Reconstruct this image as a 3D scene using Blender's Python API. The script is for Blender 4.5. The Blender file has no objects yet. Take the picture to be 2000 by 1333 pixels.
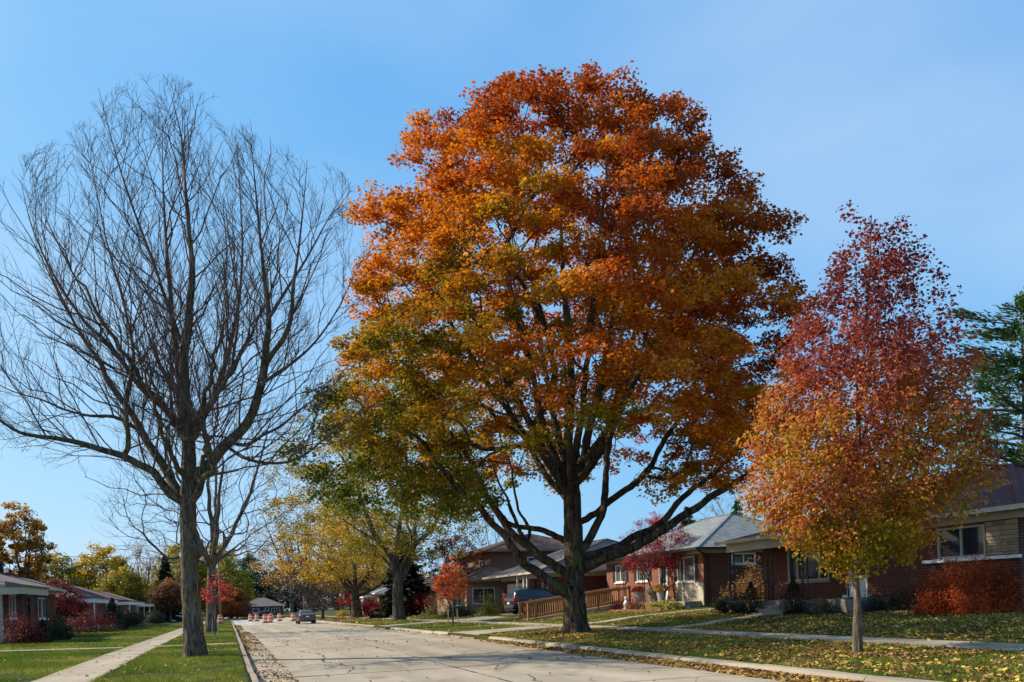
import bpy, bmesh, math, random
import numpy as np
from mathutils import Vector, noise as mnoise

R = math.radians
sc = bpy.context.scene
col = sc.collection

# ------------------------------------------------------------------ camera
F_PX = 1600.0                       # focal length in photo pixels (photo is 2000 wide)
TH = math.atan(555 / F_PX)          # street direction lies left of the view axis
camd = bpy.data.cameras.new('camera')
cam = bpy.data.objects.new('camera', camd)
col.objects.link(cam)
camd.sensor_fit = 'HORIZONTAL'
camd.sensor_width = 36.0
camd.lens = 36.0 * F_PX / 2000.0
camd.shift_x = 0.0
camd.shift_y = (1170.6 - 666.5) / 2000.0
camd.clip_start = 0.1
camd.clip_end = 3000
from mathutils import Matrix
cam.matrix_world = (Matrix.Translation((0, 0, 1.6)) @ Matrix.Rotation(-TH, 4, 'Z')
                    @ Matrix.Rotation(R(90), 4, 'X') @ Matrix.Rotation(R(-2.0), 4, 'Z'))
sc.camera = cam

# ------------------------------------------------------------------ sky, sun, exposure
SUN_EL, SUN_AZ = R(35), math.atan2(-0.82, 0.57)     # azimuth from +Y (street direction) towards +X
w = bpy.data.worlds.new('World'); sc.world = w
w.use_nodes = True
wn, wl = w.node_tree.nodes, w.node_tree.links
wn.clear()
sky = wn.new('ShaderNodeTexSky'); sky.sky_type = 'NISHITA'; sky.sun_disc = False
sky.sun_elevation = SUN_EL; sky.sun_rotation = SUN_AZ
sky.altitude = 200; sky.air_density = 1.0; sky.dust_density = 1.6; sky.ozone_density = 2.0
# the clear autumn sky of the photograph has little contrast between zenith and horizon: soften it per channel
sep = wn.new('ShaderNodeSeparateColor'); com = wn.new('ShaderNodeCombineColor')
wl.new(sky.outputs['Color'], sep.inputs['Color'])
for ch, (ex, co) in zip(('Red', 'Green', 'Blue'), ((0.78, 0.69), (0.455, 1.80), (0.22, 3.7))):
    pw = wn.new('ShaderNodeMath'); pw.operation = 'POWER'; pw.inputs[1].default_value = ex
    mu = wn.new('ShaderNodeMath'); mu.operation = 'MULTIPLY'; mu.inputs[1].default_value = co
    wl.new(sep.outputs[ch], pw.inputs[0]); wl.new(pw.outputs[0], mu.inputs[0]); wl.new(mu.outputs[0], com.inputs[ch])
# thin high cirrus
tc = wn.new('ShaderNodeTexCoord')
mp = wn.new('ShaderNodeMapping'); mp.inputs['Scale'].default_value = (0.9, 0.9, 2.2); mp.inputs['Rotation'].default_value = (0.2, 0.35, 0.6); mp.inputs['Location'].default_value = (1.7, 0.4, 0.0)
ns = wn.new('ShaderNodeTexNoise'); ns.inputs['Scale'].default_value = 1.5; ns.inputs['Detail'].default_value = 5
ns.inputs['Roughness'].default_value = 0.45
rp = wn.new('ShaderNodeValToRGB')
rp.color_ramp.elements[0].position = 0.36; rp.color_ramp.elements[0].color = (0, 0, 0, 1)
rp.color_ramp.elements[1].position = 0.72; rp.color_ramp.elements[1].color = (0.50, 0.50, 0.50, 1)
mx = wn.new('ShaderNodeMixRGB'); mx.inputs[2].default_value = (4.0, 4.8, 5.6, 1)
bg = wn.new('ShaderNodeBackground'); bg.inputs['Strength'].default_value = 0.136
wo = wn.new('ShaderNodeOutputWorld')
wl.new(tc.outputs['Generated'], mp.inputs['Vector']); wl.new(mp.outputs['Vector'], ns.inputs['Vector'])
wl.new(ns.outputs['Fac'], rp.inputs['Fac']); wl.new(rp.outputs['Color'], mx.inputs[0])
wl.new(com.outputs['Color'], mx.inputs[1]); wl.new(mx.outputs['Color'], bg.inputs['Color'])
wl.new(bg.outputs['Background'], wo.inputs['Surface'])
sd = bpy.data.lights.new('sun', 'SUN'); sd.energy = 5.0; sd.angle = R(0.53); sd.color = (1.0, 0.88, 0.70)
sun = bpy.data.objects.new('sun', sd); col.objects.link(sun)
sv = Vector((math.sin(SUN_AZ) * math.cos(SUN_EL), math.cos(SUN_AZ) * math.cos(SUN_EL), math.sin(SUN_EL)))
sun.rotation_euler = sv.to_track_quat('Z', 'Y').to_euler()
sun.location = (-30, 20, 40)
sc.view_settings.view_transform = 'Standard'; sc.view_settings.look = 'None'
sc.view_settings.exposure = 0.42; sc.view_settings.gamma = 1.0
sc.view_settings.use_curve_mapping = False
sc.cycles.max_bounces = 6; sc.cycles.diffuse_bounces = 3; sc.cycles.transparent_max_bounces = 8

# ------------------------------------------------------------------ helpers
def tag(o, label=None, cat=None, group=None, kind=None):
    if label: o['label'] = label
    if cat: o['category'] = cat
    if group: o['group'] = group
    if kind: o['kind'] = kind
    return o

def empty(name, loc, rz=0.0):
    o = bpy.data.objects.new(name, None); col.objects.link(o)
    o.location = loc; o.rotation_euler = (0, 0, rz); o.empty_display_size = 0.3
    return o

def link(name, me, parent=None):
    o = bpy.data.objects.new(name, me); col.objects.link(o)
    if parent: o.parent = parent
    return o

def np_mesh(name, V, faces, mat, smooth=False, colors=None, uv=None):
    """V (n,3); faces: list of int arrays (m,k)."""
    me = bpy.data.meshes.new(name)
    V = np.asarray(V, dtype=np.float32)
    me.vertices.add(len(V)); me.vertices.foreach_set('co', V.ravel())
    loops = np.concatenate([f.ravel() for f in faces]).astype(np.int32)
    tot = np.concatenate([np.full(len(f), f.shape[1], dtype=np.int32) for f in faces])
    start = np.concatenate([[0], np.cumsum(tot)[:-1]]).astype(np.int32)
    me.loops.add(len(loops)); me.loops.foreach_set('vertex_index', loops)
    me.polygons.add(len(tot)); me.polygons.foreach_set('loop_start', start)
    try: me.polygons.foreach_set('loop_total', tot)
    except Exception: pass
    if smooth: me.polygons.foreach_set('use_smooth', np.ones(len(tot), dtype=bool))
    if colors is not None:
        a = me.attributes.new('tint', 'FLOAT_COLOR', 'POINT')
        c = np.ones((len(V), 4), dtype=np.float32); c[:, :3] = colors
        a.data.foreach_set('color', c.ravel())
    me.update(calc_edges=True)
    me.materials.append(mat)
    if uv: box_uv(me)
    return me

def box_uv(me):
    """UVs in metres: along the wall / up the slope."""
    n = len(me.loops)
    vi = np.zeros(n, dtype=np.int32); me.loops.foreach_get('vertex_index', vi)
    co = np.zeros(len(me.vertices) * 3); me.vertices.foreach_get('co', co); co = co.reshape(-1, 3)
    npoly = len(me.polygons)
    nr = np.zeros(npoly * 3); me.polygons.foreach_get('normal', nr); nr = nr.reshape(-1, 3)
    lt = np.zeros(npoly, dtype=np.int32); me.polygons.foreach_get('loop_total', lt)
    N = np.repeat(nr, lt, axis=0)
    hl = np.hypot(N[:, 0], N[:, 1])
    flat = hl < 0.15
    T = np.stack([-N[:, 1], N[:, 0], np.zeros(n)], 1) / np.maximum(hl, 1e-6)[:, None]
    B = np.cross(N, T)
    T[flat] = (1, 0, 0); B[flat] = (0, 1, 0)
    P = co[vi]
    uvv = np.stack([(P * T).sum(1), (P * B).sum(1)], 1).astype(np.float32)
    l = me.uv_layers.new(name='UVMap')
    l.data.foreach_set('uv', uvv.ravel())

class MB:
    """collects primitives; build() makes one mesh object. Coordinates minus origin."""
    def __init__(self, origin=(0, 0, 0)):
        self.v = []; self.f = []; self.o = np.array(origin, dtype=float)
    def add(self, verts, faces):
        n = len(self.v)
        self.v += [tuple(np.asarray(p, dtype=float) - self.o) for p in verts]
        self.f += [tuple(i + n for i in f) for f in faces]
        return self
    def box(self, x0, x1, y0, y1, z0, z1):
        p = [(x0, y0, z0), (x1, y0, z0), (x1, y1, z0), (x0, y1, z0), (x0, y0, z1), (x1, y0, z1), (x1, y1, z1), (x0, y1, z1)]
        return self.add(p, [(0, 3, 2, 1), (4, 5, 6, 7), (0, 1, 5, 4), (1, 2, 6, 5), (2, 3, 7, 6), (3, 0, 4, 7)])
    def bar(self, a, b, wd, ht=None):
        """square bar from a to b"""
        ht = ht or wd
        a, b = Vector(a), Vector(b); t = (b - a).normalized()
        up = Vector((0, 0, 1)) if abs(t.z) < 0.95 else Vector((1, 0, 0))
        s = t.cross(up).normalized(); u = s.cross(t)
        p = []
        for q in (a, b):
            for i, j in ((-1, -1), (1, -1), (1, 1), (-1, 1)):
                p.append(q + s * (i * wd / 2) + u * (j * ht / 2))
        return self.add(p, [(3, 2, 1, 0), (4, 5, 6, 7), (0, 1, 5, 4), (1, 2, 6, 5), (2, 3, 7, 6), (3, 0, 4, 7)])
    def lathe(self, prof, cx=0, cy=0, cz=0, n=16):
        p = []; f = []
        for r, z in prof:
            for k in range(n):
                a = 2 * math.pi * k / n
                p.append((cx + r * math.cos(a), cy + r * math.sin(a), cz + z))
        for i in range(len(prof) - 1):
            for k in range(n):
                f.append((i * n + k, i * n + (k + 1) % n, (i + 1) * n + (k + 1) % n, (i + 1) * n + k))
        f.append(tuple(reversed(range(n)))); f.append(tuple(range((len(prof) - 1) * n, len(prof) * n)))
        return self.add(p, f)
    def tube(self, pts, r, n=8):
        pts = [Vector(p) for p in pts]; p = []; f = []
        for i, q in enumerate(pts):
            t = (pts[min(i + 1, len(pts) - 1)] - pts[max(i - 1, 0)]).normalized()
            up = Vector((0, 0, 1)) if abs(t.z) < 0.9 else Vector((1, 0, 0))
            s = t.cross(up).normalized(); u = s.cross(t)
            rr = r[i] if isinstance(r, (list, tuple)) else r
            for k in range(n):
                a = 2 * math.pi * k / n
                p.append(q + s * (rr * math.cos(a)) + u * (rr * math.sin(a)))
        for i in range(len(pts) - 1):
            for k in range(n):
                f.append((i * n + k, i * n + (k + 1) % n, (i + 1) * n + (k + 1) % n, (i + 1) * n + k))
        f.append(tuple(reversed(range(n)))); f.append(tuple(range((len(pts) - 1) * n, len(pts) * n)))
        return self.add(p, f)
    def mesh(self, name, mat, smooth=False, bevel=0.0):
        me = bpy.data.meshes.new(name)
        me.from_pydata(self.v, [], self.f); me.update()
        if bevel > 0:
            bm = bmesh.new(); bm.from_mesh(me)
            bmesh.ops.bevel(bm, geom=list(bm.edges), offset=bevel, segments=1, affect='EDGES', clamp_overlap=True)
            bm.to_mesh(me); bm.free(); me.update()
        me.materials.append(mat)
        box_uv(me)
        if smooth:
            for p in me.polygons: p.use_smooth = True
        return me
    def build(self, name, mat, parent=None, smooth=False, bevel=0.0):
        return link(name, self.mesh(name, mat, smooth, bevel), parent)

# ------------------------------------------------------------------ materials
def new_mat(name):
    m = bpy.data.materials.new(name); m.use_nodes = True
    n = m.node_tree.nodes; l = m.node_tree.links
    return m, n, l, n['Principled BSDF']

def mix_rgb(n, l, fac, a, b, mode='MIX'):
    x = n.new('ShaderNodeMixRGB'); x.blend_type = mode
    for i, s in ((0, fac), (1, a), (2, b)):
        if hasattr(s, 'default_value'): l.new(s, x.inputs[i])
        elif isinstance(s, (int, float)): x.inputs[i].default_value = s
        else: x.inputs[i].default_value = (*s, 1)
    return x.outputs[0]

def noise_fac(n, l, scale, detail=4, rough=0.55, coord='Object', stretch=None, lo=0.3, hi=0.7, dist=0.0):
    t = n.new('ShaderNodeTexCoord'); src = t.outputs[coord]
    if stretch:
        mpn = n.new('ShaderNodeMapping'); mpn.inputs['Scale'].default_value = stretch
        l.new(src, mpn.inputs['Vector']); src = mpn.outputs['Vector']
    z = n.new('ShaderNodeTexNoise'); z.inputs['Scale'].default_value = scale
    z.inputs['Detail'].default_value = detail; z.inputs['Roughness'].default_value = rough
    z.inputs['Distortion'].default_value = dist
    l.new(src, z.inputs['Vector'])
    mr = n.new('ShaderNodeMapRange'); mr.inputs['From Min'].default_value = lo; mr.inputs['From Max'].default_value = hi
    l.new(z.outputs['Fac'], mr.inputs['Value'])
    return mr.outputs['Result']

def bump(n, l, bs, height, strength, dist=0.02):
    b = n.new('ShaderNodeBump'); b.inputs['Strength'].default_value = strength; b.inputs['Distance'].default_value = dist
    l.new(height, b.inputs['Height']); l.new(b.outputs['Normal'], bs.inputs['Normal'])
    return b

def plain(name, c, rough=0.7, var=0.18, scale=2.0, bmp=0.0, bscale=60, metal=0.0, spec=0.35, stretch=None, coord='Object', rnd=0.0):
    m, n, l, b = new_mat(name)
    c = np.array(c)
    f = noise_fac(n, l, scale, stretch=stretch, coord=coord)
    out = mix_rgb(n, l, f, tuple(c * (1 - var)), tuple(np.minimum(c * (1 + var), 1)))
    f2 = noise_fac(n, l, scale * 9, detail=3, coord=coord)
    out = mix_rgb(n, l, f2, out, mix_rgb(n, l, 0.7, out, tuple(c * (1 - var)), 'MIX'))
    if rnd:
        oi = n.new('ShaderNodeObjectInfo')
        mr = n.new('ShaderNodeMapRange'); mr.inputs['To Min'].default_value = 1 - rnd; mr.inputs['To Max'].default_value = 1 + rnd
        l.new(oi.outputs['Random'], mr.inputs['Value'])
        h = n.new('ShaderNodeHueSaturation'); l.new(mr.outputs['Result'], h.inputs['Value']); l.new(out, h.inputs['Color'])
        out = h.outputs['Color']
    l.new(out, b.inputs['Base Color'])
    b.inputs['Roughness'].default_value = rough; b.inputs['Metallic'].default_value = metal
    b.inputs['Specular IOR Level'].default_value = spec
    if bmp: bump(n, l, b, noise_fac(n, l, bscale, coord=coord, stretch=stretch), bmp)
    return m

def brick_mat(name, c1, c2, mortar, bw=0.21, bh=0.075, ms=0.010, bmp=0.6, rough=0.85, var=0.35, offset=0.5):
    m, n, l, b = new_mat(name)
    uv = n.new('ShaderNodeTexCoord')
    t = n.new('ShaderNodeTexBrick')
    l.new(uv.outputs['UV'], t.inputs['Vector'])
    t.inputs['Scale'].default_value = 1.0
    t.inputs['Brick Width'].default_value = bw; t.inputs['Row Height'].default_value = bh
    t.inputs['Mortar Size'].default_value = ms; t.inputs['Mortar Smooth'].default_value = 0.2
    t.inputs['Bias'].default_value = 0.0; t.offset = offset
    t.inputs['Color1'].default_value = (*c1, 1); t.inputs['Color2'].default_value = (*c2, 1); t.inputs['Mortar'].default_value = (*mortar, 1)
    f = noise_fac(n, l, 1.3, coord='UV')
    out = mix_rgb(n, l, f, t.outputs['Color'], mix_rgb(n, l, 1.0, t.outputs['Color'], (1 - var, 1 - var, 1 - var), 'MULTIPLY'))
    f2 = noise_fac(n, l, 30, coord='UV')
    out = mix_rgb(n, l, f2, out, mix_rgb(n, l, 1.0, out, (0.75, 0.75, 0.75), 'MULTIPLY'))
    l.new(out, b.inputs['Base Color']); b.inputs['Roughness'].default_value = rough
    b.inputs['Specular IOR Level'].default_value = 0.25
    inv = n.new('ShaderNodeMath'); inv.operation = 'SUBTRACT'; inv.inputs[0].default_value = 1.0
    l.new(t.outputs['Fac'], inv.inputs[1])
    bump(n, l, b, inv.outputs[0], bmp, 0.012)
    return m

def concrete_mat(name, c, dark, rnd=0.06, crack=True):
    m, n, l, b = new_mat(name)
    c = np.array(c); dark = np.array(dark)
    tcn = n.new('ShaderNodeNewGeometry')
    def nz(scale, detail, lo, hi, stretch=None):
        src = tcn.outputs['Position']
        if stretch:
            mpn = n.new('ShaderNodeMapping'); mpn.inputs['Scale'].default_value = stretch
            l.new(src, mpn.inputs['Vector']); src = mpn.outputs['Vector']
        z = n.new('ShaderNodeTexNoise'); z.inputs['Scale'].default_value = scale; z.inputs['Detail'].default_value = detail
        l.new(src, z.inputs['Vector'])
        mr = n.new('ShaderNodeMapRange'); mr.inputs['From Min'].default_value = lo; mr.inputs['From Max'].default_value = hi
        l.new(z.outputs['Fac'], mr.inputs['Value']); return mr.outputs['Result'], src
    big, _ = nz(0.28, 5, 0.35, 0.7)
    mid, _ = nz(1.7, 6, 0.35, 0.75, (1.0, 0.35, 1.0))
    lane, _ = nz(0.9, 3, 0.35, 0.7, (1.0, 0.025, 1.0))
    spot, _ = nz(0.8, 4, 0.60, 0.74)
    fine, _ = nz(45, 3, 0.3, 0.7)
    out = mix_rgb(n, l, big, tuple(c), tuple(c * 0.82))
    half = n.new('ShaderNodeMath'); half.operation = 'MULTIPLY'; half.inputs[1].default_value = 0.45
    l.new(mid, half.inputs[0])
    out = mix_rgb(n, l, half.outputs[0], out, tuple(dark))
    out = mix_rgb(n, l, fine, out, mix_rgb(n, l, 1.0, out, (0.78, 0.78, 0.78), 'MULTIPLY'))
    out = mix_rgb(n, l, lane, out, mix_rgb(n, l, 1.0, out, (0.72, 0.71, 0.69), 'MULTIPLY'))
    out = mix_rgb(n, l, spot, out, mix_rgb(n, l, 1.0, out, (0.60, 0.57, 0.53), 'MULTIPLY'))
    if crack:
        zz = n.new('ShaderNodeTexNoise'); zz.inputs['Scale'].default_value = 1.1; zz.inputs['Detail'].default_value = 5
        l.new(tcn.outputs['Position'], zz.inputs['Vector'])
        ad = n.new('ShaderNodeMixRGB'); ad.blend_type = 'ADD'; ad.inputs[0].default_value = 0.9
        l.new(tcn.outputs['Position'], ad.inputs[1]); l.new(zz.outputs['Color'], ad.inputs[2])
        vo = n.new('ShaderNodeTexVoronoi'); vo.feature = 'DISTANCE_TO_EDGE'; vo.inputs['Scale'].default_value = 0.22
        l.new(ad.outputs[0], vo.inputs['Vector'])
        lt = n.new('ShaderNodeMapRange'); lt.inputs['From Min'].default_value = 0.0; lt.inputs['From Max'].default_value = 0.004
        lt.inputs['To Min'].default_value = 0.75; lt.inputs['To Max'].default_value = 0.0
        l.new(vo.outputs['Distance'], lt.inputs['Value'])
        msk, _ = nz(0.35, 2, 0.48, 0.56)
        mu = n.new('ShaderNodeMath'); mu.operation = 'MULTIPLY'
        l.new(lt.outputs['Result'], mu.inputs[0]); l.new(msk, mu.inputs[1])
        out = mix_rgb(n, l, mu.outputs[0], out, (0.03, 0.028, 0.025))
    oi = n.new('ShaderNodeObjectInfo')
    mr = n.new('ShaderNodeMapRange'); mr.inputs['To Min'].default_value = 1 - rnd; mr.inputs['To Max'].default_value = 1 + rnd
    l.new(oi.outputs['Random'], mr.inputs['Value'])
    h = n.new('ShaderNodeHueSaturation'); l.new(mr.outputs['Result'], h.inputs['Value']); l.new(out, h.inputs['Color'])
    l.new(h.outputs['Color'], b.inputs['Base Color'])
    b.inputs['Roughness'].default_value = 0.9; b.inputs['Specular IOR Level'].default_value = 0.2
    bump(n, l, b, fine, 0.35, 0.006)
    return m

def bark_mat(name, c1, c2, vs=6.0, strength=1.0, moss=None):
    m, n, l, b = new_mat(name)
    f = noise_fac(n, l, vs, detail=8, rough=0.65, stretch=(1, 1, 0.16), lo=0.38, hi=0.62, dist=0.8)
    out = mix_rgb(n, l, f, c1, c2)
    f2 = noise_fac(n, l, 1.1, detail=3)
    out = mix_rgb(n, l, f2, out, mix_rgb(n, l, 1.0, out, (0.62, 0.6, 0.58), 'MULTIPLY'))
    if moss:
        f3 = noise_fac(n, l, 1.8, detail=5, lo=0.52, hi=0.68)
        out = mix_rgb(n, l, f3, out, moss)
    l.new(out, b.inputs['Base Color']); b.inputs['Roughness'].default_value = 0.95
    b.inputs['Specular IOR Level'].default_value = 0.12
    bump(n, l, b, f, strength, 0.05)
    return m

def leaf_mat(name, trans=0.42, rough=0.5, bright=1.0, spec=0.25):
    m, n, l, b = new_mat(name)
    at = n.new('ShaderNodeAttribute'); at.attribute_name = 'tint'
    out = at.outputs['Color']
    if bright != 1.0:
        out = mix_rgb(n, l, 1.0, out, (bright, bright, bright), 'MULTIPLY')
    l.new(out, b.inputs['Base Color']); b.inputs['Roughness'].default_value = rough
    b.inputs['Specular IOR Level'].default_value = spec
    tr = n.new('ShaderNodeBsdfTranslucent'); l.new(out, tr.inputs['Color'])
    ms = n.new('ShaderNodeMixShader'); ms.inputs[0].default_value = trans
    l.new(b.outputs[0], ms.inputs[1]); l.new(tr.outputs[0], ms.inputs[2])
    l.new(ms.outputs[0], n['Material Output'].inputs['Surface'])
    return m

def glass_mat(name, c=(0.02, 0.025, 0.03), rough=0.04, stripes=None):
    m, n, l, b = new_mat(name)
    if stripes:
        uv = n.new('ShaderNodeTexCoord')
        t = n.new('ShaderNodeTexBrick'); l.new(uv.outputs['UV'], t.inputs['Vector'])
        t.inputs['Brick Width'].default_value = 9.0; t.inputs['Row Height'].default_value = 0.06
        t.inputs['Mortar Size'].default_value = 0.012; t.inputs['Scale'].default_value = 1.0
        t.inputs['Color1'].default_value = (*stripes, 1); t.inputs['Color2'].default_value = (*stripes, 1)
        t.inputs['Mortar'].default_value = (*c, 1)
        l.new(t.outputs['Color'], b.inputs['Base Color'])
    else:
        f = noise_fac(n, l, 1.5)
        l.new(mix_rgb(n, l, f, c, tuple(np.array(c) * 1.8)), b.inputs['Base Color'])
    b.inputs['Roughness'].default_value = rough; b.inputs['Specular IOR Level'].default_value = 0.5
    b.inputs['Coat Weight'].default_value = 0.0; b.inputs['Coat Roughness'].default_value = 0.02
    return m

def shingle_mat(name, c1, c2, line):
    return brick_mat(name, c1, c2, line, bw=0.32, bh=0.14, ms=0.006, bmp=0.5, rough=0.9, var=0.25)

M = {}
M['road'] = concrete_mat('road_concrete', (0.53, 0.45, 0.345), (0.28, 0.235, 0.175))
M['fresh'] = concrete_mat('fresh_concrete', (0.58, 0.54, 0.47), (0.42, 0.39, 0.33), crack=False)
M['walk'] = concrete_mat('sidewalk_concrete', (0.52, 0.435, 0.325), (0.29, 0.235, 0.175), crack=False, rnd=0.1)
M['kerb'] = concrete_mat('kerb_concrete', (0.50, 0.43, 0.33), (0.22, 0.18, 0.14), crack=False, rnd=0.08)
M['dirt'] = plain('joint_dirt', (0.035, 0.03, 0.025), 0.95)
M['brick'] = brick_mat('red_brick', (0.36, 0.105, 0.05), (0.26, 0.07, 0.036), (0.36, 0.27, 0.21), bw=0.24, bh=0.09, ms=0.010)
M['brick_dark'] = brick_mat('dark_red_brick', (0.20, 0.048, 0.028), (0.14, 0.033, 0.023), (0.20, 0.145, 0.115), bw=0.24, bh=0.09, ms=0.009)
M['brick_tan'] = brick_mat('tan_brick', (0.44, 0.25, 0.14), (0.34, 0.18, 0.10), (0.5, 0.42, 0.33), bw=0.24, bh=0.09, ms=0.009)
M['veneer'] = brick_mat('pale_stone_veneer', (0.72, 0.64, 0.48), (0.55, 0.48, 0.35), (0.4, 0.35, 0.27), bw=0.34, bh=0.085, ms=0.008, bmp=0.9)
M['siding'] = brick_mat('brown_siding', (0.26, 0.13, 0.075), (0.235, 0.118, 0.068), (0.05, 0.03, 0.02), bw=30, bh=0.2, ms=0.012, bmp=0.6, var=0.15)
M['sh_brown'] = shingle_mat('brown_shingles', (0.24, 0.125, 0.09), (0.165, 0.085, 0.063), (0.05, 0.032, 0.026))
M['sh_red'] = shingle_mat('maroon_shingles', (0.13, 0.045, 0.042), (0.09, 0.032, 0.032), (0.035, 0.016, 0.016))
M['sh_grey'] = shingle_mat('grey_blue_shingles', (0.31, 0.335, 0.33), (0.20, 0.225, 0.235), (0.11, 0.12, 0.12))
M['sh_taupe'] = shingle_mat('taupe_shingles', (0.26, 0.21, 0.19), (0.19, 0.15, 0.135), (0.09, 0.07, 0.06))
M['trim'] = plain('cream_trim', (0.48, 0.42, 0.31), 0.6, 0.12)
M['white'] = plain('white_paint', (0.74, 0.73, 0.69), 0.5, 0.06)
M['black'] = plain('black_iron', (0.012, 0.012, 0.013), 0.5, 0.3, spec=0.4)
M['shutter'] = plain('dark_shutter', (0.022, 0.024, 0.03), 0.6, 0.2)
M['glass'] = glass_mat('window_glass')
M['blind'] = glass_mat('window_with_blind', (0.03, 0.03, 0.032), 0.12, (0.16, 0.155, 0.145))
M['concrete'] = concrete_mat('porch_concrete', (0.45, 0.42, 0.37), (0.28, 0.25, 0.22), crack=False)
M['garage'] = plain('cream_garage_door', (0.66, 0.58, 0.42), 0.6, 0.08)
M['wood'] = plain('stained_wood', (0.40, 0.20, 0.075), 0.75, 0.3, 5.0, 0.3, 40, stretch=(1, 1, 0.2), rnd=0.12)
M['stone'] = plain('tan_stone', (0.36, 0.27, 0.17), 0.9, 0.3, 4.0, 0.5, 25, rnd=0.3)
M['bark_maple'] = bark_mat('maple_bark', (0.022, 0.016, 0.013), (0.19, 0.145, 0.105), 11.0, 1.0, moss=(0.15, 0.14, 0.065))
M['bark_bare'] = bark_mat('grey_brown_bark', (0.05, 0.039, 0.028), (0.36, 0.29, 0.205), 13.0, 1.0, moss=(0.16, 0.15, 0.07))
M['bark_pear'] = bark_mat('pear_bark', (0.10, 0.075, 0.055), (0.32, 0.25, 0.185), 14.0, 0.7)
M['bark_far'] = bark_mat('weathered_bark', (0.06, 0.05, 0.042), (0.20, 0.17, 0.14), 7.0, 0.6)
M['twig'] = plain('dark_twigs', (0.12, 0.08, 0.065), 0.9, 0.3, 3.0)
M['twig_purple'] = plain('purple_brown_twigs', (0.10, 0.06, 0.058), 0.9, 0.3, 3.0)
M['cutwood'] = plain('cut_wood', (0.55, 0.40, 0.24), 0.9, 0.15, 20)
M['leaf'] = leaf_mat('autumn_leaves', 0.5)
M['leaf_gloss'] = leaf_mat('glossy_leaves', 0.45, 0.5, spec=0.15)
M['needle'] = leaf_mat('conifer_needles', 0.15, 0.7)
M['grassblade'] = leaf_mat('grass_blades', 0.35, 0.6)
M['litter'] = leaf_mat('fallen_leaf', 0.15, 0.7)

# ------------------------------------------------------------------ the lie of the land
KX = [-300, -40, -13, -4.05, -2.75, 0.40, 0.56, 9.70, 9.95, 13.85, 15.1, 16.2, 18, 20, 24, 60, 300]
KZ = [0.6, 0.5, 0.36, 0.17, 0.16, 0.14, 0.0, 0.0, 0.14, 0.285, 0.32, 0.36, 0.56, 0.68, 0.85, 0.95, 1.0]
XL, XR = 0.56, 9.70
def grade(y): return -0.0035 * np.maximum(0, np.asarray(y, dtype=float) - 30)
def hx(x): return np.interp(x, KX, KZ)
def gz(x, y):
    """surface height (road surface inside the carriageway, lawn elsewhere)"""
    x = np.asarray(x, dtype=float); y = np.asarray(y, dtype=float)
    h = hx(x)
    end = (y > 156.0) & (x > XL) & (x < XR)
    h = np.where(end, 0.14, h)
    side = (x <= XL) & (y > 146.5) & (y < 155.5)
    h = np.where(side, 0.0, h)
    return h + grade(y)
def g1(x, y): return float(gz(x, y))

def lawn_mat():
    m, n, l, b = new_mat('lawn_ground')
    f = noise_fac(n, l, 0.35, detail=5)
    out = mix_rgb(n, l, f, (0.07, 0.10, 0.014), (0.12, 0.125, 0.022))
    f2 = noise_fac(n, l, 5.0, detail=6)
    out = mix_rgb(n, l, f2, out, (0.06, 0.07, 0.016))
    f4 = noise_fac(n, l, 0.9, detail=5, lo=0.56, hi=0.7)
    out = mix_rgb(n, l, f4, out, (0.10, 0.075, 0.04))
    f3 = noise_fac(n, l, 38, detail=4)
    out = mix_rgb(n, l, f3, out, mix_rgb(n, l, 1.0, out, (0.55, 0.55, 0.5), 'MULTIPLY'))
    l.new(out, b.inputs['Base Color']); b.inputs['Roughness'].default_value = 0.95; b.inputs['Specular IOR Level'].default_value = 0.1
    bump(n, l, b, f3, 0.8, 0.04)
    return m
M['lawn'] = lawn_mat()

def build_ground():
    xs = sorted(set([-300, -200, -120, -80, -60, -40, -30, -24, -20, -16, -13, -11, -9, -7, -5.5, -4.05, -3.4, -2.75, -2, -1, 0, 0.30, 0.405, 0.41,
                     9.80, 9.81, 9.96, 10.4, 11, 12, 13, 13.85, 14.5, 15.1, 16.2, 17, 18, 19, 20, 22, 24, 28, 34, 45, 60, 90, 150, 300]))
    ys = [-25, -10, 0, 5] + [5 + 1.5 * i for i in range(1, 56)] + [92, 96, 100, 104, 108, 114, 120, 128, 136, 142, 146.49, 146.5, 148, 151, 154, 155.5, 155.51, 156.6, 156.61, 160, 166, 175, 190, 230, 280, 350, 450, 600, 900]
    V = []
    for y in ys:
        for x in xs:
            inroad = 0.408 < x < 9.803 and y <= 156.605
            side = x < 0.408 and 146.495 < y < 155.505
            if inroad or side: z = float(grade(y)) - 0.30
            else:
                z = g1(x, y) if not (0.4 < x < 9.96) else float(grade(y)) + 0.14
                if abs(x) < 60 and y < 120 and not (-4.1 < x < -2.7 or 13.8 < x < 15.15):
                    z += 0.018 * mnoise.noise((x * 0.6, y * 0.45, 3.1))
            V.append((x, y, z))
    nx = len(xs)
    i, j = np.meshgrid(np.arange(nx - 1), np.arange(len(ys) - 1))
    a = (j * nx + i).ravel()
    Fq = np.stack([a, a + 1, a + nx + 1, a + nx], 1)
    o = link('ground', np_mesh('ground', np.array(V), [Fq], M['lawn'], smooth=False))
    tag(o, kind='structure')
build_ground()

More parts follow.
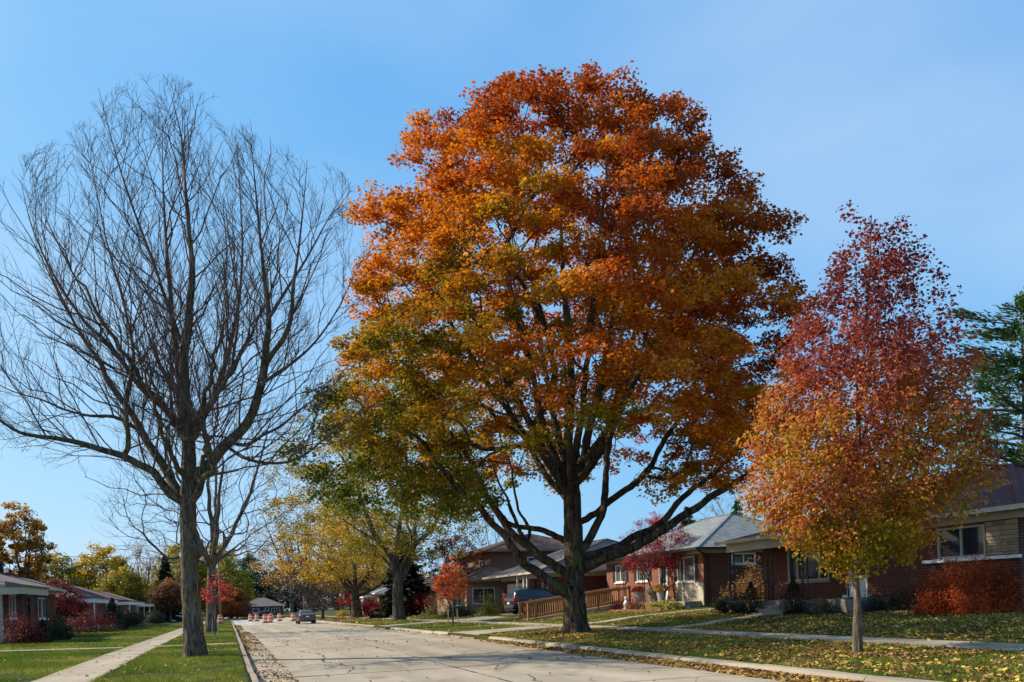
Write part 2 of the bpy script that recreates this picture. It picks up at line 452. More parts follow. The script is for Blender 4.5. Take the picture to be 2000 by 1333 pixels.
# ------------------------------------------------------------------ carriageway: slabs with open joints
def build_road():
    bed = MB()
    for y0, y1 in ((2, 30), (30, 156.0)):
        z0, z1 = float(grade(y0)) - 0.022, float(grade(y1)) - 0.022
        bed.add([(XL - 0.1, y0, z0), (XR + 0.08, y0, z0), (XR + 0.08, y1, z1), (XL - 0.1, y1, z1)], [(0, 1, 2, 3)])
    zz = float(grade(151)) - 0.035
    bed.add([(-80, 146.8, zz), (XL - 0.1, 146.8, zz), (XL - 0.1, 155.2, zz), (-80, 155.2, zz)], [(0, 1, 2, 3)])
    road = bed.build('road', M['dirt']); tag(road, kind='structure')
    L = 5.6; wd = (XR - XL) / 2
    def slab_mesh(nm, mat, lx, ly):
        return MB().box(0.014, lx - 0.014, 0.016, ly - 0.016, -0.2, 0.0).mesh(nm, mat)
    meA = slab_mesh('slab', M['road'], wd, L); meB = slab_mesh('fresh_slab', M['fresh'], wd, L)
    rng = random.Random(4)
    y = 2.4
    while y < 151:
        for k in range(2):
            fresh = y > 88 and (k == 0 or y > 104)
            o = link('slab', meB if fresh else meA, road)
            o.location = (XL + k * wd, y, float(grade(y)) + rng.uniform(-0.004, 0.003))
            o.rotation_euler = (-math.atan(0.0035) if y > 28 else 0, 0, 0)
        y += L
    meS = slab_mesh('side_slab', M['fresh'], 6.0, 4.2)
    for i in range(10):
        for k in range(2):
            o = link('slab', meS, road); o.location = (XL - 6.0 * (i + 1), 146.8 + 4.2 * k, float(grade(148)) + rng.uniform(-0.003, 0.003))
    # cracks that run across the slabs: thin ribbons of dirt a few millimetres above the concrete
    cr = MB(); 
    def crack(pts, wdt, seed, jit=0.075):
        r = random.Random(seed); P = [Vector((p[0], p[1], 0)) for p in pts]
        Q = [P[0]]
        for a, b in zip(P[:-1], P[1:]):
            nseg = max(2, int((b - a).length / 0.22))
            for i in range(1, nseg + 1):
                q = a.lerp(b, i / nseg)
                if i < nseg: q = q + Vector((r.uniform(-1, 1), r.uniform(-1, 1), 0)) * jit
                Q.append(q)
        vs = []; fs = []
        for i, q in enumerate(Q):
            t = (Q[min(i + 1, len(Q) - 1)] - Q[max(i - 1, 0)]).normalized(); s = Vector((-t.y, t.x, 0))
            ww = wdt * r.uniform(0.35, 1.25) * (0.4 if i in (0, len(Q) - 1) else 1)
            for sg in (-1, 1):
                p = q + s * (sg * ww); vs.append((p.x, p.y, float(grade(p.y)) + 0.0085))
        for i in range(len(Q) - 1): fs.append((2 * i, 2 * i + 1, 2 * i + 3, 2 * i + 2))
        cr.add(vs, fs)
    crack([(2.3, 30.5), (2.9, 27.2), (2.5, 24.0), (3.0, 21.2), (2.6, 19.4)], 0.022, 1)
    crack([(2.5, 24.0), (1.4, 24.6), (0.7, 24.1)], 0.016, 2)
    crack([(2.6, 19.4), (4.2, 19.9), (5.5, 19.2), (7.0, 19.6)], 0.015, 3)
    crack([(8.3, 22.6), (9.0, 20.6), (8.8, 19.6)], 0.03, 4)
    crack([(4.9, 47), (5.6, 42.5), (5.3, 39.6), (6.2, 35.2), (6.0, 31)], 0.022, 5)
    crack([(2.2, 45), (2.7, 41), (2.4, 38.4)], 0.02, 6)
    crack([(6.4, 31), (7.8, 29.4), (9.6, 28.8)], 0.018, 7)
    crack([(7.2, 17.4), (8.3, 16.0), (9.6, 15.2)], 0.018, 8)
    crack([(3.3, 58), (3.8, 52), (3.2, 48.2)], 0.024, 9)
    crack([(5.9, 16.2), (5.2, 13.2), (5.6, 10.4)], 0.018, 10)
    crack([(4.0, 22.4), (5.0, 21.0), (6.6, 20.7), (7.4, 21.4)], 0.012, 11)
    # tar-filled joints, broken and uneven
    yj = 2.4
    while yj < 62:
        rr = random.Random(int(yj * 10)); x = XL + 0.15
        while x < XR - 0.2:
            ln = rr.uniform(0.8, 2.6)
            if rr.random() < 0.7: crack([(x, yj + rr.uniform(-0.015, 0.015)), (min(x + ln, XR - 0.1), yj + rr.uniform(-0.015, 0.015))], 0.011 + 0.0008 * yj if rr.random() < 0.7 else 0.009, int(yj * 100 + x * 10), 0.012)
            x += ln
        yj += 5.6
    y = 3.0; xm = (XL + XR) / 2
    while y < 70:
        rr = random.Random(int(y * 7)); ln = rr.uniform(1.5, 4)
        if rr.random() < 0.7: crack([(xm, y), (xm + rr.uniform(-0.01, 0.01), y + ln)], 0.014, int(y * 50), 0.012)
        y += ln
    c = cr.build('crack', M['dirt'], road)
build_road()

# ------------------------------------------------------------------ kerbs in cast lengths
def build_kerbs():
    def prof_mesh(nm, L, low=False):
        h = 0.145 if not low else 0.03
        pr = [(0.0, -0.2), (0.0, h * 0.55), (0.03, h * 0.86), (0.075, h), (0.26, h + 0.004), (0.26, -0.2)]
        mb = MB(); n = len(pr); cuts = 5
        vs = []; rr = random.Random(len(nm))
        for i in range(cuts + 1):
            y = 0.012 + (L - 0.024) * i / cuts
            for k, (x, z) in enumerate(pr):
                j = rr.uniform(-0.006, 0.006) if 0 < k < 5 else 0
                vs.append((x + j, y, z + j))
        fs = []
        for i in range(cuts):
            for k in range(n):
                k2 = (k + 1) % n
                fs.append((i * n + k, i * n + k2, (i + 1) * n + k2, (i + 1) * n + k))
        fs.append(tuple(range(n))); fs.append(tuple(reversed(range(cuts * n, cuts * n + n))))
        mb.add(vs, [tuple(reversed(f)) for f in fs])
        return mb.mesh(nm, M['kerb'])
    L = 2.9
    rng = random.Random(8)
    for nm, x, sgn, gaps in (('kerb_right', XR, 1, ((33.0, 37.6), (53.7, 57.6))), ('kerb_left', XL, -1, ())):
        foot = MB().box(min(x, x + sgn * 0.2) + 0.02, max(x, x + sgn * 0.2), 1.0, 29.9, -0.5, -0.21)
        bed = foot.build(nm, M['dirt']); tag(bed, kind='structure')
        me = prof_mesh('kerb_stone', L); meb = prof_mesh('kerb_stone_b', L)
        ml = prof_mesh('kerb_low', 2.2, True)
        y = 2.0
        while y < (144 if sgn < 0 else 152):
            gap = next((g for g in gaps if g[0] - 0.6 < y + L / 2 < g[1] + 0.6), None)
            if gap:
                for q in range(2):
                    o = link('kerb_stone', ml, bed); o.location = (x, gap[0] + q * 2.2, float(grade(gap[0])))
                y = gap[0] + 4.45; continue
            nxt = next((g for g in gaps if y < g[0] < y + L), None)
            o = link('kerb_stone', me if rng.random() < 0.5 else meb, bed)
            if nxt: o.scale = (1, (nxt[0] - y) / L, 1)
            o.location = (x + sgn * rng.uniform(-0.012, 0.012), y + (0 if sgn > 0 else 0), float(grade(y)) + rng.uniform(-0.008, 0.008))
            o.scale = (sgn * (1.0 if sgn > 0 else 0.62), o.scale[1], 1)
            y += (nxt[0] - y) if nxt else L
build_kerbs()

# ------------------------------------------------------------------ pavements, front walks, drive aprons
def strip(parent, xa, xb, ya, yb, nx, ny, mat, lift=0.022, name='slab', flare=0.0):
    """rows of conforming slabs covering a rectangle"""
    for i in range(nx):
        for j in range(ny):
            x0 = xa + (xb - xa) * i / nx + 0.006; x1 = xa + (xb - xa) * (i + 1) / nx - 0.006
            y0 = ya + (yb - ya) * j / ny + 0.006; y1 = ya + (yb - ya) * (j + 1) / ny - 0.006
            f0 = flare * max(0, 1 - (x0 - xa) / (xb - xa) * 1.4); f1 = flare * max(0, 1 - (x1 - xa) / (xb - xa) * 1.4)
            p = [(x0, y0 - f0 * (j == 0)), (x1, y0 - f1 * (j == 0)), (x1, y1 + f1 * (j == ny - 1)), (x0, y1 + f0 * (j == ny - 1))]
            mb = MB((x0, y0, g1(x0, y0)))
            dz = random.Random(i * 31 + j).uniform(-0.004, 0.004) + lift
            top = [(a, b, g1(a, b) + dz) for a, b in p]; bot = [(a, b, g1(a, b) - 0.12) for a, b in p]
            mb.add(top + bot, [(0, 1, 2, 3), (7, 6, 5, 4), (4, 5, 1, 0), (5, 6, 2, 1), (6, 7, 3, 2), (7, 4, 0, 3)])
            o = mb.build(name, mat, parent); o.location = (x0, y0, g1(x0, y0))

def bedding(nm, x0, x1, y0, y1, dz=-0.2):
    n = 30
    mb = MB(); vs = []; fs = []
    for k in range(n + 1):
        y = y0 + (y1 - y0) * k / n
        vs += [(x0, y, g1(x0, y) + dz), (x1, y, g1(x1, y) + dz)]
    for k in range(n): fs.append((2 * k, 2 * k + 1, 2 * k + 3, 2 * k + 2))
    mb.add(vs, fs); o = mb.build(nm, M['dirt']); tag(o, kind='structure'); return o

sw = bedding('sidewalk_left', -4.0, -2.8, 8, 145)
strip(sw, -4.05, -2.75, 8.0, 146.0, 1, 92, M['walk'])
sw2 = bedding('sidewalk_right', 13.9, 15.05, 4, 152)
strip(sw2, 13.85, 15.1, 4.0, 152.0, 1, 98, M['walk'])
wk = bedding('front_path_left', -12, 0.3, 36.6, 37.4)
strip(wk, -12.0, -4.07, 36.45, 37.5, 5, 1, M['walk']); strip(wk, -2.73, 0.28, 36.45, 37.5, 2, 1, M['walk'])
wk = bedding('front_path_left.001', -9.8, 0.3, 52.1, 52.9)
strip(wk, -9.8, -4.07, 52.0, 53.0, 4, 1, M['walk']); strip(wk, -2.73, 0.28, 52.0, 53.0, 2, 1, M['walk'])
ap = bedding('drive_apron', 10, 13.8, 33.4, 37.2)
strip(ap, 9.98, 13.84, 33.9, 36.9, 3, 2, M['walk'], flare=0.7)
ap2 = bedding('drive_apron.001', 10, 13.8, 54, 57.2)
strip(ap2, 9.98, 13.84, 54.4, 57.0, 3, 2, M['walk'], flare=0.7)
dw = bedding('driveway', 15.2, 20, 49, 58)
strip(dw, 15.12, 21.3, 51.2, 57.5, 3, 3, M['walk'], lift=0.015)
fp = bedding('front_path_right', 15.2, 22, 34.4, 35.0)
strip(fp, 15.12, 22.6, 34.3, 35.3, 6, 1, M['walk'])
fp = bedding('front_path_right.001', 15.2, 20, 26.1, 26.9)
strip(fp, 15.12, 20.0, 26.0, 27.0, 4, 1, M['walk'])

# ------------------------------------------------------------------ trees
CR = np.array([math.cos(TH), -math.sin(TH), 0.0])     # to the right as seen from the street corner
CD = np.array([math.sin(TH), math.cos(TH), 0.0])      # away
def unit(a): return a / np.maximum(np.linalg.norm(a, axis=-1, keepdims=True), 1e-9)

def fnoise(P, scale, seed, k=7):
    r = np.random.RandomState(seed); out = np.zeros(len(P))
    for i in range(k):
        d = r.normal(size=3); d /= np.linalg.norm(d)
        out += np.sin((P @ d) * (2 * math.pi / scale) * r.uniform(0.6, 1.5) + r.uniform(0, 6.28))
    return np.clip(0.5 + out / (2.2 * math.sqrt(k)), 0, 1)

def smooth_path(pts, seg):
    pts = np.asarray(pts, dtype=float)
    if len(pts) < 2: return pts
    P = np.vstack([2 * pts[0] - pts[1], pts, 2 * pts[-1] - pts[-2]])
    out = [pts[0]]
    for i in range(1, len(P) - 2):
        p0, p1, p2, p3 = P[i - 1], P[i], P[i + 1], P[i + 2]
        n = max(1, int(math.ceil(np.linalg.norm(p2 - p1) / seg)))
        for k in range(1, n + 1):
            t = k / n
            out.append(0.5 * ((2 * p1) + (-p0 + p2) * t + (2 * p0 - 5 * p1 + 4 * p2 - p3) * t * t + (-p0 + 3 * p1 - 3 * p2 + p3) * t ** 3))
    return np.array(out)

class Skel:
    def __init__(self, nmax):
        self.P = np.zeros((nmax, 3)); self.D = np.zeros((nmax, 3)); self.par = np.full(nmax, -1, dtype=np.int64)
        self.rm = np.zeros(nmax); self.ok = np.zeros(nmax, dtype=bool); self.w = np.zeros(nmax); self.n = 0
    def node(self, p, par, rm=0.0, ok=True):
        i = self.n; self.P[i] = p; self.par[i] = par; self.rm[i] = rm; self.ok[i] = ok
        if par >= 0:
            d = self.P[i] - self.P[par]; self.D[i] = d / max(np.linalg.norm(d), 1e-9)
        else: self.D[i] = (0, 0, 1)
        self.n += 1; return i
    def limb(self, pts, r0, r1, seg=0.4, free=0.0, root=False, wob=0.0, rng=None, taper=1.0):
        """polyline limb; snaps to the nearest node. free = share of its start that bears no side growth"""
        pts = np.asarray(pts, dtype=float)
        Q = smooth_path(pts, seg)
        if wob and rng is not None:
            Q[1:-1] += rng.normal(size=(len(Q) - 2, 3)) * wob
        m = len(Q)
        if root: cur = self.node(Q[0], -1, r0, False)
        else:
            cur = int(np.argmin(np.linalg.norm(self.P[:self.n] - Q[0], axis=1)))
        for k in range(1, m):
            t = k / (m - 1)
            cur = self.node(Q[k], cur, r1 + (r0 - r1) * (1 - t) ** taper, t >= free)
        self.w[cur] += 1
    def grow(self, targets, seg, rng, up=0.35, out=0.2, bend=1.0, jit=0.05, center=None, radial=0.6, dw=0.55):
        order = np.argsort(np.linalg.norm(targets - center, axis=1) * rng.uniform(0.85, 1.15, len(targets)))
        for ti in order:
            t = targets[ti]; n = self.n
            df = t - self.P[:n]; d = np.linalg.norm(df, axis=1) + 1e-6
            cs = (df * self.D[:n]).sum(1) / d
            o = t - center; o = o / max(np.linalg.norm(o), 1e-6)
            rc = (df @ o) / d
            cost = d * (1.5 - 0.6 * bend * cs) * (1 + radial * np.maximum(0, 0.8 - rc) * 2) + (~self.ok[:n]) * 50
            i = int(np.argmin(cost)); L = d[i]
            k = max(1, int(math.ceil(L / seg)))
            u = df[i] / L
            e = u + np.array([0, 0, up]) + out * o; e /= np.linalg.norm(e)
            p0 = self.P[i]; p1 = p0 + (self.D[i] * dw + u * (1 - dw)) * L * 0.38; p2 = t - e * L * 0.3
            cur = i
            for j in range(1, k + 1):
                s = j / k
                q = (1 - s) ** 3 * p0 + 3 * (1 - s) ** 2 * s * p1 + 3 * (1 - s) * s * s * p2 + s ** 3 * t
                if j < k: q = q + rng.normal(size=3) * jit * seg
                cur = self.node(q, cur)
            self.w[cur] += 1
    def radii(self, tip, p):
        n = self.n; c = self.w[:n].copy()
        for i in range(n - 1, 0, -1): c[self.par[i]] += c[i]
        r = np.maximum(tip * np.maximum(c, 1) ** (1 / p), self.rm[:n])
        for i in range(1, n): r[i] = min(r[i], r[self.par[i]])
        main = np.full(n, -1); best = np.zeros(n)
        for i in range(1, n):
            q = self.par[i]; s = c[i] + self.rm[i] * 1000
            if s > best[q]: best[q] = s; main[q] = i
        cont = np.zeros(n, dtype=bool)
        for i in range(1, n): cont[i] = main[self.par[i]] == i
        self.r = r; self.main = main; self.cont = cont; self.c = c
        return r

def frames(T):
    tz = np.maximum(T[:, 2], -0.93); k = 1 / (1 + tz)
    e1 = np.stack([1 - T[:, 0] ** 2 * k, -T[:, 0] * T[:, 1] * k, -T[:, 0]], 1)
    e2 = np.stack([-T[:, 0] * T[:, 1] * k, 1 - T[:, 1] ** 2 * k, -T[:, 1]], 1)
    return e1, e2

def tubes_from(P, par, r, cont, main, mask, sides):
    """tube mesh for the edges (node -> parent) in mask"""
    n = len(P); idx = np.nonzero(mask & (par >= 0))[0]
    if len(idx) == 0: return np.zeros((0, 3)), np.zeros((0, 4), int)
    T = unit(P - P[np.maximum(par, 0)]); T[0] = (0, 0, 1)
    TR = T.copy(); has = main >= 0
    TR[has] = unit(T[has] + T[main[has]])
    a = np.arange(sides) * 2 * math.pi / sides; ca, sa = np.cos(a), np.sin(a)
    def rings(c, rad, t):
        e1, e2 = frames(t)
        return c[:, None, :] + rad[:, None, None] * (e1[:, None, :] * ca[None, :, None] + e2[:, None, :] * sa[None, :, None])
    end = rings(P[idx], r[idx], TR[idx])
    st_r = np.where(cont[idx], r[par[idx]], np.minimum(r[par[idx]], r[idx] * 1.2))
    st_t = np.where(cont[idx][:, None], TR[par[idx]], T[idx])
    st = rings(P[par[idx]], st_r, st_t)
    m = len(idx)
    V = np.concatenate([st.reshape(-1, 3), end.reshape(-1, 3)])
    k = np.arange(sides); k2 = (k + 1) % sides
    base = (np.arange(m) * sides)[:, None]; off = m * sides
    Fq = np.stack([base + k, base + k2, off + base + k2, off + base + k], 2).reshape(-1, 4)
    return V, Fq

def leaf_geo(C, size, rng, nrm_up=0.6, aspect=0.7, droop=0.3, outward=None, fold=0.12):
    """kite-shaped leaves"""
    n = len(C)
    N = rng.normal(size=(n, 3)); N[:, 2] = np.abs(N[:, 2]) + nrm_up
    if outward is not None: N += outward * 0.8
    N = unit(N)
    A = rng.normal(size=(n, 3)); A[:, 2] -= droop
    A = unit(A - (A * N).sum(1)[:, None] * N)
    B = np.cross(N, A)
    L = (size * rng.uniform(0.65, 1.3, n))[:, None]; W = L * aspect
    v0 = C - A * L * 0.5
    v1 = C + B * W * 0.5 + N * L * fold - A * L * 0.05
    v2 = C + A * L * 0.5
    v3 = C - B * W * 0.5 + N * L * fold - A * L * 0.05
    V = np.stack([v0, v1, v2, v3], 1).reshape(-1, 3)
    Fq = np.arange(4 * n).reshape(-1, 4)
    return V, Fq

def pal(t, stops):
    """t in 0..1 -> colours, stops = [(pos, rgb), ...]"""
    xs = [s[0] for s in stops]; cs = np.array([s[1] for s in stops])
    return np.stack([np.interp(t, xs, cs[:, k]) for k in range(3)], 1)

def vary(c, rng, v=0.25):
    return np.clip(c * rng.uniform(1 - v, 1 + v, (len(c), 1)) * rng.uniform(0.94, 1.06, (len(c), 3)), 0, 1)

def envelope_targets(n, prof, rng, inner=0.35, flat=1.0, shell=0.6, zpow=1.0):
    """random points in a lopsided envelope. prof rows: (z, R_left, R_right); depth radius is their mean."""
    prof = np.array(sorted(prof)); zmin, zmax = prof[0, 0], prof[-1, 0]
    out = []
    Rm = (prof[:, 1] + prof[:, 2]).max() / 2
    while len(out) < n:
        z = rng.uniform(zmin, zmax); a = rng.uniform(0, 2 * math.pi)
        rl = np.interp(z, prof[:, 0], prof[:, 1]); rr = np.interp(z, prof[:, 0], prof[:, 2])
        c = math.cos(a); Ra = (rr if c > 0 else rl) * c * c + 0.5 * (rl + rr) * flat * (1 - c * c)
        if rng.uniform() > (Ra / (Rm * 1.15)) ** 1.2: continue
        f = rng.uniform(0, 1) ** shell
        if f < inner and z < zmax * 0.8: continue
        out.append(Ra * f * c * CR + Ra * f * math.sin(a) * CD + np.array([0, 0, z]))
    return np.array(out)

def wood_parts(root, sk, bark, twigmat, r_thick, flare=0.0, sides=14, lobes=5, extra=None, twig_sides=4, furrow=0.0):
    n = sk.n; P, par, r = sk.P[:n], sk.par[:n], sk.r
    thick = r >= r_thick
    V, Fq = tubes_from(P, par, r, sk.cont, sk.main, thick, sides)
    if flare:
        z = np.maximum(V[:, 2], 0); m = z < 2.0
        ang = np.arctan2(V[:, 1], V[:, 0])
        k = 1 + flare * np.exp(-z / 0.32) * (1 + 0.45 * np.sin(lobes * ang + 0.7) + 0.2 * np.sin(3 * ang))
        c0 = P[0][:2]
        V[:, :2] = np.where(m[:, None], c0 + (V[:, :2] - c0) * k[:, None], V[:, :2])
    # lumpy, fluted surface
    if len(V):
        nz = fnoise(V * np.array([1, 1, 0.35]), 0.35, 5) - 0.5
        e = np.zeros_like(V); e[:, 0] = nz; e[:, 1] = fnoise(V * np.array([1, 1, 0.4]), 0.5, 8) - 0.5
        V = V + e * (0.025 if furrow else 0.04)
        if furrow:
            ax = unit(np.stack([V[:, 0] - np.interp(V[:, 2], P[:, 2][:12], P[:, 0][:12]), V[:, 1] - np.interp(V[:, 2], P[:, 2][:12], P[:, 1][:12]), np.zeros(len(V))], 1))
            fz = np.abs(fnoise(V * np.array([1, 1, 0.16]), furrow * 2.2, 15) - 0.5) * 2
            V = V + ax * ((fz - 0.4) * furrow * 0.4)[:, None]
        V[:, 2] = np.where(V[:, 2] < 0.06, -0.15, V[:, 2])
    tr = link('trunk', np_mesh('trunk', V, [Fq], bark, smooth=True), root)
    V2, F2 = tubes_from(P, par, r, sk.cont, sk.main, ~thick, twig_sides)
    V2 = [V2]; F2 = [F2]
    if extra:
        for ev, ef in extra:
            F2.append(ef + sum(len(x) for x in V2)); V2.append(ev)
    if sum(len(x) for x in V2):
        tag(link('branches', np_mesh('branches', np.concatenate(V2), [np.concatenate([f for f in F2 if f.shape[1] == 4])], twigmat), root), kind='stuff')
    return tr

def fine_twigs(sk, rng, rmax, per, length, up=0.5, r0=0.006, gen=2, zmin=2.0):
    """thin twigs, with their own side twigs, on all slender branches"""
    n = sk.n
    src = np.nonzero((sk.r < rmax) & (sk.par[:n] >= 0) & (sk.P[:n, 2] > zmin))[0]
    src = np.repeat(src, per)
    B = sk.P[src]; D = sk.D[src]
    res = []
    for g in range(gen):
        m = len(B)
        rd = rng.normal(size=(m, 3)); rd = rd - (rd * D).sum(1)[:, None] * D; rd = unit(rd)
        d0 = unit(D * rng.uniform(0.5, 1.2, (m, 1)) + rd * rng.uniform(0.4, 1.0, (m, 1)) + np.array([0, 0, up * 0.4]))
        L = length * (0.55 ** g) * rng.uniform(0.4, 1.35, (m, 1))
        p1 = B + d0 * L * 0.5 + rng.normal(size=(m, 3)) * 0.03
        d1 = unit(d0 + np.array([0, 0, up]) * 0.6 + rng.normal(size=(m, 3)) * 0.15)
        p2 = p1 + d1 * L * 0.5
        r_ = r0 * (0.75 ** g)
        for a, b, ra, rb in ((B, p1, r_, r_ * 0.85), (p1, p2, r_ * 0.85, r_ * 0.45)):
            t = unit(b - a); e1, e2 = frames(t)
            an = np.arange(3) * 2 * math.pi / 3
            va = a[:, None] + ra * (e1[:, None] * np.cos(an)[None, :, None] + e2[:, None] * np.sin(an)[None, :, None])
            vb = b[:, None] + rb * (e1[:, None] * np.cos(an)[None, :, None] + e2[:, None] * np.sin(an)[None, :, None])
            V = np.concatenate([va.reshape(-1, 3), vb.reshape(-1, 3)])
            k = np.arange(3); k2 = (k + 1) % 3; base = (np.arange(m) * 3)[:, None]; off = 3 * m
            res.append((V, np.stack([base + k, base + k2, off + base + k2, off + base + k], 2).reshape(-1, 4)))
        B = np.concatenate([p1, p2]); D = np.concatenate([d1, d1])
        keep = rng.uniform(size=len(B)) < 0.75
        B, D = B[keep], D[keep]
    return res, B

def poly_tubes(P, r0, r1, sides=3):
    """P (n,k,3): n polylines of k points; radii taper from r0 to r1"""
    n, k, _ = P.shape
    T = np.gradient(P, axis=1); T = unit(T)
    e1, e2 = frames(T.reshape(-1, 3))
    rr = (r0[:, None] + (r1 - r0)[:, None] * np.linspace(0, 1, k)[None, :]).reshape(-1)
    an = np.arange(sides) * 2 * math.pi / sides
    V = P.reshape(-1, 1, 3) + rr[:, None, None] * (e1[:, None] * np.cos(an)[None, :, None] + e2[:, None] * np.sin(an)[None, :, None])
    base = (np.arange(n)[:, None] * k + np.arange(k - 1)[None, :]).reshape(-1, 1) * sides
    q = np.arange(sides); q2 = (q + 1) % sides
    return V.reshape(-1, 3), np.stack([base + q, base + q2, base + sides + q2, base + sides + q], 2).reshape(-1, 4)

def feather(sk, rng, prof, dist, step=0.30, l2=7, l3=5):
    """three orders of straight, ascending side branches on every limb, kept inside the crown outline"""
    def inside(p):
        w = p @ CD; kf = (dist + np.minimum(w, 0)) / dist
        u = (p @ CR) / kf; z = (p[:, 2] - 1.45) / kf + 1.45; w = w / 0.9
        rl = np.interp(z, prof[:, 0], prof[:, 1]); rr = np.interp(z, prof[:, 0], prof[:, 2])
        rad = np.hypot(u, w); c = u / np.maximum(rad, 1e-6)
        Ra = np.where(c > 0, rr, rl) * c * c + 0.5 * (rl + rr) * (1 - c * c)
        cleft = (z > 12.5) & (np.abs(u - 2.0) < 0.32 * (z - 12.5) / 3)
        return ~cleft & (z < prof[-1, 0]) & (z > prof[0, 0] - 0.6) & (rad < Ra * (1 + 0.14 * np.sin(5 * np.arctan2(w, u) + z * 1.1) + 0.08 * np.sin(11 * np.arctan2(w, u) - z * 2.3)))
    sk.radii(0.004, 2.2)
    n = sk.n
    idx = np.nonzero((sk.r < 0.15) & (sk.P[:n, 2] > 5.0))[0]
    idx = idx[rng.uniform(size=len(idx)) < np.interp(sk.P[idx, 2], [5, 8, 18], [1.0, 1.0, 0.9])]
    idx = rng.permutation(idx)[:int(len(idx) * 0.95)]
    def children(B, D, length, ang, up):
        m = len(B)
        rd = rng.normal(size=(m, 3)); rd[:, 2] += 0.25
        rd = unit(rd - (rd * D).sum(1)[:, None] * D)
        a = R(ang) * rng.uniform(0.6, 1.35, (m, 1))
        d = unit(D * np.cos(a) + rd * np.sin(a) + np.array([0, 0, up]))
        L = length.copy()
        for _ in range(5):
            bad = ~inside(B + d * L[:, None]); L = np.where(bad, L * 0.68, L)
        ok = inside(B + d * L[:, None] * 0.6) & (L > 0.12)
        return B[ok], d[ok], L[ok], ok
    def curve(B, d, L, k, up, kink):
        t = np.linspace(0, 1, k)[None, :, None]
        P = B[:, None] + d[:, None] * L[:, None, None] * t + np.array([0, 0, up]) * (L[:, None, None] * t * t)
        P[:, 1:] += rng.normal(size=P[:, 1:].shape) * (kink * L[:, None, None])
        return P
    out = []
    B, d, L, ok = children(sk.P[idx], sk.D[idx], rng.uniform(1.2, 4.2, len(idx)), 42, 0.20)
    P1 = curve(B, d, L, 7, 0.09, 0.016); r1 = np.minimum(sk.r[idx][ok] * 0.55, 0.006 + 0.0062 * L)
    out.append(poly_tubes(P1, r1, r1 * 0.3, 4))
    # second order, also on the slender limb ends
    t = rng.uniform(0.12, 1.0, (len(P1), l2 + 3)); k = np.clip((t * 6).astype(int), 0, 5); f = t * 6 - k
    i = np.repeat(np.arange(len(P1)), l2 + 3).reshape(t.shape)
    B2 = P1[i, k] * (1 - f[..., None]) + P1[i, k + 1] * f[..., None]; D2 = unit(P1[i, k + 1] - P1[i, k])
    L2 = (L[i] * 0.42 * (1.15 - t * 0.75) + 0.25) * rng.uniform(0.5, 1.25, t.shape)
    keep = rng.uniform(size=t.shape) < 0.64
    B2, d2, L2, _ = children(B2[keep], D2[keep], L2[keep], 38, 0.24)
    P2 = curve(B2, d2, L2, 4, 0.10, 0.03); r2 = 0.0045 + 0.0032 * L2
    out.append(poly_tubes(P2, r2, r2 * 0.45, 3))
    t = rng.uniform(0.2, 1.0, (len(P2), l3)); k = np.clip((t * 3).astype(int), 0, 2); f = t * 3 - k
    i = np.repeat(np.arange(len(P2)), l3).reshape(t.shape)
    B3 = P2[i, k] * (1 - f[..., None]) + P2[i, k + 1] * f[..., None]; D3 = unit(P2[i, k + 1] - P2[i, k])
    L3 = rng.uniform(0.16, 0.52, t.shape)
    keep = rng.uniform(size=t.shape) < 0.72
    B3, d3, L3, _ = children(B3[keep], D3[keep], L3[keep], 42, 0.22)
    P3 = curve(B3, d3, L3, 2, 0.0, 0.03); r3 = np.full(len(P3), 0.0036)
    out.append(poly_tubes(P3, r3, r3 * 0.6, 3))
    return out

def px_pts(base, pts, s, ws):
    """measured outline points (photo units, relative to the tree's foot) -> metres in the tree's own frame"""
    c, sn = math.cos(R(2)), math.sin(R(2)); out = []
    for (x, y), wv in zip(pts, ws):
        a, b = x - base[0], y - base[1]
        u = (a * c - b * sn) / s; v = -(a * sn + b * c) / s
        out.append(u * CR + wv * CD + np.array([0, 0, v]))
    return np.array(out)

def lin(n, a, b): return list(np.linspace(a, b, n))

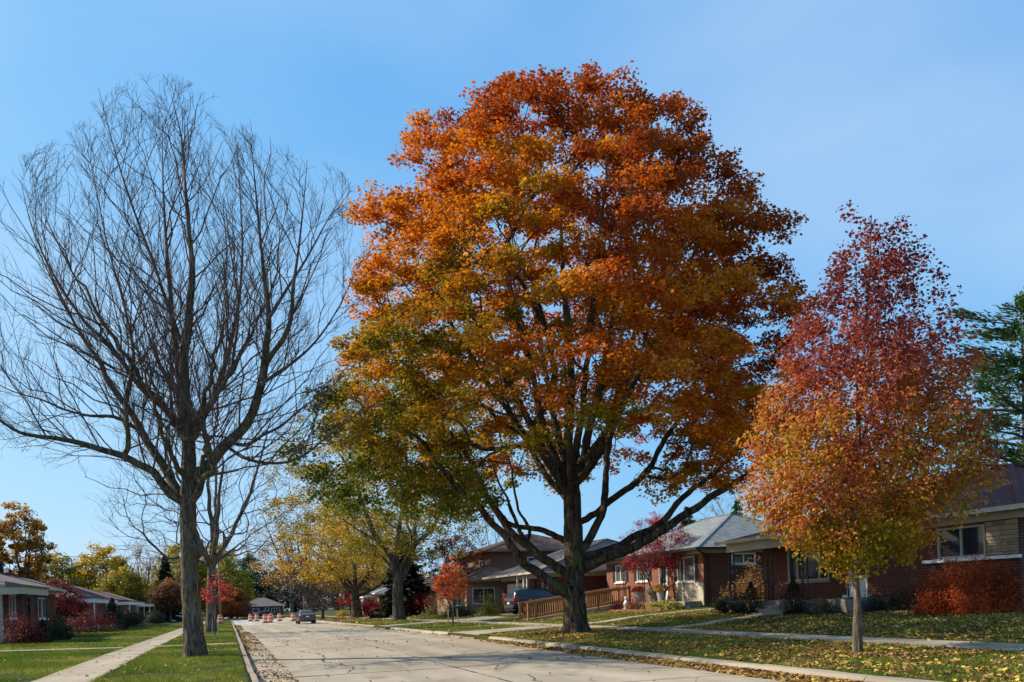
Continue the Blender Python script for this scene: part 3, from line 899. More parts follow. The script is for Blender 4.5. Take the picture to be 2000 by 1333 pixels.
# ---- the big orange maple on the right verge
def big_maple():
    rng = np.random.RandomState(11)
    bx, by = 12.29, 28.24; s = 52.0; B = (1125, 1238)
    root = empty('maple_tree', (bx, by, g1(bx, by)))
    tag(root, 'huge orange maple with thick dark trunk on the verge beside the kerb', 'tree')
    sk = Skel(60000)
    def P(pts, w0, w1): return px_pts(B, pts, s, lin(len(pts), w0, w1))
    sk.limb(P([(1125, 1238), (1123, 1200), (1121, 1150), (1122, 1105), (1120, 1060), (1118, 1000), (1117, 948)], 0, 0), 0.44, 0.28, 0.2, 1.0, root=True)
    def L(p_, r0_, r1_, sg_=0.35, fr_=0.0, **k_): sk.limb(p_, r0_ * 0.82, r1_ * 0.7, sg_, fr_, wob=0.018, rng=rng)
    L(P([(1113, 1165), (1096, 1153), (1072, 1135), (1048, 1119), (1025, 1107), (1014, 1091), (1002, 1076), (987, 1053), (956, 1023), (935, 995), (905, 972), (870, 930), (830, 880), (760, 850)], 0, -2.5), 0.24, 0.06, 0.35, 0.55)
    L(P([(1118, 1125), (1101, 1119), (1075, 1099), (1052, 1084), (1032, 1066), (1005, 1045), (992, 1028), (974, 999), (953, 970), (930, 920), (890, 850), (830, 780)], 0, 1.8), 0.24, 0.06, 0.35, 0.5)
    L(P([(1043, 1081), (1029, 1053), (1015, 1030), (1000, 985), (975, 930), (950, 860)], 0.7, 3.0), 0.12, 0.04, 0.35, 0.5)
    L(P([(1120, 1065), (1098, 1052), (1074, 1037), (1042, 1026), (1012, 1020), (989, 1008), (965, 975), (925, 930), (870, 890), (800, 800)], 0, 4.5), 0.16, 0.05, 0.35, 0.5)
    L(P([(1038, 1053), (1036, 1028), (1027, 1008), (1012, 984), (1006, 950), (1000, 900), (975, 830)], 1.5, 2.5), 0.09, 0.04, 0.35, 0.5)
    L(P([(1125, 1115), (1145, 1108), (1183, 1090), (1236, 1070), (1290, 1035), (1330, 1008), (1380, 975), (1440, 935), (1480, 870), (1520, 780)], 0, -2.2), 0.26, 0.06, 0.35, 0.55)
    L(P([(1122, 1095), (1150, 1087), (1211, 1066), (1241, 1047), (1290, 1025), (1320, 995), (1355, 955), (1410, 915), (1470, 850), (1530, 740)], 0, 1.5), 0.22, 0.06, 0.35, 0.5)
    L(P([(1122, 1085), (1142, 1067), (1163, 1031), (1180, 993), (1183, 958), (1186, 918), (1191, 870), (1200, 800), (1225, 700), (1260, 600)], 0, 0.6), 0.2, 0.06, 0.35, 0.45)
    L(P([(1118, 1030), (1139, 1017), (1168, 999), (1200, 970), (1245, 939), (1284, 903), (1320, 840), (1370, 760), (1420, 660)], 0, 3.5), 0.15, 0.05, 0.35, 0.45)
    L(P([(1116, 960), (1100, 935), (1089, 921), (1065, 894), (1040, 850), (1005, 790), (960, 700), (910, 600)], 0, -1.6), 0.22, 0.06, 0.35, 0.4)
    L(P([(1116, 955), (1095, 915), (1075, 870), (1060, 816), (1045, 740), (1020, 640), (990, 520)], 0, 1.0), 0.2, 0.06, 0.35, 0.4)
    L(P([(1117, 948), (1113, 915), (1110, 870), (1113, 828), (1118, 740), (1110, 620), (1100, 480), (1095, 330)], 0, 0.8), 0.24, 0.05, 0.35, 0.35)
    L(P([(1117, 950), (1130, 920), (1140, 895), (1147, 850), (1160, 790), (1180, 700), (1200, 580), (1210, 420)], 0, -0.8), 0.22, 0.05, 0.35, 0.35)
    # limbs towards and away from the street corner
    for ang, rise, ln, z0 in ((-95, 0.8, 8.0, 4.6), (-60, 1.0, 8.5, 5.4), (-125, 1.05, 8.5, 5.2), (80, 0.9, 8.5, 4.4), (120, 1.1, 9, 5.0), (45, 1.2, 9.0, 5.5), (-80, 1.5, 9.5, 6.0), (100, 1.7, 10.5, 6.0), (-30, 1.5, 9.5, 6.0), (160, 1.5, 10, 6.0)):
        d = math.cos(R(ang)) * CR + math.sin(R(ang)) * CD
        pts = []
        for t in (0, 0.15, 0.35, 0.6, 0.85, 1.0):
            hor = ln * 0.62 * t ** 0.85; ver = ln * rise * 0.62 * t ** 1.15
            pts.append(d * hor + np.array([0, 0, z0 + ver]))
        L(np.array(pts), 0.17, 0.05, 0.4, 0.35)
    prof = [(4.8, 6.2, 5.0), (6.6, 8.3, 6.0), (8.5, 8.7, 7.2), (10.3, 8.5, 8.2), (12.2, 7.8, 8.6), (14.0, 7.4, 8.2), (15.8, 7.1, 7.1), (17.4, 6.2, 5.9), (18.8, 4.8, 4.6), (19.8, 3.0, 3.0), (20.5, 1.2, 1.2)]
    def tidy(T):
        front = np.minimum(T @ CD, 0); kf = (30.7 + front) / 30.7
        T = np.where((front < 0)[:, None], (T - CD * (T @ CD)[:, None]) * kf[:, None] + CD * (T @ CD)[:, None] + np.array([0, 0, 1.4]) * (1 - kf)[:, None], T)
        rad = np.hypot(T @ CR, T @ CD); u = T @ CR
        low = (T[:, 2] < 8.2 + 0.25 * (u + 2)) & (u > -3.0) & (rad < 5.6) | ((T[:, 2] < 6.6) & (rad < 6.3) & (u > -3.4))
        return T[~low]
    pads = tidy(envelope_targets(1500, prof, rng, inner=0.45, flat=0.92, shell=0.36))
    lo = np.stack([rng.uniform(-8.2, -3.6, 90), rng.uniform(-4.0, 4.0, 90), rng.uniform(5.2, 8.4, 90)], 1)
    pads = np.concatenate([pads, lo[:, :1] * CR + lo[:, 1:2] * CD + lo[:, 2:] * np.array([0, 0, 1.0])])
    ro = np.stack([rng.uniform(3.6, 7.6, 80), rng.uniform(-3.5, 3.5, 80), rng.uniform(5.6, 9.6, 80)], 1)
    ro = ro[ro[:, 2] > 4.4 + 0.25 * (7.6 - ro[:, 0])]
    pads = np.concatenate([pads, ro[:, :1] * CR + ro[:, 1:2] * CD + ro[:, 2:] * np.array([0, 0, 1.0])])
    # keep the leaf pads apart so that dark gaps open between them
    keep = []
    for i in range(len(pads)):
        if all(np.linalg.norm((pads[i] - pads[j]) * [1, 1, 1.3]) > 1.24 for j in keep): keep.append(i)
    pads = pads[keep]; npd = len(pads)
    prad = rng.uniform(0.9, 1.5, npd)
    po = unit(pads - np.array([0, 0, 8.0]))
    K = 9
    pid = np.repeat(np.arange(npd), K)
    hd = unit(unit(rng.normal(size=(npd * K, 3))) + po[pid] * 0.55 + np.array([0, 0, 0.7]))
    T = pads[pid] + hd * (prad[pid] * rng.uniform(0.55, 1.0, npd * K))[:, None] * np.array([1, 1, 0.62])
    inn = tidy(envelope_targets(330, prof, rng, inner=0.3, flat=0.9, shell=0.8))
    pid = np.concatenate([pid, npd + np.arange(len(inn))]); T = np.concatenate([T, inn])
    sk.grow(T, 0.45, rng, up=0.45, out=0.4, center=np.array([0, 0, 7.0]), jit=0.07)
    sk.radii(0.0068, 2.08)
    wood_parts(root, sk, M['bark_maple'], M['twig'], 0.06, flare=0.42, sides=44, lobes=6, furrow=0.07)
    # leaf sprays: flattened pads round each branch end, on the side facing out
    n_per = np.where(pid < npd, rng.randint(48, 84, len(T)), rng.randint(10, 34, len(T)))
    ci = np.repeat(np.arange(len(T)), n_per)
    cl = T[ci]; m = len(ci)
    rr = rng.uniform(0.34, 0.58, len(T))[ci]
    d = unit(rng.normal(size=(m, 3))) * (rng.uniform(0, 1, (m, 1)) ** 0.45)
    d[:, 2] *= 0.62
    ow = unit(T - np.array([0, 0, 9.0]))[ci]
    C = cl + d * rr[:, None] + ow * 0.08
    C[:, 2] -= 0.18 * (d[:, 0] ** 2 + d[:, 1] ** 2) * rr
    V, Fq = leaf_geo(C, 0.130, rng, nrm_up=0.7, aspect=0.85, outward=ow * 0.5, droop=0.5)
    # colour: rust and orange above and outside, gold and green low on the left and inside
    zc = (C[:, 2] - 5) / 17; uu = C @ CR / 9
    clr = rng.uniform(-1, 1, npd + len(inn))[pid][ci]
    t = 0.67 + 0.58 * (zc - 0.42) + 0.26 * uu + 0.34 * (fnoise(C, 4.5, 3) - 0.5) + 0.15 * clr + rng.normal(size=m) * 0.07 - 0.16 * (pid >= npd)[ci] - 0.38 * np.clip(-uu - 0.05, 0, 1) * np.clip(0.62 - zc, 0, 1) - 0.25 * np.clip(0.30 - zc, 0, 1)
    depth = np.linalg.norm(C - np.array([0, 0, 12.5]), axis=1) / 9
    t += 0.22 * np.clip(depth - 0.75, -0.4, 0.3)
    cc = pal(np.clip(t, 0, 1), [(0.0, (0.085, 0.125, 0.010)), (0.2, (0.19, 0.18, 0.012)), (0.34, (0.38, 0.24, 0.012)), (0.48, (0.64, 0.27, 0.013)), (0.64, (0.66, 0.20, 0.012)), (0.82, (0.54, 0.125, 0.010)), (1.0, (0.36, 0.068, 0.010))])
    cc = vary(cc, rng, 0.28)
    link('crown', np_mesh('crown', V, [Fq], M['leaf'], colors=np.repeat(cc, 4, axis=0)), root)
    # healed pruning scar on the trunk
    a = -CD * 0.48 - CR * 0.12 + np.array([0, 0, 1.62])
    mb = MB(); pts = []
    for k in range(15):
        an = 2 * math.pi * k / 14
        pts.append(a + CR * 0.12 * math.cos(an) + np.array([0, 0, 0.22 * math.sin(an)]) + CD * (0.05 * abs(math.cos(an))))
    mb.tube(pts, 0.045, 8)
    mb.build('pruning_scar', M['bark_bare'], root, smooth=True)
    return root
big_maple()

# ---- the bare tree on the left verge
def big_bare():
    rng = np.random.RandomState(5)
    bx, by = -1.04, 27.63; s = 62.1; B = (380, 1283)
    root = empty('bare_tree', (bx, by, g1(bx, by)))
    tag(root, 'tall leafless tree with rugged trunk and spreading crown on the left verge', 'tree')
    sk = Skel(90000)
    def P(pts, w0, w1): return px_pts(B, pts, s, lin(len(pts), w0, w1))
    def L(*a_, **k_): sk.limb(*a_, taper=1.15, **k_)
    L(P([(381, 1283), (377, 1230), (374, 1180), (371, 1130), (370, 1080), (368, 1030), (366, 983)], 0, 0), 0.30, 0.245, 0.18, 1.0, root=True)
    L(P([(366, 983), (369, 938), (371, 870), (366, 800), (364, 750), (366, 694), (375, 649), (379, 600), (385, 540), (380, 460), (374, 380), (368, 290), (350, 210)], 0, -0.6), 0.23, 0.008, 0.3, 0.3)
    L(P([(370, 850), (361, 825), (347, 780), (343, 742), (330, 675), (321, 630), (312, 560), (300, 450), (290, 330), (285, 200)], 0, 1.2), 0.14, 0.007, 0.3, 0.3)
    L(P([(372, 985), (386, 938), (413, 915), (443, 881), (480, 851), (503, 825), (521, 784), (533, 746), (540, 698), (548, 656), (545, 600), (538, 520), (532, 430), (525, 330)], 0, -1.8), 0.2, 0.007, 0.3, 0.25)
    L(P([(538, 735), (578, 690), (596, 656), (604, 607), (618, 540), (632, 450), (640, 400)], -1.2, -2.6), 0.09, 0.006, 0.3, 0.1)
    L(P([(368, 985), (394, 964), (409, 939), (437, 928), (435, 904), (431, 870), (426, 840), (401, 806), (371, 761), (350, 690), (335, 600)], 0, -2.6), 0.13, 0.007, 0.25, 0.3)
    L(P([(546, 670), (580, 600), (615, 530), (650, 450), (690, 370)], -1.6, -0.4), 0.06, 0.006, 0.3, 0.05)
    L(P([(521, 784), (570, 740), (620, 680), (660, 600), (695, 500)], -1.5, 0.6), 0.06, 0.006, 0.3, 0.05)
    L(P([(428, 840), (465, 795), (488, 761), (499, 724), (510, 650), (500, 560), (490, 460)], -1.6, -2.4), 0.07, 0.006, 0.3, 0.1)
    L(P([(462, 870), (490, 884), (518, 887), (548, 874), (585, 862), (630, 832), (690, 795), (750, 745)], -1.0, -3.0), 0.065, 0.006, 0.3, 0.3)
    L(P([(455, 878), (490, 902), (533, 911), (585, 900), (638, 855), (700, 800), (770, 720)], -1.0, 0.5), 0.06, 0.006, 0.3, 0.3)
    L(P([(366, 985), (338, 968), (323, 945), (311, 926), (289, 915), (263, 900), (225, 889), (184, 877), (150, 872), (109, 868), (83, 859), (49, 832), (0, 800), (-50, 760)], 0, -2.0), 0.15, 0.007, 0.28, 0.2)
    L(P([(358, 983), (345, 962), (330, 941), (315, 915), (296, 889), (270, 855), (244, 810), (210, 765), (180, 724), (161, 686), (131, 649), (95, 590), (50, 500), (10, 400)], 0, 1.5), 0.16, 0.007, 0.28, 0.2)
    L(P([(272, 900), (277, 862), (276, 810), (285, 780), (296, 742), (300, 705), (285, 620), (260, 520), (240, 400)], -0.8, -1.8), 0.08, 0.006, 0.28, 0.15)
    L(P([(362, 850), (338, 814), (311, 788), (281, 761), (248, 712), (210, 667), (180, 637), (130, 560), (90, 470), (70, 380)], 0, -0.8), 0.11, 0.006, 0.3, 0.2)
    L(P([(262, 840), (240, 825), (203, 806), (161, 806), (112, 795), (68, 776), (0, 755), (-60, 710)], 0.8, 0.2), 0.07, 0.006, 0.3, 0.2)
    L(P([(371, 870), (385, 830), (410, 760), (430, 680), (445, 580), (450, 460), (440, 330), (430, 230)], 0, 1.6), 0.1, 0.006, 0.3, 0.2)
    L(P([(366, 700), (340, 620), (310, 520), (270, 400), (245, 300), (230, 220)], 0, -1.2), 0.07, 0.006, 0.3, 0.2)
    for ang, rise, ln, z0 in ((-90, 1.0, 7.0, 5.3), (90, 1.0, 7.0, 5.5), (-50, 1.0, 7.5, 6.5), (120, 1.4, 8, 6.5), (60, 1.6, 8, 7), (-120, 1.15, 7.5, 7.0)):
        d = math.cos(R(ang)) * CR + math.sin(R(ang)) * CD
        L(np.array([d * ln * 0.6 * t ** 0.9 + np.array([0, 0, z0 + ln * rise * 0.6 * t ** 1.1]) for t in (0, 0.2, 0.45, 0.7, 1)]), 0.1, 0.006, 0.35, 0.2, wob=0.05, rng=rng)
    prof = np.array([(4.6, 4.2, 3.6), (6.2, 6.6, 5.6), (7.2, 7.0, 5.6), (8.5, 7.0, 5.3), (10.5, 6.7, 5.3), (12.5, 6.5, 5.5), (14.0, 6.1, 5.5), (15.2, 5.3, 5.2), (16.2, 4.2, 4.2), (17.2, 2.9, 2.2), (18.0, 1.9, 0.7), (18.4, 1.2, 0.2)])
    ex = feather(sk, rng, prof, 25.8)
    wood_parts(root, sk, M['bark_bare'], M['twig'], 0.045, flare=0.28, sides=36, lobes=5, extra=ex, furrow=0.06)
    # old pruning stub and burl
    z = px_pts(B, [(356, 1082)], s, [0])[0]
    st = MB().lathe([(0.13, -0.14), (0.14, 0.0), (0.13, 0.05), (0.08, 0.06)], 0, 0, 0, 12).build('pruned_stub', M['cutwood'], root, smooth=False)
    st.location = tuple(z); st.rotation_euler = (R(12), R(-78), 0)
    z = px_pts(B, [(388, 1072)], s, [-0.05])[0]
    V = []; 
    bm = bmesh.new(); bmesh.ops.create_icosphere(bm, subdivisions=3, radius=0.22)
    for v in bm.verts:
        k = 1 + 0.35 * mnoise.noise(v.co * 7); v.co = Vector((v.co.x * k, v.co.y * k, v.co.z * k * 1.35))
    me = bpy.data.meshes.new('burl'); bm.to_mesh(me); bm.free(); me.materials.append(M['bark_bare'])
    for p in me.polygons: p.use_smooth = True
    o = link('burl', me, root); o.location = tuple(z)
big_bare()

# ---- the pear tree in red, orange and gold at the right
def pear():
    rng = np.random.RandomState(21)
    bx, by = 12.29, 13.68; s = 94.4; B = (1677, 1277)
    root = empty('pear_tree', (bx, by, g1(bx, by)))
    tag(root, 'young tree with slim grey trunk and crown shading from maroon to gold', 'tree')
    sk = Skel(40000)
    def P(pts, w0, w1): return px_pts(B, pts, s, lin(len(pts), w0, w1))
    L = sk.limb
    L(P([(1677, 1277), (1675, 1220), (1672, 1160), (1669, 1110), (1668, 1040), (1670, 960), (1675, 860), (1682, 760), (1690, 650), (1698, 540), (1702, 420)], 0, 0), 0.09, 0.012, 0.14, 0.28, root=True)
    for (x, y), w0 in (((1560, 950), -0.5), ((1500, 900), 0.4), ((1790, 960), -0.6), ((1850, 900), 0.4), ((1600, 800), -0.8), ((1760, 780), -0.9), ((1640, 640), 0.5), ((1760, 600), 0.3), ((1620, 720), 0.9), ((1800, 720), 0.8), ((1660, 520), -0.3), ((1750, 480), 0.2), ((1540, 800), 0.1), ((1840, 780), 0)):
        e = px_pts(B, [(x, y)], s, [w0])[0]
        z0 = 1.75 + max(0, (e[2] - 3.0)) * 0.55
        u0 = np.interp(z0, [0, 9], [0, 0.0])
        k = int(np.argmin(np.abs(sk.P[:60, 2] - z0))); p0 = sk.P[k]
        L(np.array([p0, p0 * 0.65 + e * 0.35 + np.array([0, 0, -0.12]), p0 * 0.3 + e * 0.7 + np.array([0, 0, -0.08]), e]), 0.035, 0.008, 0.2, 0.15)
    c0 = 0.25
    pl = [(1115, 1640, 1735), (1085, 1580, 1790), (1050, 1530, 1850), (1010, 1462, 1892), (950, 1450, 1912), (850, 1472, 1902), (750, 1508, 1882), (650, 1545, 1852), (600, 1580, 1842), (550, 1615, 1818), (500, 1642, 1796), (455, 1672, 1758), (425, 1696, 1724)]
    prof = []
    for y, xl, xr in pl:
        a = px_pts(B, [(xl, y), (xr, y)], s, [0, 0]); prof.append((a[0][2], max(0.05, -(a[0] @ CR)), max(0.05, a[1] @ CR)))
    T = envelope_targets(1500, prof, rng, inner=0.12, flat=1.0, shell=0.5)
    zt = T[:, 2]
    T = T[(rng.uniform(size=len(T)) < np.interp(zt, [4.5, 6.2, 9], [1, 0.62, 0.36])) & (fnoise(T, 1.3, 9) > 0.24)]
    sk.grow(T, 0.2, rng, up=0.9, out=0.25, bend=1.2, center=np.array([0, 0, 2.2]), jit=0.05)
    sk.radii(0.0022, 2.05)
    wood_parts(root, sk, M['bark_pear'], M['twig'], 0.03, flare=0.12, sides=16, lobes=3)
    n_per = rng.randint(34, 82, len(T))
    ci = np.repeat(np.arange(len(T)), n_per); m = len(ci)
    d = unit(rng.normal(size=(m, 3))) * (rng.uniform(0, 1, (m, 1)) ** 0.5)
    C = T[ci] + d * rng.uniform(0.22, 0.42, len(T))[ci][:, None] * np.array([1, 1, 0.95])
    ow = unit(T * np.array([1, 1, 0.3]) - np.array([0, 0, 1.2]))[ci]
    V, Fq = leaf_geo(C, 0.084, rng, nrm_up=0.25, aspect=0.72, outward=ow * 0.6, droop=0.6, fold=0.16)
    z = C[:, 2]; t = (z - 1.6) / 7.4 + 0.42 * (fnoise(C, 1.9, 31) - 0.5) + rng.normal(size=m) * 0.10
    rim = np.hypot(C @ CR, C @ CD) / np.interp(z, [p[0] for p in sorted(prof)], [(p[1] + p[2]) / 2 for p in sorted(prof)])
    t += 0.12 * (rim - 0.7)
    cc = pal(np.clip(t, 0, 1), [(0.0, (0.33, 0.26, 0.015)), (0.13, (0.48, 0.29, 0.02)), (0.26, (0.56, 0.23, 0.035)), (0.40, (0.52, 0.15, 0.05)), (0.56, (0.44, 0.10, 0.055)), (0.74, (0.26, 0.05, 0.036)), (1.0, (0.15, 0.028, 0.022))])
    cc = vary(cc, rng, 0.32)
    link('crown', np_mesh('crown', V, [Fq], M['leaf_gloss'], colors=np.repeat(cc, 4, axis=0)), root)
pear()

# ---- the other trees share one generator
def tree(name, label, pos, height, spread, palette, leaves=6000, leaf=0.16, fork=0.28, targets=260, seed=1, group=None, rtrunk=None,
         clump=0.8, lift=0.35, bark='bark_far', twig='twig', cat='tree', limbs=5, bare=False, twigs=0, tlen=0.7, stops_noise=4.0, custom=None,
         flat=0.75, low=0.3, thick=0.05, tip=None, flare=0.35, gap=0.0, lopsided=(1, 1), multi=0, mat='leaf', seg=None, trunkbend=0.0, shell=0.5, up=0.5, scale_noise=0.55, lean=0.0):
    rng = np.random.RandomState(seed)
    x, y = pos; root = empty(name, (x, y, g1(x, y)))
    tag(root, label, cat, group)
    sk = Skel(60000)
    rt = rtrunk or height * 0.02
    zf = height * fork; seg = seg or height * (0.03 if height < 9 else 0.046)
    if custom is not None:
        for i, (pts, r0, r1, free) in enumerate(custom):
            sk.limb(pts, r0, r1, seg, free, root=(i == 0))
    else:
        nst = max(1, multi)
        for k in range(nst):
            a = 2 * math.pi * k / nst + rng.uniform(0, 1); lean_ = (0.14 if multi else 0.015) * height
            dv = (math.cos(a) * CR + math.sin(a) * CD) * lean_ + CR * lean * height
            sk.limb(np.array([[0, 0, 0], dv * 0.3 + [0, 0, zf * 0.5], dv * 0.7 + np.array([0, 0, zf]) ]), rt * (0.6 if multi else 1), rt * (0.45 if multi else 0.75), seg, 1.0, root=(k == 0))
            p0 = sk.P[sk.n - 1].copy()
            nl = limbs if not multi else max(2, limbs // nst)
            for q in range(nl):
                aa = 2 * math.pi * (q + rng.uniform(-0.25, 0.25)) / nl + a
                d = math.cos(aa) * CR + math.sin(aa) * CD
                h = (height - zf) * rng.uniform(0.55, 0.8); ho = spread * rng.uniform(0.35, 0.65)
                sk.limb(np.array([p0, p0 + d * ho * 0.4 + [0, 0, h * 0.28], p0 + d * ho * 0.75 + [0, 0, h * 0.65], p0 + d * ho + np.array([0, 0, h])]), rt * 0.5, rt * 0.12, seg, 0.25, wob=seg * 0.06, rng=rng)
            sk.limb(np.array([p0, p0 + [0, 0, (height - zf) * 0.4], p0 + [0, 0, (height - zf) * 0.85]]), rt * 0.5, rt * 0.08, seg, 0.2, wob=seg * 0.08, rng=rng)
    z0 = height * low
    prof = []
    for t in np.linspace(0, 1, 9):
        rr = spread * (math.sin(math.pi * min(1, (0.12 + 0.88 * t) ** flat)) ** 0.75) * (1.0)
        prof.append((z0 + (height - z0) * t, max(0.1, rr * lopsided[0]), max(0.1, rr * lopsided[1])))
    T = envelope_targets(targets, prof, rng, inner=0.2, shell=shell)
    if gap: T = T[fnoise(T, spread * 0.55, seed + 50) > gap]
    sk.grow(T, seg, rng, up=up, out=0.35, center=np.array([0, 0, max(zf, z0)]), jit=0.08, bend=1.1)
    sk.radii(tip or 0.008, 2.0)
    ex = None
    if twigs: ex, _ = fine_twigs(sk, rng, 0.03, twigs, tlen, up=up * 0.8, r0=0.009 if bare else 0.008, gen=2, zmin=zf)
    wood_parts(root, sk, M[bark], M[twig], thick, flare=flare, sides=10, extra=ex, twig_sides=3)
    if not bare:
        per = max(4, int(leaves / max(1, len(T))))
        ci = np.repeat(np.arange(len(T)), per); m = len(ci)
        d = unit(rng.normal(size=(m, 3))) * (rng.uniform(0, 1, (m, 1)) ** 0.45); d[:, 2] *= 0.65
        C = T[ci] + d * (clump * rng.uniform(0.6, 1.3, len(T)))[ci][:, None]
        V, Fq = leaf_geo(C, leaf, rng, nrm_up=0.6, aspect=0.75, droop=0.4)
        t = 0.5 + scale_noise * (fnoise(C, stops_noise, seed + 7) - 0.5) + 0.28 * rng.uniform(-1, 1, len(T))[ci] + rng.normal(size=m) * 0.08 + lift * ((C[:, 2] - z0) / (height - z0) - 0.5)
        cc = vary(pal(np.clip(t, 0, 1), palette), rng, 0.28)
        link('crown', np_mesh('crown', V, [Fq], M[mat], colors=np.repeat(cc, 4, axis=0)), root)
    return root

GOLD = [(0, (0.22, 0.19, 0.02)), (0.4, (0.50, 0.30, 0.02)), (0.75, (0.62, 0.36, 0.025)), (1, (0.60, 0.24, 0.02))]
YGREEN = [(0, (0.11, 0.14, 0.014)), (0.4, (0.28, 0.27, 0.022)), (0.7, (0.46, 0.37, 0.028)), (1, (0.60, 0.42, 0.03))]
OLIVE = [(0, (0.09, 0.11, 0.018)), (0.5, (0.25, 0.22, 0.024)), (1, (0.48, 0.32, 0.03))]
RUST = [(0, (0.20, 0.11, 0.03)), (0.5, (0.42, 0.22, 0.04)), (1, (0.60, 0.32, 0.035))]
MAROON = [(0, (0.085, 0.012, 0.018)), (0.5, (0.17, 0.018, 0.026)), (1, (0.30, 0.030, 0.035))]
CRIMSON = [(0, (0.30, 0.010, 0.016)), (0.5, (0.50, 0.018, 0.022)), (1, (0.66, 0.035, 0.03))]
FIRE = [(0, (0.46, 0.06, 0.022)), (0.5, (0.66, 0.14, 0.025)), (1, (0.72, 0.24, 0.03))]
DARKGREEN = [(0, (0.010, 0.018, 0.009)), (0.6, (0.020, 0.034, 0.013)), (1, (0.035, 0.05, 0.018))]

# second leafless tree further along the left verge
tree('bare_tree', 'smaller leafless tree behind the red sapling on the left verge', (-1.15, 59.4), 18.5, 6.8, None, bare=True, targets=800, twigs=1, tlen=0.9, seed=31,
     fork=0.24, rtrunk=0.36, low=0.26, up=0.2, limbs=5, tip=0.010, flat=0.6, thick=0.06, bark='bark_bare')

# honey locust with tall forked grey trunk
def locust():
    s = 23.0; B = (778, 1212)
    def P(pts, w0, w1): return px_pts(B, pts, s, lin(len(pts), w0, w1))
    cu = [(P([(779, 1212), (777, 1175), (777, 1140), (777, 1128)], 0, 0), 0.52, 0.42, 1.0),
          (P([(776, 1135), (770, 1105), (765, 1087), (752, 1070), (735, 1049), (723, 1017), (712, 985), (695, 930), (660, 880)], 0, -1.5), 0.32, 0.08, 0.55),
          (P([(776, 1120), (773, 1087), (775, 1052), (779, 1017), (786, 985), (790, 900), (780, 800)], 0, 1.2), 0.26, 0.07, 0.5),
          (P([(779, 1132), (787, 1126), (800, 1091), (808, 1066), (822, 1052), (843, 1035), (852, 1014), (870, 990), (905, 950)], 0, 0.5), 0.3, 0.07, 0.55),
          (P([(806, 1070), (808, 1035), (810, 990), (820, 920), (830, 830)], 0.3, 1.6), 0.16, 0.06, 0.4),
          (P([(752, 1070), (725, 1050), (690, 1030), (650, 1000), (600, 960)], 0, 1.0), 0.12, 0.05, 0.4)]
    tree('honey_locust', 'tall yellow green tree with forked grey trunk beside the second drive apron', (13.65, 69.0), 23.0, 9.6, [(0, (0.10, 0.12, 0.012)), (0.4, (0.27, 0.23, 0.016)), (0.7, (0.44, 0.29, 0.018)), (1, (0.58, 0.32, 0.02))], leaves=48000, leaf=0.185, targets=820,
         seed=41, custom=cu, low=0.22, rtrunk=0.55, clump=0.95, lift=0.1, bark='bark_far', seg=0.6, tip=0.010, gap=0.08, lopsided=(1.15, 0.95), thick=0.09)
locust()
# golden maple beyond it
def golden():
    s = 16.7; B = (695, 1207)
    def P(pts, w0, w1): return px_pts(B, pts, s, lin(len(pts), w0, w1))
    cu = [(P([(697, 1207), (696, 1185), (693, 1165), (692, 1155)], 0, 0), 0.62, 0.5, 1.0),
          (P([(692, 1160), (680, 1148), (665, 1130), (650, 1112), (635, 1095), (615, 1075)], 0, -1), 0.36, 0.08, 0.5),
          (P([(693, 1157), (693, 1130), (690, 1105), (682, 1070), (675, 1020)], 0, 1), 0.28, 0.08, 0.5),
          (P([(695, 1155), (705, 1140), (718, 1125), (728, 1105), (734, 1080), (745, 1040)], 0, 0), 0.28, 0.08, 0.5),
          (P([(700, 1165), (720, 1155), (740, 1142), (755, 1120)], 0, 1.5), 0.22, 0.07, 0.5)]
    tree('golden_maple', 'golden yellow tree with low spreading limbs and dark trunk beyond the locust', (14.12, 96.8), 15.0, 8.6, GOLD, leaves=17000, leaf=0.24, targets=300,
         seed=43, custom=cu, low=0.30, clump=1.1, lift=0.25, seg=0.6, tip=0.014, gap=0.1, thick=0.1, bark='bark_maple', lopsided=(1.1, 0.9))
golden()
tree('autumn_tree', 'half bare rust and gold tree leaning over the end of the street', (12.2, 131), 19, 11.5, RUST, leaves=9000, leaf=0.26, targets=420, seed=47, low=0.26, fork=0.16,
     rtrunk=0.5, clump=1.2, twigs=1, tlen=1.1, limbs=7, tip=0.015, gap=0.12, lean=-0.05, lift=0.1, thick=0.1)
tree('autumn_tree', 'broad amber tree behind the golden one, left of the spruce', (19.5, 122), 15, 8, RUST, leaves=9000, leaf=0.26, targets=260, seed=48, low=0.2, fork=0.2, clump=1.2, thick=0.1, tip=0.014)
tree('crab_tree', 'low rounded leafless purple brown tree beside the parked saloon', (11.5, 108), 5.6, 3.4, None, bare=True, targets=300, twigs=1, tlen=0.5, seed=51, fork=0.16, rtrunk=0.16,
     low=0.2, limbs=7, tip=0.011, twig='twig_purple', bark='bark_far', flat=0.6, up=0.3)
tree('maple_sapling', 'orange red sapling held by stakes on the right verge', (12.94, 48.4), 4.15, 1.22, FIRE, leaves=3600, leaf=0.105, targets=150, seed=53, fork=0.34, rtrunk=0.035, low=0.36, clump=0.22,
     limbs=4, thick=0.02, tip=0.004, flare=0.1, seg=0.14, bark='bark_pear', stops_noise=1.2, flat=0.72)
tree('maple_sapling', 'thin pink red sapling in front of the smaller leafless tree', (-0.75, 50.3), 3.6, 0.95, [(0, (0.45, 0.03, 0.03)), (1, (0.70, 0.10, 0.07))], leaves=650, leaf=0.11, targets=70, seed=54, fork=0.5, rtrunk=0.03, low=0.52,
     clump=0.22, limbs=4, thick=0.02, tip=0.004, flare=0.1, seg=0.14, bark='bark_pear', gap=0.2)
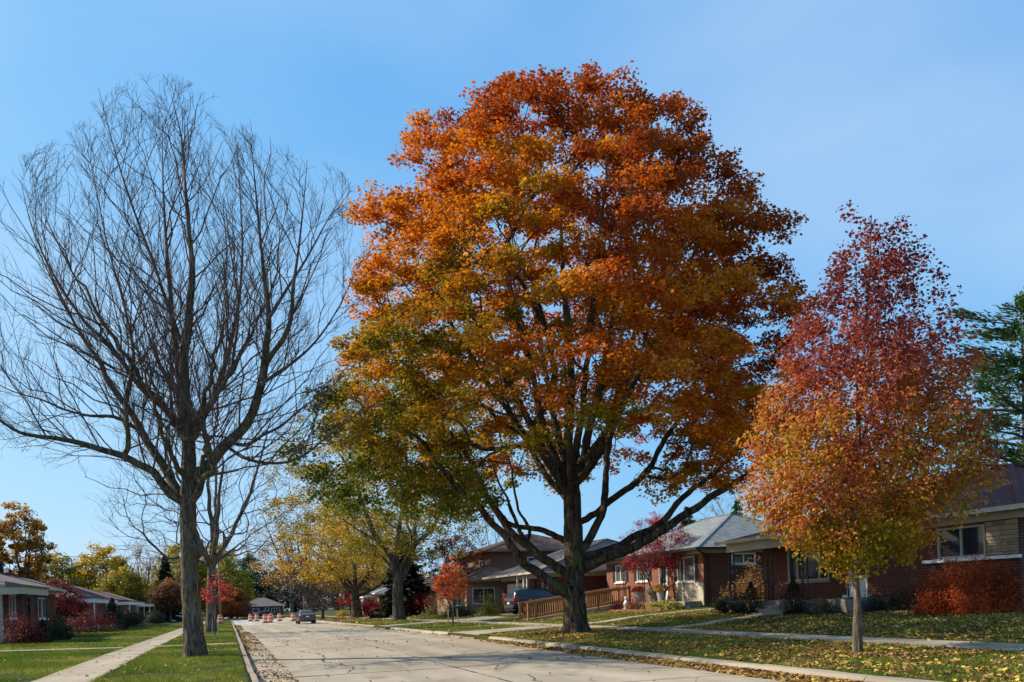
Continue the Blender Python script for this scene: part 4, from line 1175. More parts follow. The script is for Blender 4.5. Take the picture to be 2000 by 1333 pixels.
tree('japanese_maple', 'dark red multi stemmed maple before the two storey house', (18.2, 67.5), 6.9, 3.1, MAROON, leaves=6500, leaf=0.13, targets=260, seed=57, fork=0.22, rtrunk=0.13, low=0.38, clump=0.38,
     limbs=6, multi=3, thick=0.03, tip=0.006, gap=0.24, flare=0.1, seg=0.2, flat=0.8)
tree('japanese_maple', 'crimson flowering tree in the bed before the grey roofed house', (23.05, 41.2), 5.5, 2.35, [(0, (0.16, 0.014, 0.022)), (0.5, (0.32, 0.028, 0.04)), (1, (0.48, 0.06, 0.075))], leaves=12000, leaf=0.085, targets=360, seed=59, fork=0.3, rtrunk=0.085, low=0.40, clump=0.32,
     limbs=5, multi=2, thick=0.025, tip=0.005, gap=0.12, flare=0.1, seg=0.18, bark='bark_pear', mat='leaf_gloss', flat=0.75)
tree('japanese_maple', 'dark maroon maple beside the porch of the nearest left house', (-11.5, 65.5), 3.9, 2.1, MAROON, leaves=6500, leaf=0.13, targets=260, seed=61, fork=0.2, rtrunk=0.1, low=0.32, clump=0.42,
     limbs=5, multi=2, thick=0.03, tip=0.006, flare=0.1, seg=0.2, mat='leaf_gloss')
tree('red_tree', 'small bright red tree behind the leafless crab tree', (16.5, 118), 3.6, 1.9, CRIMSON, leaves=1800, leaf=0.18, targets=90, seed=63, fork=0.3, rtrunk=0.09, low=0.4, clump=0.4, thick=0.03, tip=0.008, flat=0.7)

# trees behind the left hand houses
BG = 'trees behind the left houses'
tree('locust_tree', 'tall airy brown gold tree at the far left edge', (-31, 98), 20.5, 5.0, RUST, leaves=19200, leaf=0.30, targets=285, seed=71, low=0.3, fork=0.3, clump=0.85, gap=0.36, group=BG, thick=0.08, tip=0.015, lift=0.2)
tree('locust_tree', 'airy brown gold tree second from the far left edge', (-26.3, 100), 18.8, 4.4, RUST, leaves=16800, leaf=0.30, targets=255, seed=72, low=0.25, fork=0.25, clump=0.8, gap=0.36, group=BG, thick=0.08, tip=0.015, lift=0.2)
tree('locust_tree', 'leaning brown gold tree just right of the other airy trees', (-21.8, 104), 15.0, 3.6, RUST, leaves=10800, leaf=0.30, targets=180, seed=73, low=0.3, fork=0.2, clump=0.75, gap=0.32, group=BG, thick=0.08, tip=0.015, lean=0.06)
tree('background_tree', 'olive green rounded tree behind the dark maroon maple', (-26.5, 150), 12.5, 6.5, OLIVE, leaves=16800, leaf=0.36, targets=255, seed=74, low=0.08, fork=0.2, clump=1.3, group=BG, thick=0.1, tip=0.015)
tree('background_tree', 'bright yellow tree behind the second left house', (-19.5, 150), 14.2, 5.2, [(0, (0.2, 0.18, 0.02)), (0.4, (0.45, 0.32, 0.02)), (1, (0.68, 0.44, 0.02))], leaves=16800, leaf=0.36, targets=240, seed=75, low=0.1, fork=0.2, clump=1.25, group=BG, thick=0.1, tip=0.015)
tree('background_tree', 'olive tree below the bright yellow one', (-15.5, 140), 9.0, 4.6, OLIVE, leaves=14400, leaf=0.34, targets=210, seed=76, low=0.05, fork=0.2, clump=1.2, group=BG, thick=0.1, tip=0.015)
tree('background_tree', 'bare brown tree right of the bright yellow one', (-14.2, 155), 14.5, 5.0, RUST, leaves=700, leaf=0.28, targets=390, seed=77, low=0.15, fork=0.2, clump=1.0, group=BG, thick=0.1, tip=0.02, twigs=1, tlen=1.3)
tree('background_tree', 'sparse grey brown tree left of the rugged trunk', (-10.5, 165), 14.5, 4.8, OLIVE, leaves=2500, leaf=0.3, targets=360, seed=78, low=0.12, fork=0.2, clump=1.1, group=BG, thick=0.1, tip=0.02, twigs=1, tlen=1.2)
tree('background_tree', 'low purple leaved tree in front of the white garage', (-8.3, 134), 6.6, 2.9, [(0, (0.10, 0.05, 0.03)), (0.6, (0.17, 0.08, 0.045)), (1, (0.36, 0.17, 0.03))], leaves=9120, leaf=0.24, targets=195, seed=79, low=0.3, fork=0.3, clump=0.8, group=BG, thick=0.06, tip=0.014)
tree('background_tree', 'yellow green tree just left of the rugged trunk', (-9.0, 175), 15.5, 5.5, YGREEN, leaves=16800, leaf=0.38, targets=225, seed=80, low=0.06, fork=0.2, clump=1.4, group=BG, thick=0.1, tip=0.015)
tree('background_tree', 'large yellow green tree behind the wooden pole', (-1.5, 178), 16.0, 6.6, YGREEN, leaves=21600, leaf=0.38, targets=300, seed=81, low=0.08, fork=0.2, clump=1.4, group=BG, thick=0.1, tip=0.015)
tree('background_tree', 'rust red low tree at the foot of the wooden pole', (0.5, 165), 6.5, 4.0, [(0, (0.12, 0.03, 0.015)), (1, (0.38, 0.12, 0.03))], leaves=8400, leaf=0.3, targets=135, seed=82, low=0.08, fork=0.2, clump=1.0, group=BG, thick=0.1, tip=0.015)
tree('background_tree', 'dull gold tree behind the second left house chimney', (-36, 150), 11.0, 6.0, RUST, leaves=12000, leaf=0.36, targets=180, seed=83, low=0.08, fork=0.2, clump=1.3, group=BG, thick=0.1, tip=0.015)
tree('background_tree', 'low olive tree at the left edge behind the brown roof', (-45, 150), 10.0, 6.0, OLIVE, leaves=12000, leaf=0.36, targets=180, seed=84, low=0.08, fork=0.2, clump=1.3, group=BG, thick=0.1, tip=0.015)
# dark wood beyond the end of the street
FW = 'trees behind the house at the end of the street'
for k, (x, y, h, s_, lb, pl_) in enumerate((
        (6.5, 262, 19, 9, 'tall dark tree left behind the house at the street end', DARKGREEN),
        (20, 268, 20, 10, 'tall dark tree right behind the house at the street end', DARKGREEN),
        (33, 262, 18, 10, 'dark olive tree far right of the end house', OLIVE),
        (-6, 258, 17, 8, 'dark tree left of the end house carport', OLIVE),
        (46, 255, 17, 10, 'olive tree hidden behind the golden maple', OLIVE))):
    tree('background_tree', lb, (x, y), h, s_, pl_, leaves=13000, leaf=0.5, targets=260, seed=90 + k, low=0.03, fork=0.15, clump=1.9, group=FW, thick=0.15, tip=0.03)
tree('bare_tree', 'pale leafless tree leaning beside the end house', (15.5, 219), 14, 7.5, None, bare=True, targets=220, twigs=2, tlen=1.3, seed=97, fork=0.2, rtrunk=0.4, low=0.25, tip=0.03, thick=0.12)
tree('bare_tree', 'leafless tree peeping over the roofs right of the maple trunk', (46, 66), 11.5, 5.5, None, bare=True, targets=220, twigs=1, tlen=0.9, seed=98, fork=0.3, rtrunk=0.2, low=0.35, tip=0.012)
tree('bare_tree', 'thin leafless tree between the spruce and the dark red maple', (30, 92), 11.5, 5.0, None, bare=True, targets=200, twigs=1, tlen=0.9, seed=99, fork=0.3, rtrunk=0.2, low=0.3, tip=0.012)

# the wooded skyline far beyond the last houses: one mass
def distant_wood():
    rng = np.random.RandomState(123); n = 26000
    a = rng.uniform(-0.62, 0.95, n); d = rng.uniform(300, 345, n)
    x = np.sin(a) * d; y = np.cos(a) * d
    top = 9 + 7 * fnoise(np.stack([x, y, 0 * x], 1), 45, 4) + 4 * fnoise(np.stack([x, y, 0 * x], 1), 12, 5)
    z = top * rng.uniform(0, 1, n) ** 0.7 + grade(y)
    C = np.stack([x, y, z], 1)
    V, Fq = leaf_geo(C, 1.6, rng, nrm_up=0.3)
    t = np.clip(fnoise(C, 25, 8) + rng.normal(size=n) * 0.1, 0, 1)
    cc = vary(pal(t, [(0, (0.03, 0.035, 0.015)), (0.4, (0.09, 0.085, 0.02)), (0.7, (0.22, 0.15, 0.03)), (1, (0.30, 0.17, 0.04))]), rng, 0.25)
    o = link('distant_wood', np_mesh('distant_wood', V, [Fq], M['leaf'], colors=np.repeat(cc, 4, axis=0)))
    tag(o, 'far wooded skyline behind the last houses', 'wood', kind='stuff')
distant_wood()

# conifers
def conifer(name, label, pos, height, radius, palette, seed, tiers=26, per=11, leaf=0.3, low=0.08, pine=False, group=None, dens=60):
    rng = np.random.RandomState(seed)
    x, y = pos; root = empty(name, (x, y, g1(x, y))); tag(root, label, 'tree', group)
    sk = Skel(20000)
    sk.limb(np.array([[0, 0, 0], [0, 0, height * 0.5], [0, 0, height]]), height * 0.018, 0.02, height * 0.03, 1.0, root=True)
    tips = []
    for k in range(tiers):
        t = k / (tiers - 1); z0_ = height * (low + (0.985 - low) * t)
        rr = radius * ((1 - t) ** (0.85 if not pine else 0.45)) * rng.uniform(0.9, 1.08) + 0.12
        if pine: rr *= (0.6 + 0.8 * (k % 3 == 0))
        a0 = rng.uniform(0, 6.28)
        for q in range(per if not pine else 6):
            a = a0 + 6.283 * q / (per if not pine else 6) + rng.uniform(-0.2, 0.2)
            d = math.cos(a) * CR + math.sin(a) * CD; z = z0_ + rng.uniform(-0.5, 0.5) * height / tiers; L_ = rr * rng.uniform(0.6, 1.15)
            dz = (-0.16 * L_ if not pine else 0.22 * L_)
            p0 = np.array([0, 0, z]); p2 = p0 + d * L_ + [0, 0, dz]
            sk.limb(np.array([p0, p0 + d * L_ * 0.5 + [0, 0, dz * 0.3], p2]), 0.02 + 0.012 * L_, 0.008, max(0.25, L_ / 4), 0.3)
            nn = int(dens * (L_ / radius) + 8)
            ts = rng.uniform(0.25, 1.0, nn) ** 0.7
            side = np.cross(d, [0, 0, 1.0])
            wdt = 0.28 * L_ * (1.1 - ts)
            C = p0 + d * L_ * ts[:, None] + np.outer(dz * ts ** 1.5, [0, 0, 1]) + side * (rng.uniform(-1, 1, nn) * wdt)[:, None] + rng.normal(size=(nn, 3)) * (0.06 if not pine else 0.16)
            C[:, 2] -= rng.uniform(0, 0.10 * L_ if not pine else 0, nn)
            dirs = d + side * rng.uniform(-0.8, 0.8, (nn, 1)) + np.array([0, 0, -0.25 if not pine else 0.35])
            tips.append((C, unit(dirs)))
    sk.radii(0.006, 2.0)
    wood_parts(root, sk, M['bark_far'], M['twig'], 0.05, flare=0.1, sides=8, twig_sides=3)
    C = np.concatenate([a for a, _ in tips]); D = np.concatenate([b for _, b in tips]); m = len(C)
    N = unit(rng.normal(size=(m, 3)) * 0.6 + [0, 0, 1]); N = unit(N - (N * D).sum(1)[:, None] * D); Bv = np.cross(N, D)
    L_ = (leaf * rng.uniform(0.6, 1.3, m))[:, None]; W_ = L_ * (0.32 if not pine else 0.13)
    V = np.stack([C - D * L_ * 0.4, C + Bv * W_, C + D * L_ * 0.6, C - Bv * W_], 1).reshape(-1, 3)
    t = 0.5 + 0.5 * (fnoise(C, 1.5, seed) - 0.5) + rng.normal(size=m) * 0.2
    cc = vary(pal(np.clip(t, 0, 1), palette), rng, 0.25)
    link('crown', np_mesh('crown', V, [np.arange(4 * m).reshape(-1, 4)], M['needle'], colors=np.repeat(cc, 4, axis=0)), root)
SPR = [(0, (0.008, 0.014, 0.010)), (0.6, (0.018, 0.030, 0.018)), (1, (0.045, 0.058, 0.036))]
BLUE = [(0, (0.02, 0.035, 0.04)), (0.6, (0.06, 0.09, 0.10)), (1, (0.14, 0.18, 0.19))]
PINE = [(0, (0.035, 0.075, 0.026)), (0.6, (0.085, 0.16, 0.05)), (1, (0.16, 0.24, 0.075))]
conifer('spruce_tree', 'dark spruce behind the forked grey trunk', (17.2, 82.7), 8.2, 3.3, SPR, 101, leaf=0.42)
conifer('spruce_tree', 'blue grey spruce rising behind the nearest left roof', (-21.0, 92), 6.6, 2.2, BLUE, 102, leaf=0.4, tiers=18)
conifer('spruce_tree', 'dark spruce left of the rugged trunk among the yellow trees', (-9.8, 150), 11.5, 2.8, SPR, 103, leaf=0.55, tiers=18)
conifer('pine_tree', 'tall green pine behind the right hand house', (42.2, 33.6), 16.4, 6.0, PINE, 104, leaf=0.40, tiers=24, low=0.22, pine=True, dens=330)
conifer('spruce_tree', 'green conifer over the roof just right of the maple trunk', (50, 82), 10.6, 3.0, PINE, 105, leaf=0.5, tiers=16)
conifer('spruce_tree', 'second green conifer over the roof right of the maple trunk', (54, 78), 10.8, 3.2, PINE, 106, leaf=0.5, tiers=16)
conifer('spruce_tree', 'third green conifer over the roof nearest the crimson tree', (56, 71), 10.8, 3.0, PINE, 107, leaf=0.5, tiers=16)
tree('background_tree', 'green leafy tree behind the maroon roof at the right edge', (37.5, 27.0), 9.2, 3.6, [(0, (0.03, 0.05, 0.014)), (1, (0.10, 0.12, 0.03))], leaves=14400, leaf=0.2, targets=225, seed=110, low=0.2, fork=0.2, clump=0.8, thick=0.05)

# ------------------------------------------------------------------ houses
def wall(mb, axis, c, a0, a1, z0, z1, holes, out, depth=0.14):
    """a wall face in the plane axis=c with real openings and their reveals"""
    As = sorted(set([a0, a1] + [h[0] for h in holes] + [h[1] for h in holes]))
    Zs = sorted(set([z0, z1] + [h[2] for h in holes] + [h[3] for h in holes]))
    def pt(a, z, d=0): return (c - out * d, a, z) if axis == 'x' else (a, c - out * d, z)
    def quad(p, flip):
        mb.add(p, [(0, 1, 2, 3) if not flip else (3, 2, 1, 0)])
    fl = (axis == 'x' and out < 0) or (axis == 'y' and out > 0)
    for i in range(len(As) - 1):
        for j in range(len(Zs) - 1):
            am, zm = (As[i] + As[i + 1]) / 2, (Zs[j] + Zs[j + 1]) / 2
            if any(h[0] < am < h[1] and h[2] < zm < h[3] for h in holes): continue
            quad([pt(As[i], Zs[j]), pt(As[i + 1], Zs[j]), pt(As[i + 1], Zs[j + 1]), pt(As[i], Zs[j + 1])], fl)
    for h in holes:
        A0, A1, Z0, Z1 = h
        for p, q in (((A0, Z0), (A1, Z0)), ((A1, Z0), (A1, Z1)), ((A1, Z1), (A0, Z1)), ((A0, Z1), (A0, Z0))):
            quad([pt(*p), pt(*p, depth), pt(*q, depth), pt(*q)], not fl)

def bxa(mb, axis, c, out, d0, d1, a0, a1, z0, z1):
    """box given by depth range d0..d1 measured outward from plane c"""
    lo, hi = sorted((c + out * d0, c + out * d1))
    if axis == 'x': mb.box(lo, hi, a0, a1, z0, z1)
    else: mb.box(a0, a1, lo, hi, z0, z1)

def window(root, O, axis, c, out, a0, a1, z0, z1, n=1, pane='glass', frame='white', sill=True, fw=0.06, rows=1, head=True, weights=None):
    mb = MB(O)
    e = 0.003
    bxa(mb, axis, c, out, -0.10, 0.02, a0 + e, a0 + fw, z0 + e, z1 - e); bxa(mb, axis, c, out, -0.10, 0.02, a1 - fw, a1 - e, z0 + e, z1 - e)
    bxa(mb, axis, c, out, -0.098, 0.018, a0 + fw, a1 - fw, z0 + e, z0 + fw); bxa(mb, axis, c, out, -0.098, 0.018, a0 + fw, a1 - fw, z1 - fw, z1 - e)
    ia0, ia1 = a0 + fw, a1 - fw
    cuts = [ia0 + (ia1 - ia0) * k / n for k in range(n + 1)] if not weights else [ia0 + (ia1 - ia0) * k for k in weights]
    for k in cuts[1:-1]: bxa(mb, axis, c, out, -0.095, 0.012, k - fw * 0.45, k + fw * 0.45, z0 + fw, z1 - fw)
    wnd = mb.build('window', M[frame], root)
    for k in range(len(cuts) - 1):
        p = MB(O); bxa(p, axis, c, out, -0.085, -0.06, cuts[k], cuts[k + 1], z0 + fw * 0.8, z1 - fw * 0.8)
        p.build('pane', M[pane], wnd)
    if sill:
        p = MB(O); bxa(p, axis, c, out, -0.05, 0.09, a0 - 0.08, a1 + 0.08, z0 - 0.09, z0 - 0.002)
        p.build('sill', M['concrete' if sill != 'white' else 'white'], wnd)
    return wnd

def door(root, O, axis, c, out, a0, a1, z0, z1, mat='white', glass=(0.15, 0.85, 0.35, 0.93)):
    mb = MB(O); f = 0.07; e = 0.003
    bxa(mb, axis, c, out, -0.12, 0.03, a0 + e, a0 + f, z0, z1 - e); bxa(mb, axis, c, out, -0.12, 0.03, a1 - f, a1 - e, z0, z1 - e)
    bxa(mb, axis, c, out, -0.118, 0.028, a0 + f, a1 - f, z1 - f, z1 - e)
    bxa(mb, axis, c, out, -0.09, -0.05, a0 + f, a1 - f, z0 + 0.02, z1 - f)
    d = mb.build('door', M[mat], root)
    W_, H_ = a1 - a0, z1 - z0
    p = MB(O); bxa(p, axis, c, out, -0.05, -0.044, a0 + W_ * glass[0], a0 + W_ * glass[1], z0 + H_ * glass[2], z0 + H_ * glass[3])
    p.build('pane', M['glass'], d)
    p = MB(O); bxa(p, axis, c, out, -0.05, 0.02, a0 + W_ * 0.86, a0 + W_ * 0.9, z0 + H_ * 0.45, z0 + H_ * 0.5)
    p.build('handle', M['black'], d)
    return d

def hip_roof(root, O, x0, x1, y0, y1, ze, zr, ridge='y', inset=None, mat='sh_brown', gutter='trim', gable=False, name='roof', gh=0.12):
    mb = MB(O)
    if ridge == 'y':
        ins = 0 if gable else (inset if inset is not None else (x1 - x0) / 2)
        xm = (x0 + x1) / 2; A, B_ = (xm, y0 + ins, zr), (xm, y1 - ins, zr)
        c = [(x0, y0, ze), (x1, y0, ze), (x1, y1, ze), (x0, y1, ze)]
        mb.add(c + [A, B_], [(0, 4, 5, 3)[::-1], (1, 2, 5, 4), (0, 1, 4), (2, 3, 5), (3, 2, 1, 0)])
    else:
        ins = 0 if gable else (inset if inset is not None else (y1 - y0) / 2)
        ym = (y0 + y1) / 2; A, B_ = (x0 + ins, ym, zr), (x1 - ins, ym, zr)
        c = [(x0, y0, ze), (x1, y0, ze), (x1, y1, ze), (x0, y1, ze)]
        mb.add(c + [A, B_], [(0, 1, 5, 4), (2, 3, 4, 5), (3, 0, 4), (1, 2, 5), (3, 2, 1, 0)])
    rf = mb.build(name, M[mat], root)
    # ridge caps stand a little proud
    cap = MB(O)
    ends = [(A, B_)] if (Vector(A) - Vector(B_)).length > 0.05 else []
    if not gable:
        if ridge == 'y': ends += [(c[0], A), (c[1], A), (c[2], B_), (c[3], B_)]
        else: ends += [(c[0], A), (c[3], A), (c[1], B_), (c[2], B_)]
    for a, b in ends:
        cap.bar((a[0], a[1], a[2] + 0.01), (b[0], b[1], b[2] + 0.01), 0.2, 0.035)
    cap.build('ridge_cap', M[mat], rf)
    g = MB(O); t = 0.09
    g.box(x0 - t, x0 - 0.002, y0 - t, y1 + t, ze - gh, ze + 0.02); g.box(x1 + 0.002, x1 + t, y0 - t, y1 + t, ze - gh, ze + 0.02)
    g.box(x0, x1, y0 - t, y0 - 0.002, ze - gh + 0.003, ze + 0.017); g.box(x0, x1, y1 + 0.002, y1 + t, ze - gh + 0.003, ze + 0.017)
    g.build('gutter', M[gutter], rf)
    return rf

def shell(root, O, x0, x1, y0, y1, z0, z1, mat, holes=None, name='wall', base=None):
    """four walls; holes = {'w': [...], 'e':..., 's':..., 'n':...} (w faces -X, s faces -Y)"""
    holes = holes or {}
    for key, axis, c, a0, a1, out in (('w', 'x', x0, y0, y1, -1), ('e', 'x', x1, y0, y1, 1), ('s', 'y', y0, x0, x1, -1), ('n', 'y', y1, x0, x1, 1)):
        mb = MB(O); wall(mb, axis, c, a0, a1, z0, z1, holes.get(key, []), out)
        mb.build(name, M[mat if isinstance(mat, str) else mat.get(key, mat['w'])], root)

def frieze(root, O, x0, x1, y0, y1, z0, z1, mat='trim', t=0.03):
    mb = MB(O)
    mb.box(x0 - t, x0 - 0.002, y0 - t, y1 + t, z0, z1); mb.box(x1 + 0.002, x1 + t, y0 - t, y1 + t, z0, z1)
    mb.box(x0, x1, y0 - t, y0 - 0.002, z0, z1 - 0.003); mb.box(x0, x1, y1 + 0.002, y1 + t, z0, z1 - 0.003)
    mb.build('frieze_board', M[mat], root)

def iron_post(root, O, x, y, z0, z1, wide=0.3, along='y', mat='black'):
    """two slim bars with a scrolled lattice between them"""
    mb = MB(O)
    def q(a, z): return (x, y + a, z) if along == 'y' else (x + a, y, z)
    h = wide / 2
    for a in (-h, h): mb.bar(q(a, z0), q(a, z1), 0.035)
    n = max(3, int((z1 - z0) / (wide * 1.15)))
    for k in range(n):
        za, zb = z0 + (z1 - z0) * k / n, z0 + (z1 - z0) * (k + 1) / n
        mb.bar(q(-h, zb), q(h, zb), 0.018)
        pts = [q(h * 0.75 * math.cos(t * 2 * math.pi), (za + zb) / 2 + (zb - za) * 0.42 * math.sin(t * 2 * math.pi)) for t in np.linspace(0, 1, 9)]
        mb.tube(pts, 0.014, 5)
    mb.box(x - h - 0.03, x + h + 0.03, y - h - 0.03, y + h + 0.03, z0 - 0.004, z0 + 0.025)
    return mb.build('porch_post', M[mat], root)

def shutters(root, O, c, out, a0, a1, z0, z1, wd=0.36):
    for lo, hi in ((a0 - wd - 0.03, a0 - 0.03), (a1 + 0.03, a1 + wd + 0.03)):
        mb = MB(O)
        bxa(mb, 'x', c, out, 0.004, 0.035, lo, hi, z0, z1)
        n = 14
        for k in range(n):
            za = z0 + 0.08 + (z1 - z0 - 0.16) * k / n
            bxa(mb, 'x', c, out, 0.035, 0.05, lo + 0.05, hi - 0.05, za, za + (z1 - z0 - 0.16) / n * 0.6)
        mb.build('shutter', M['shutter'], root)

# ---- right: the nearest house, maroon roof, split between porch and stone-faced end
def house_near_right():
    O = (22.0, 24.0, 0.75)
    r = empty('brick_house', O); tag(r, 'red brick house with maroon roof and iron porch posts at the right edge', 'house')
    x0, x1, y0, y1 = 22.0, 31.0, 17.8, 30.0
    zt = 3.72
    hw = [(25.9, 28.35, 1.92, 3.35), (23.9, 24.95, 1.3, 3.38), (18.95, 20.75, 2.42, 3.40)]
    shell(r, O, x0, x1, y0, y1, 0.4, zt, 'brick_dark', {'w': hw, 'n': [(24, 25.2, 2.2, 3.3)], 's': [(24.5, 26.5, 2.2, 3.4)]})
    frieze(r, O, x0, x1, y0, y1, 3.48, zt, t=0.05)
    window(r, O, 'x', x0, -1, *hw[0], n=3, frame='trim', fw=0.075, weights=[0, 0.22, 0.78, 1])
    door(r, O, 'x', x0, -1, *hw[1])
    window(r, O, 'x', x0, -1, *hw[2], n=2, sill='white', frame='trim')
    window(r, O, 'y', y1, 1, 24, 25.2, 2.2, 3.3); window(r, O, 'y', y0, -1, 24.5, 26.5, 2.2, 3.4, n=2)
    MB(O).box(x0 - 0.16, x0 - 0.004, 23.8, 25.05, 1.22, 1.32).build('door_sill', M['white'], r)
    # white band and rough stone facing at the near corner
    MB(O).box(x0 - 0.12, x0 - 0.006, 17.75, 21.3, 2.30, 2.40).build('stone_band', M['white'], r)
    st = MB(O).box(x0 - 0.03, x0 - 0.004, 17.8, 18.9, 2.402, 3.46).build('stone_facing', M['dirt'], r)
    rg = random.Random(3); z = 2.42
    while z < 3.42:
        h = rg.choice((0.07, 0.1, 0.13, 0.16)); h = min(h, 3.45 - z); y = 17.81
        while y < 18.88:
            L = min(rg.uniform(0.28, 0.7), 18.89 - y)
            if 18.89 - (y + L) < 0.12: L = 18.89 - y
            d = rg.uniform(0.05, 0.085)
            MB(O).box(x0 - d, x0 - 0.028, y + 0.006, y + L - 0.006, z + 0.005, z + h - 0.005).build('stone', M['stone'], st, bevel=0.008)
            y += L
        z += h
    hip_roof(r, O, x0 - 0.55, x1 + 0.55, y0 - 0.5, y1 + 0.5, 3.80, 5.75, 'y', inset=4.4, mat='sh_red', gutter='trim')
    # porch: roof, cream beam, slab, steps, posts
    pr = MB(O)
    xa, xb, ya, yb = 20.2, 21.75, 22.6, 30.75
    pr.add([(xa, ya, 3.74), (xb, ya + 0.2, 4.12), (xb, yb - 1.1, 4.12), (xa, yb, 3.74), (xa, ya, 3.66), (xb, ya + 0.2, 3.66), (xb, yb - 0.1, 3.66), (xa, yb, 3.66), (xb, yb - 0.1, 3.70)],
           [(0, 3, 2, 1), (4, 5, 6, 7), (0, 4, 7, 3), (3, 8, 2), (3, 7, 6, 8), (0, 1, 5, 4)])
    prf = pr.build('porch_roof', M['sh_red'], r)
    MB(O).box(xa - 0.09, xa - 0.003, ya, yb + 0.09, 3.62, 3.76).build('gutter', M['trim'], prf)
    bm_ = MB(O); bm_.box(20.45, 20.62, 22.8, 30.45, 3.28, 3.655); bm_.box(20.62, 21.98, 30.28, 30.45, 3.281, 3.654)
    bm_.build('porch_beam', M['trim'], r)
    MB(O).box(20.35, 21.995, 22.9, 30.4, 0.5, 1.2).build('porch_slab', M['concrete'], r)
    for k in range(3):
        MB(O).box(20.35 - 0.3 * (3 - k), 20.345, 25.6, 27.4, 0.5, 0.72 + 0.15 * k + 0.001 * k).build('step', M['concrete'], r)
    for y in (30.2, 27.6, 25.5, 23.1): iron_post(r, O, 20.54, y, 1.2, 3.28, 0.32)
    hr = MB(O); hr.tube([(19.55, 27.5, 1.55), (20.45, 27.5, 2.05)], 0.02, 6)
    for k in range(5):
        t = k / 4; hr.bar((19.55 + 0.9 * t, 27.5, 0.80 + 0.45 * t), (19.55 + 0.9 * t, 27.5, 1.55 + 0.5 * t), 0.018)
    hr.build('handrail', M['black'], r)
house_near_right()

# ---- right: the grey-roofed house with shutters
def house_grey_roof():
    O = (24.0, 44.0, 0.82)
    r = empty('brick_house', O); tag(r, 'orange brick house with blue grey roof, black shutters and a white door', 'house')
    x0, x1, y0, y1 = 24.0, 34.0, 37.9, 49.7
    zt = 3.9
    W1, W2 = (46.95, 48.35, 2.45, 3.55), (43.95, 45.4, 2.42, 3.55); D = (41.65, 42.65, 1.16, 3.3); PW = (38.75, 40.6, 2.24, 3.6)
    sideW = (25.75, 27.3, 3.05, 3.68)
    shell(r, O, x0, x1, y0, y1, 0.3, zt, {'w': 'brick', 's': 'brick_dark', 'e': 'brick', 'n': 'brick'}, {'w': [W1, W2, D, PW], 's': [sideW]})  # shade of the side wall is put into its colour: darker brick there
    frieze(r, O, x0, x1, y0, y1, 3.70, zt, t=0.06)
    for wv in (W1, W2):
        window(r, O, 'x', x0, -1, *wv, n=2, pane='blind', sill='white'); shutters(r, O, x0, -1, *wv)
    window(r, O, 'x', x0, -1, *PW, n=3, pane='blind', sill='white', weights=[0, 0.62, 0.86, 1]); shutters(r, O, x0, -1, *PW, wd=0.3)
    window(r, O, 'y', y0, -1, *sideW, n=2, fw=0.085)
    door(r, O, 'x', x0, -1, *D, glass=(0.3, 0.7, 0.5, 0.85))
    MB(O).box(x0 - 0.07, x0 - 0.004, y0 - 0.03, 40.75, 0.9, 2.13).build('stone_facing', M['veneer'], r)
    hip_roof(r, O, x0 - 0.75, x1 + 0.6, y0 - 0.6, y1 + 0.6, 3.97, 6.3, 'y', inset=5.2, mat='sh_grey', gutter='black')
    # porch slab, posts, downpipe
    MB(O).box(22.9, x0 - 0.004, 38.1, 46.2, 0.4, 1.15).build('porch_slab', M['concrete'], r)
    MB(O).box(22.5, 22.895, 40.8, 43.2, 0.4, 0.98).build('step', M['concrete'], r)
    for y in (45.6, 43.1, 40.75): iron_post(r, O, 23.2, y, 1.15, 3.84, 0.22)
    MB(O).tube([(23.6, 37.75, 3.85), (24.3, 37.76, 3.5), (24.32, 37.8, 3.3), (24.32, 37.8, 0.9)], 0.05, 8).build('downpipe', M['black'], r)
house_grey_roof()

# ---- right: low brown-roofed house with cream garage
def house_garage():
    O = (20.5, 56.0, 0.72)
    r = empty('brick_house', O); tag(r, 'low brick house with brown roof and cream garage door behind the car', 'house')
    x0, x1, y0, y1 = 20.5, 32.0, 51.0, 61.4
    G = (55.9, 60.3, 0.75, 2.75); PW = (51.6, 52.6, 1.6, 2.9); D = (53.1, 54.1, 0.9, 2.95); S = (21.6, 22.6, 1.9, 3.0)
    shell(r, O, x0, x1, y0, y1, 0.2, 3.3, 'brick_dark', {'w': [G, PW, D], 's': [S]})
    frieze(r, O, x0, x1, y0, y1, 3.0, 3.3, t=0.05)
    gd = MB(O).box(x0 + 0.06, x0 + 0.10, G[0] + 0.003, G[1] - 0.003, G[2], G[3] - 0.003).build('garage_door', M['garage'], r)
    for k in range(4):
        for j in range(4):
            ya = G[0] + 0.12 + j * 1.06
            MB(O).box(x0 + 0.035, x0 + 0.058, ya, ya + 0.94, G[2] + 0.06 + k * 0.49, G[2] + 0.47 + k * 0.49).build('panel', M['garage'], gd)
    window(r, O, 'x', x0, -1, *PW); door(r, O, 'x', x0, -1, *D, mat='shutter'); window(r, O, 'y', y0, -1, *S)
    hip_roof(r, O, x0 - 1.3, x1 + 0.6, y0 - 0.6, y1 + 0.6, 3.36, 5.7, 'y', inset=3.0, mat='sh_taupe', gutter='trim')
    for y in (52.9, 53.6, 54.9):
        MB(O).box(19.45, 19.55, y - 0.05, y + 0.05, 0.6, 3.24).build('porch_post', M['white'], r)
    MB(O).box(19.3, x0 - 0.004, 51.2, 55.2, 0.3, 0.88).build('porch_slab', M['concrete'], r)
    lm = MB(O); lm.box(x0 - 0.16, x0 - 0.003, 55.2, 55.36, 2.1, 2.4); lm.build('wall_lamp', M['white'], r)
house_garage()

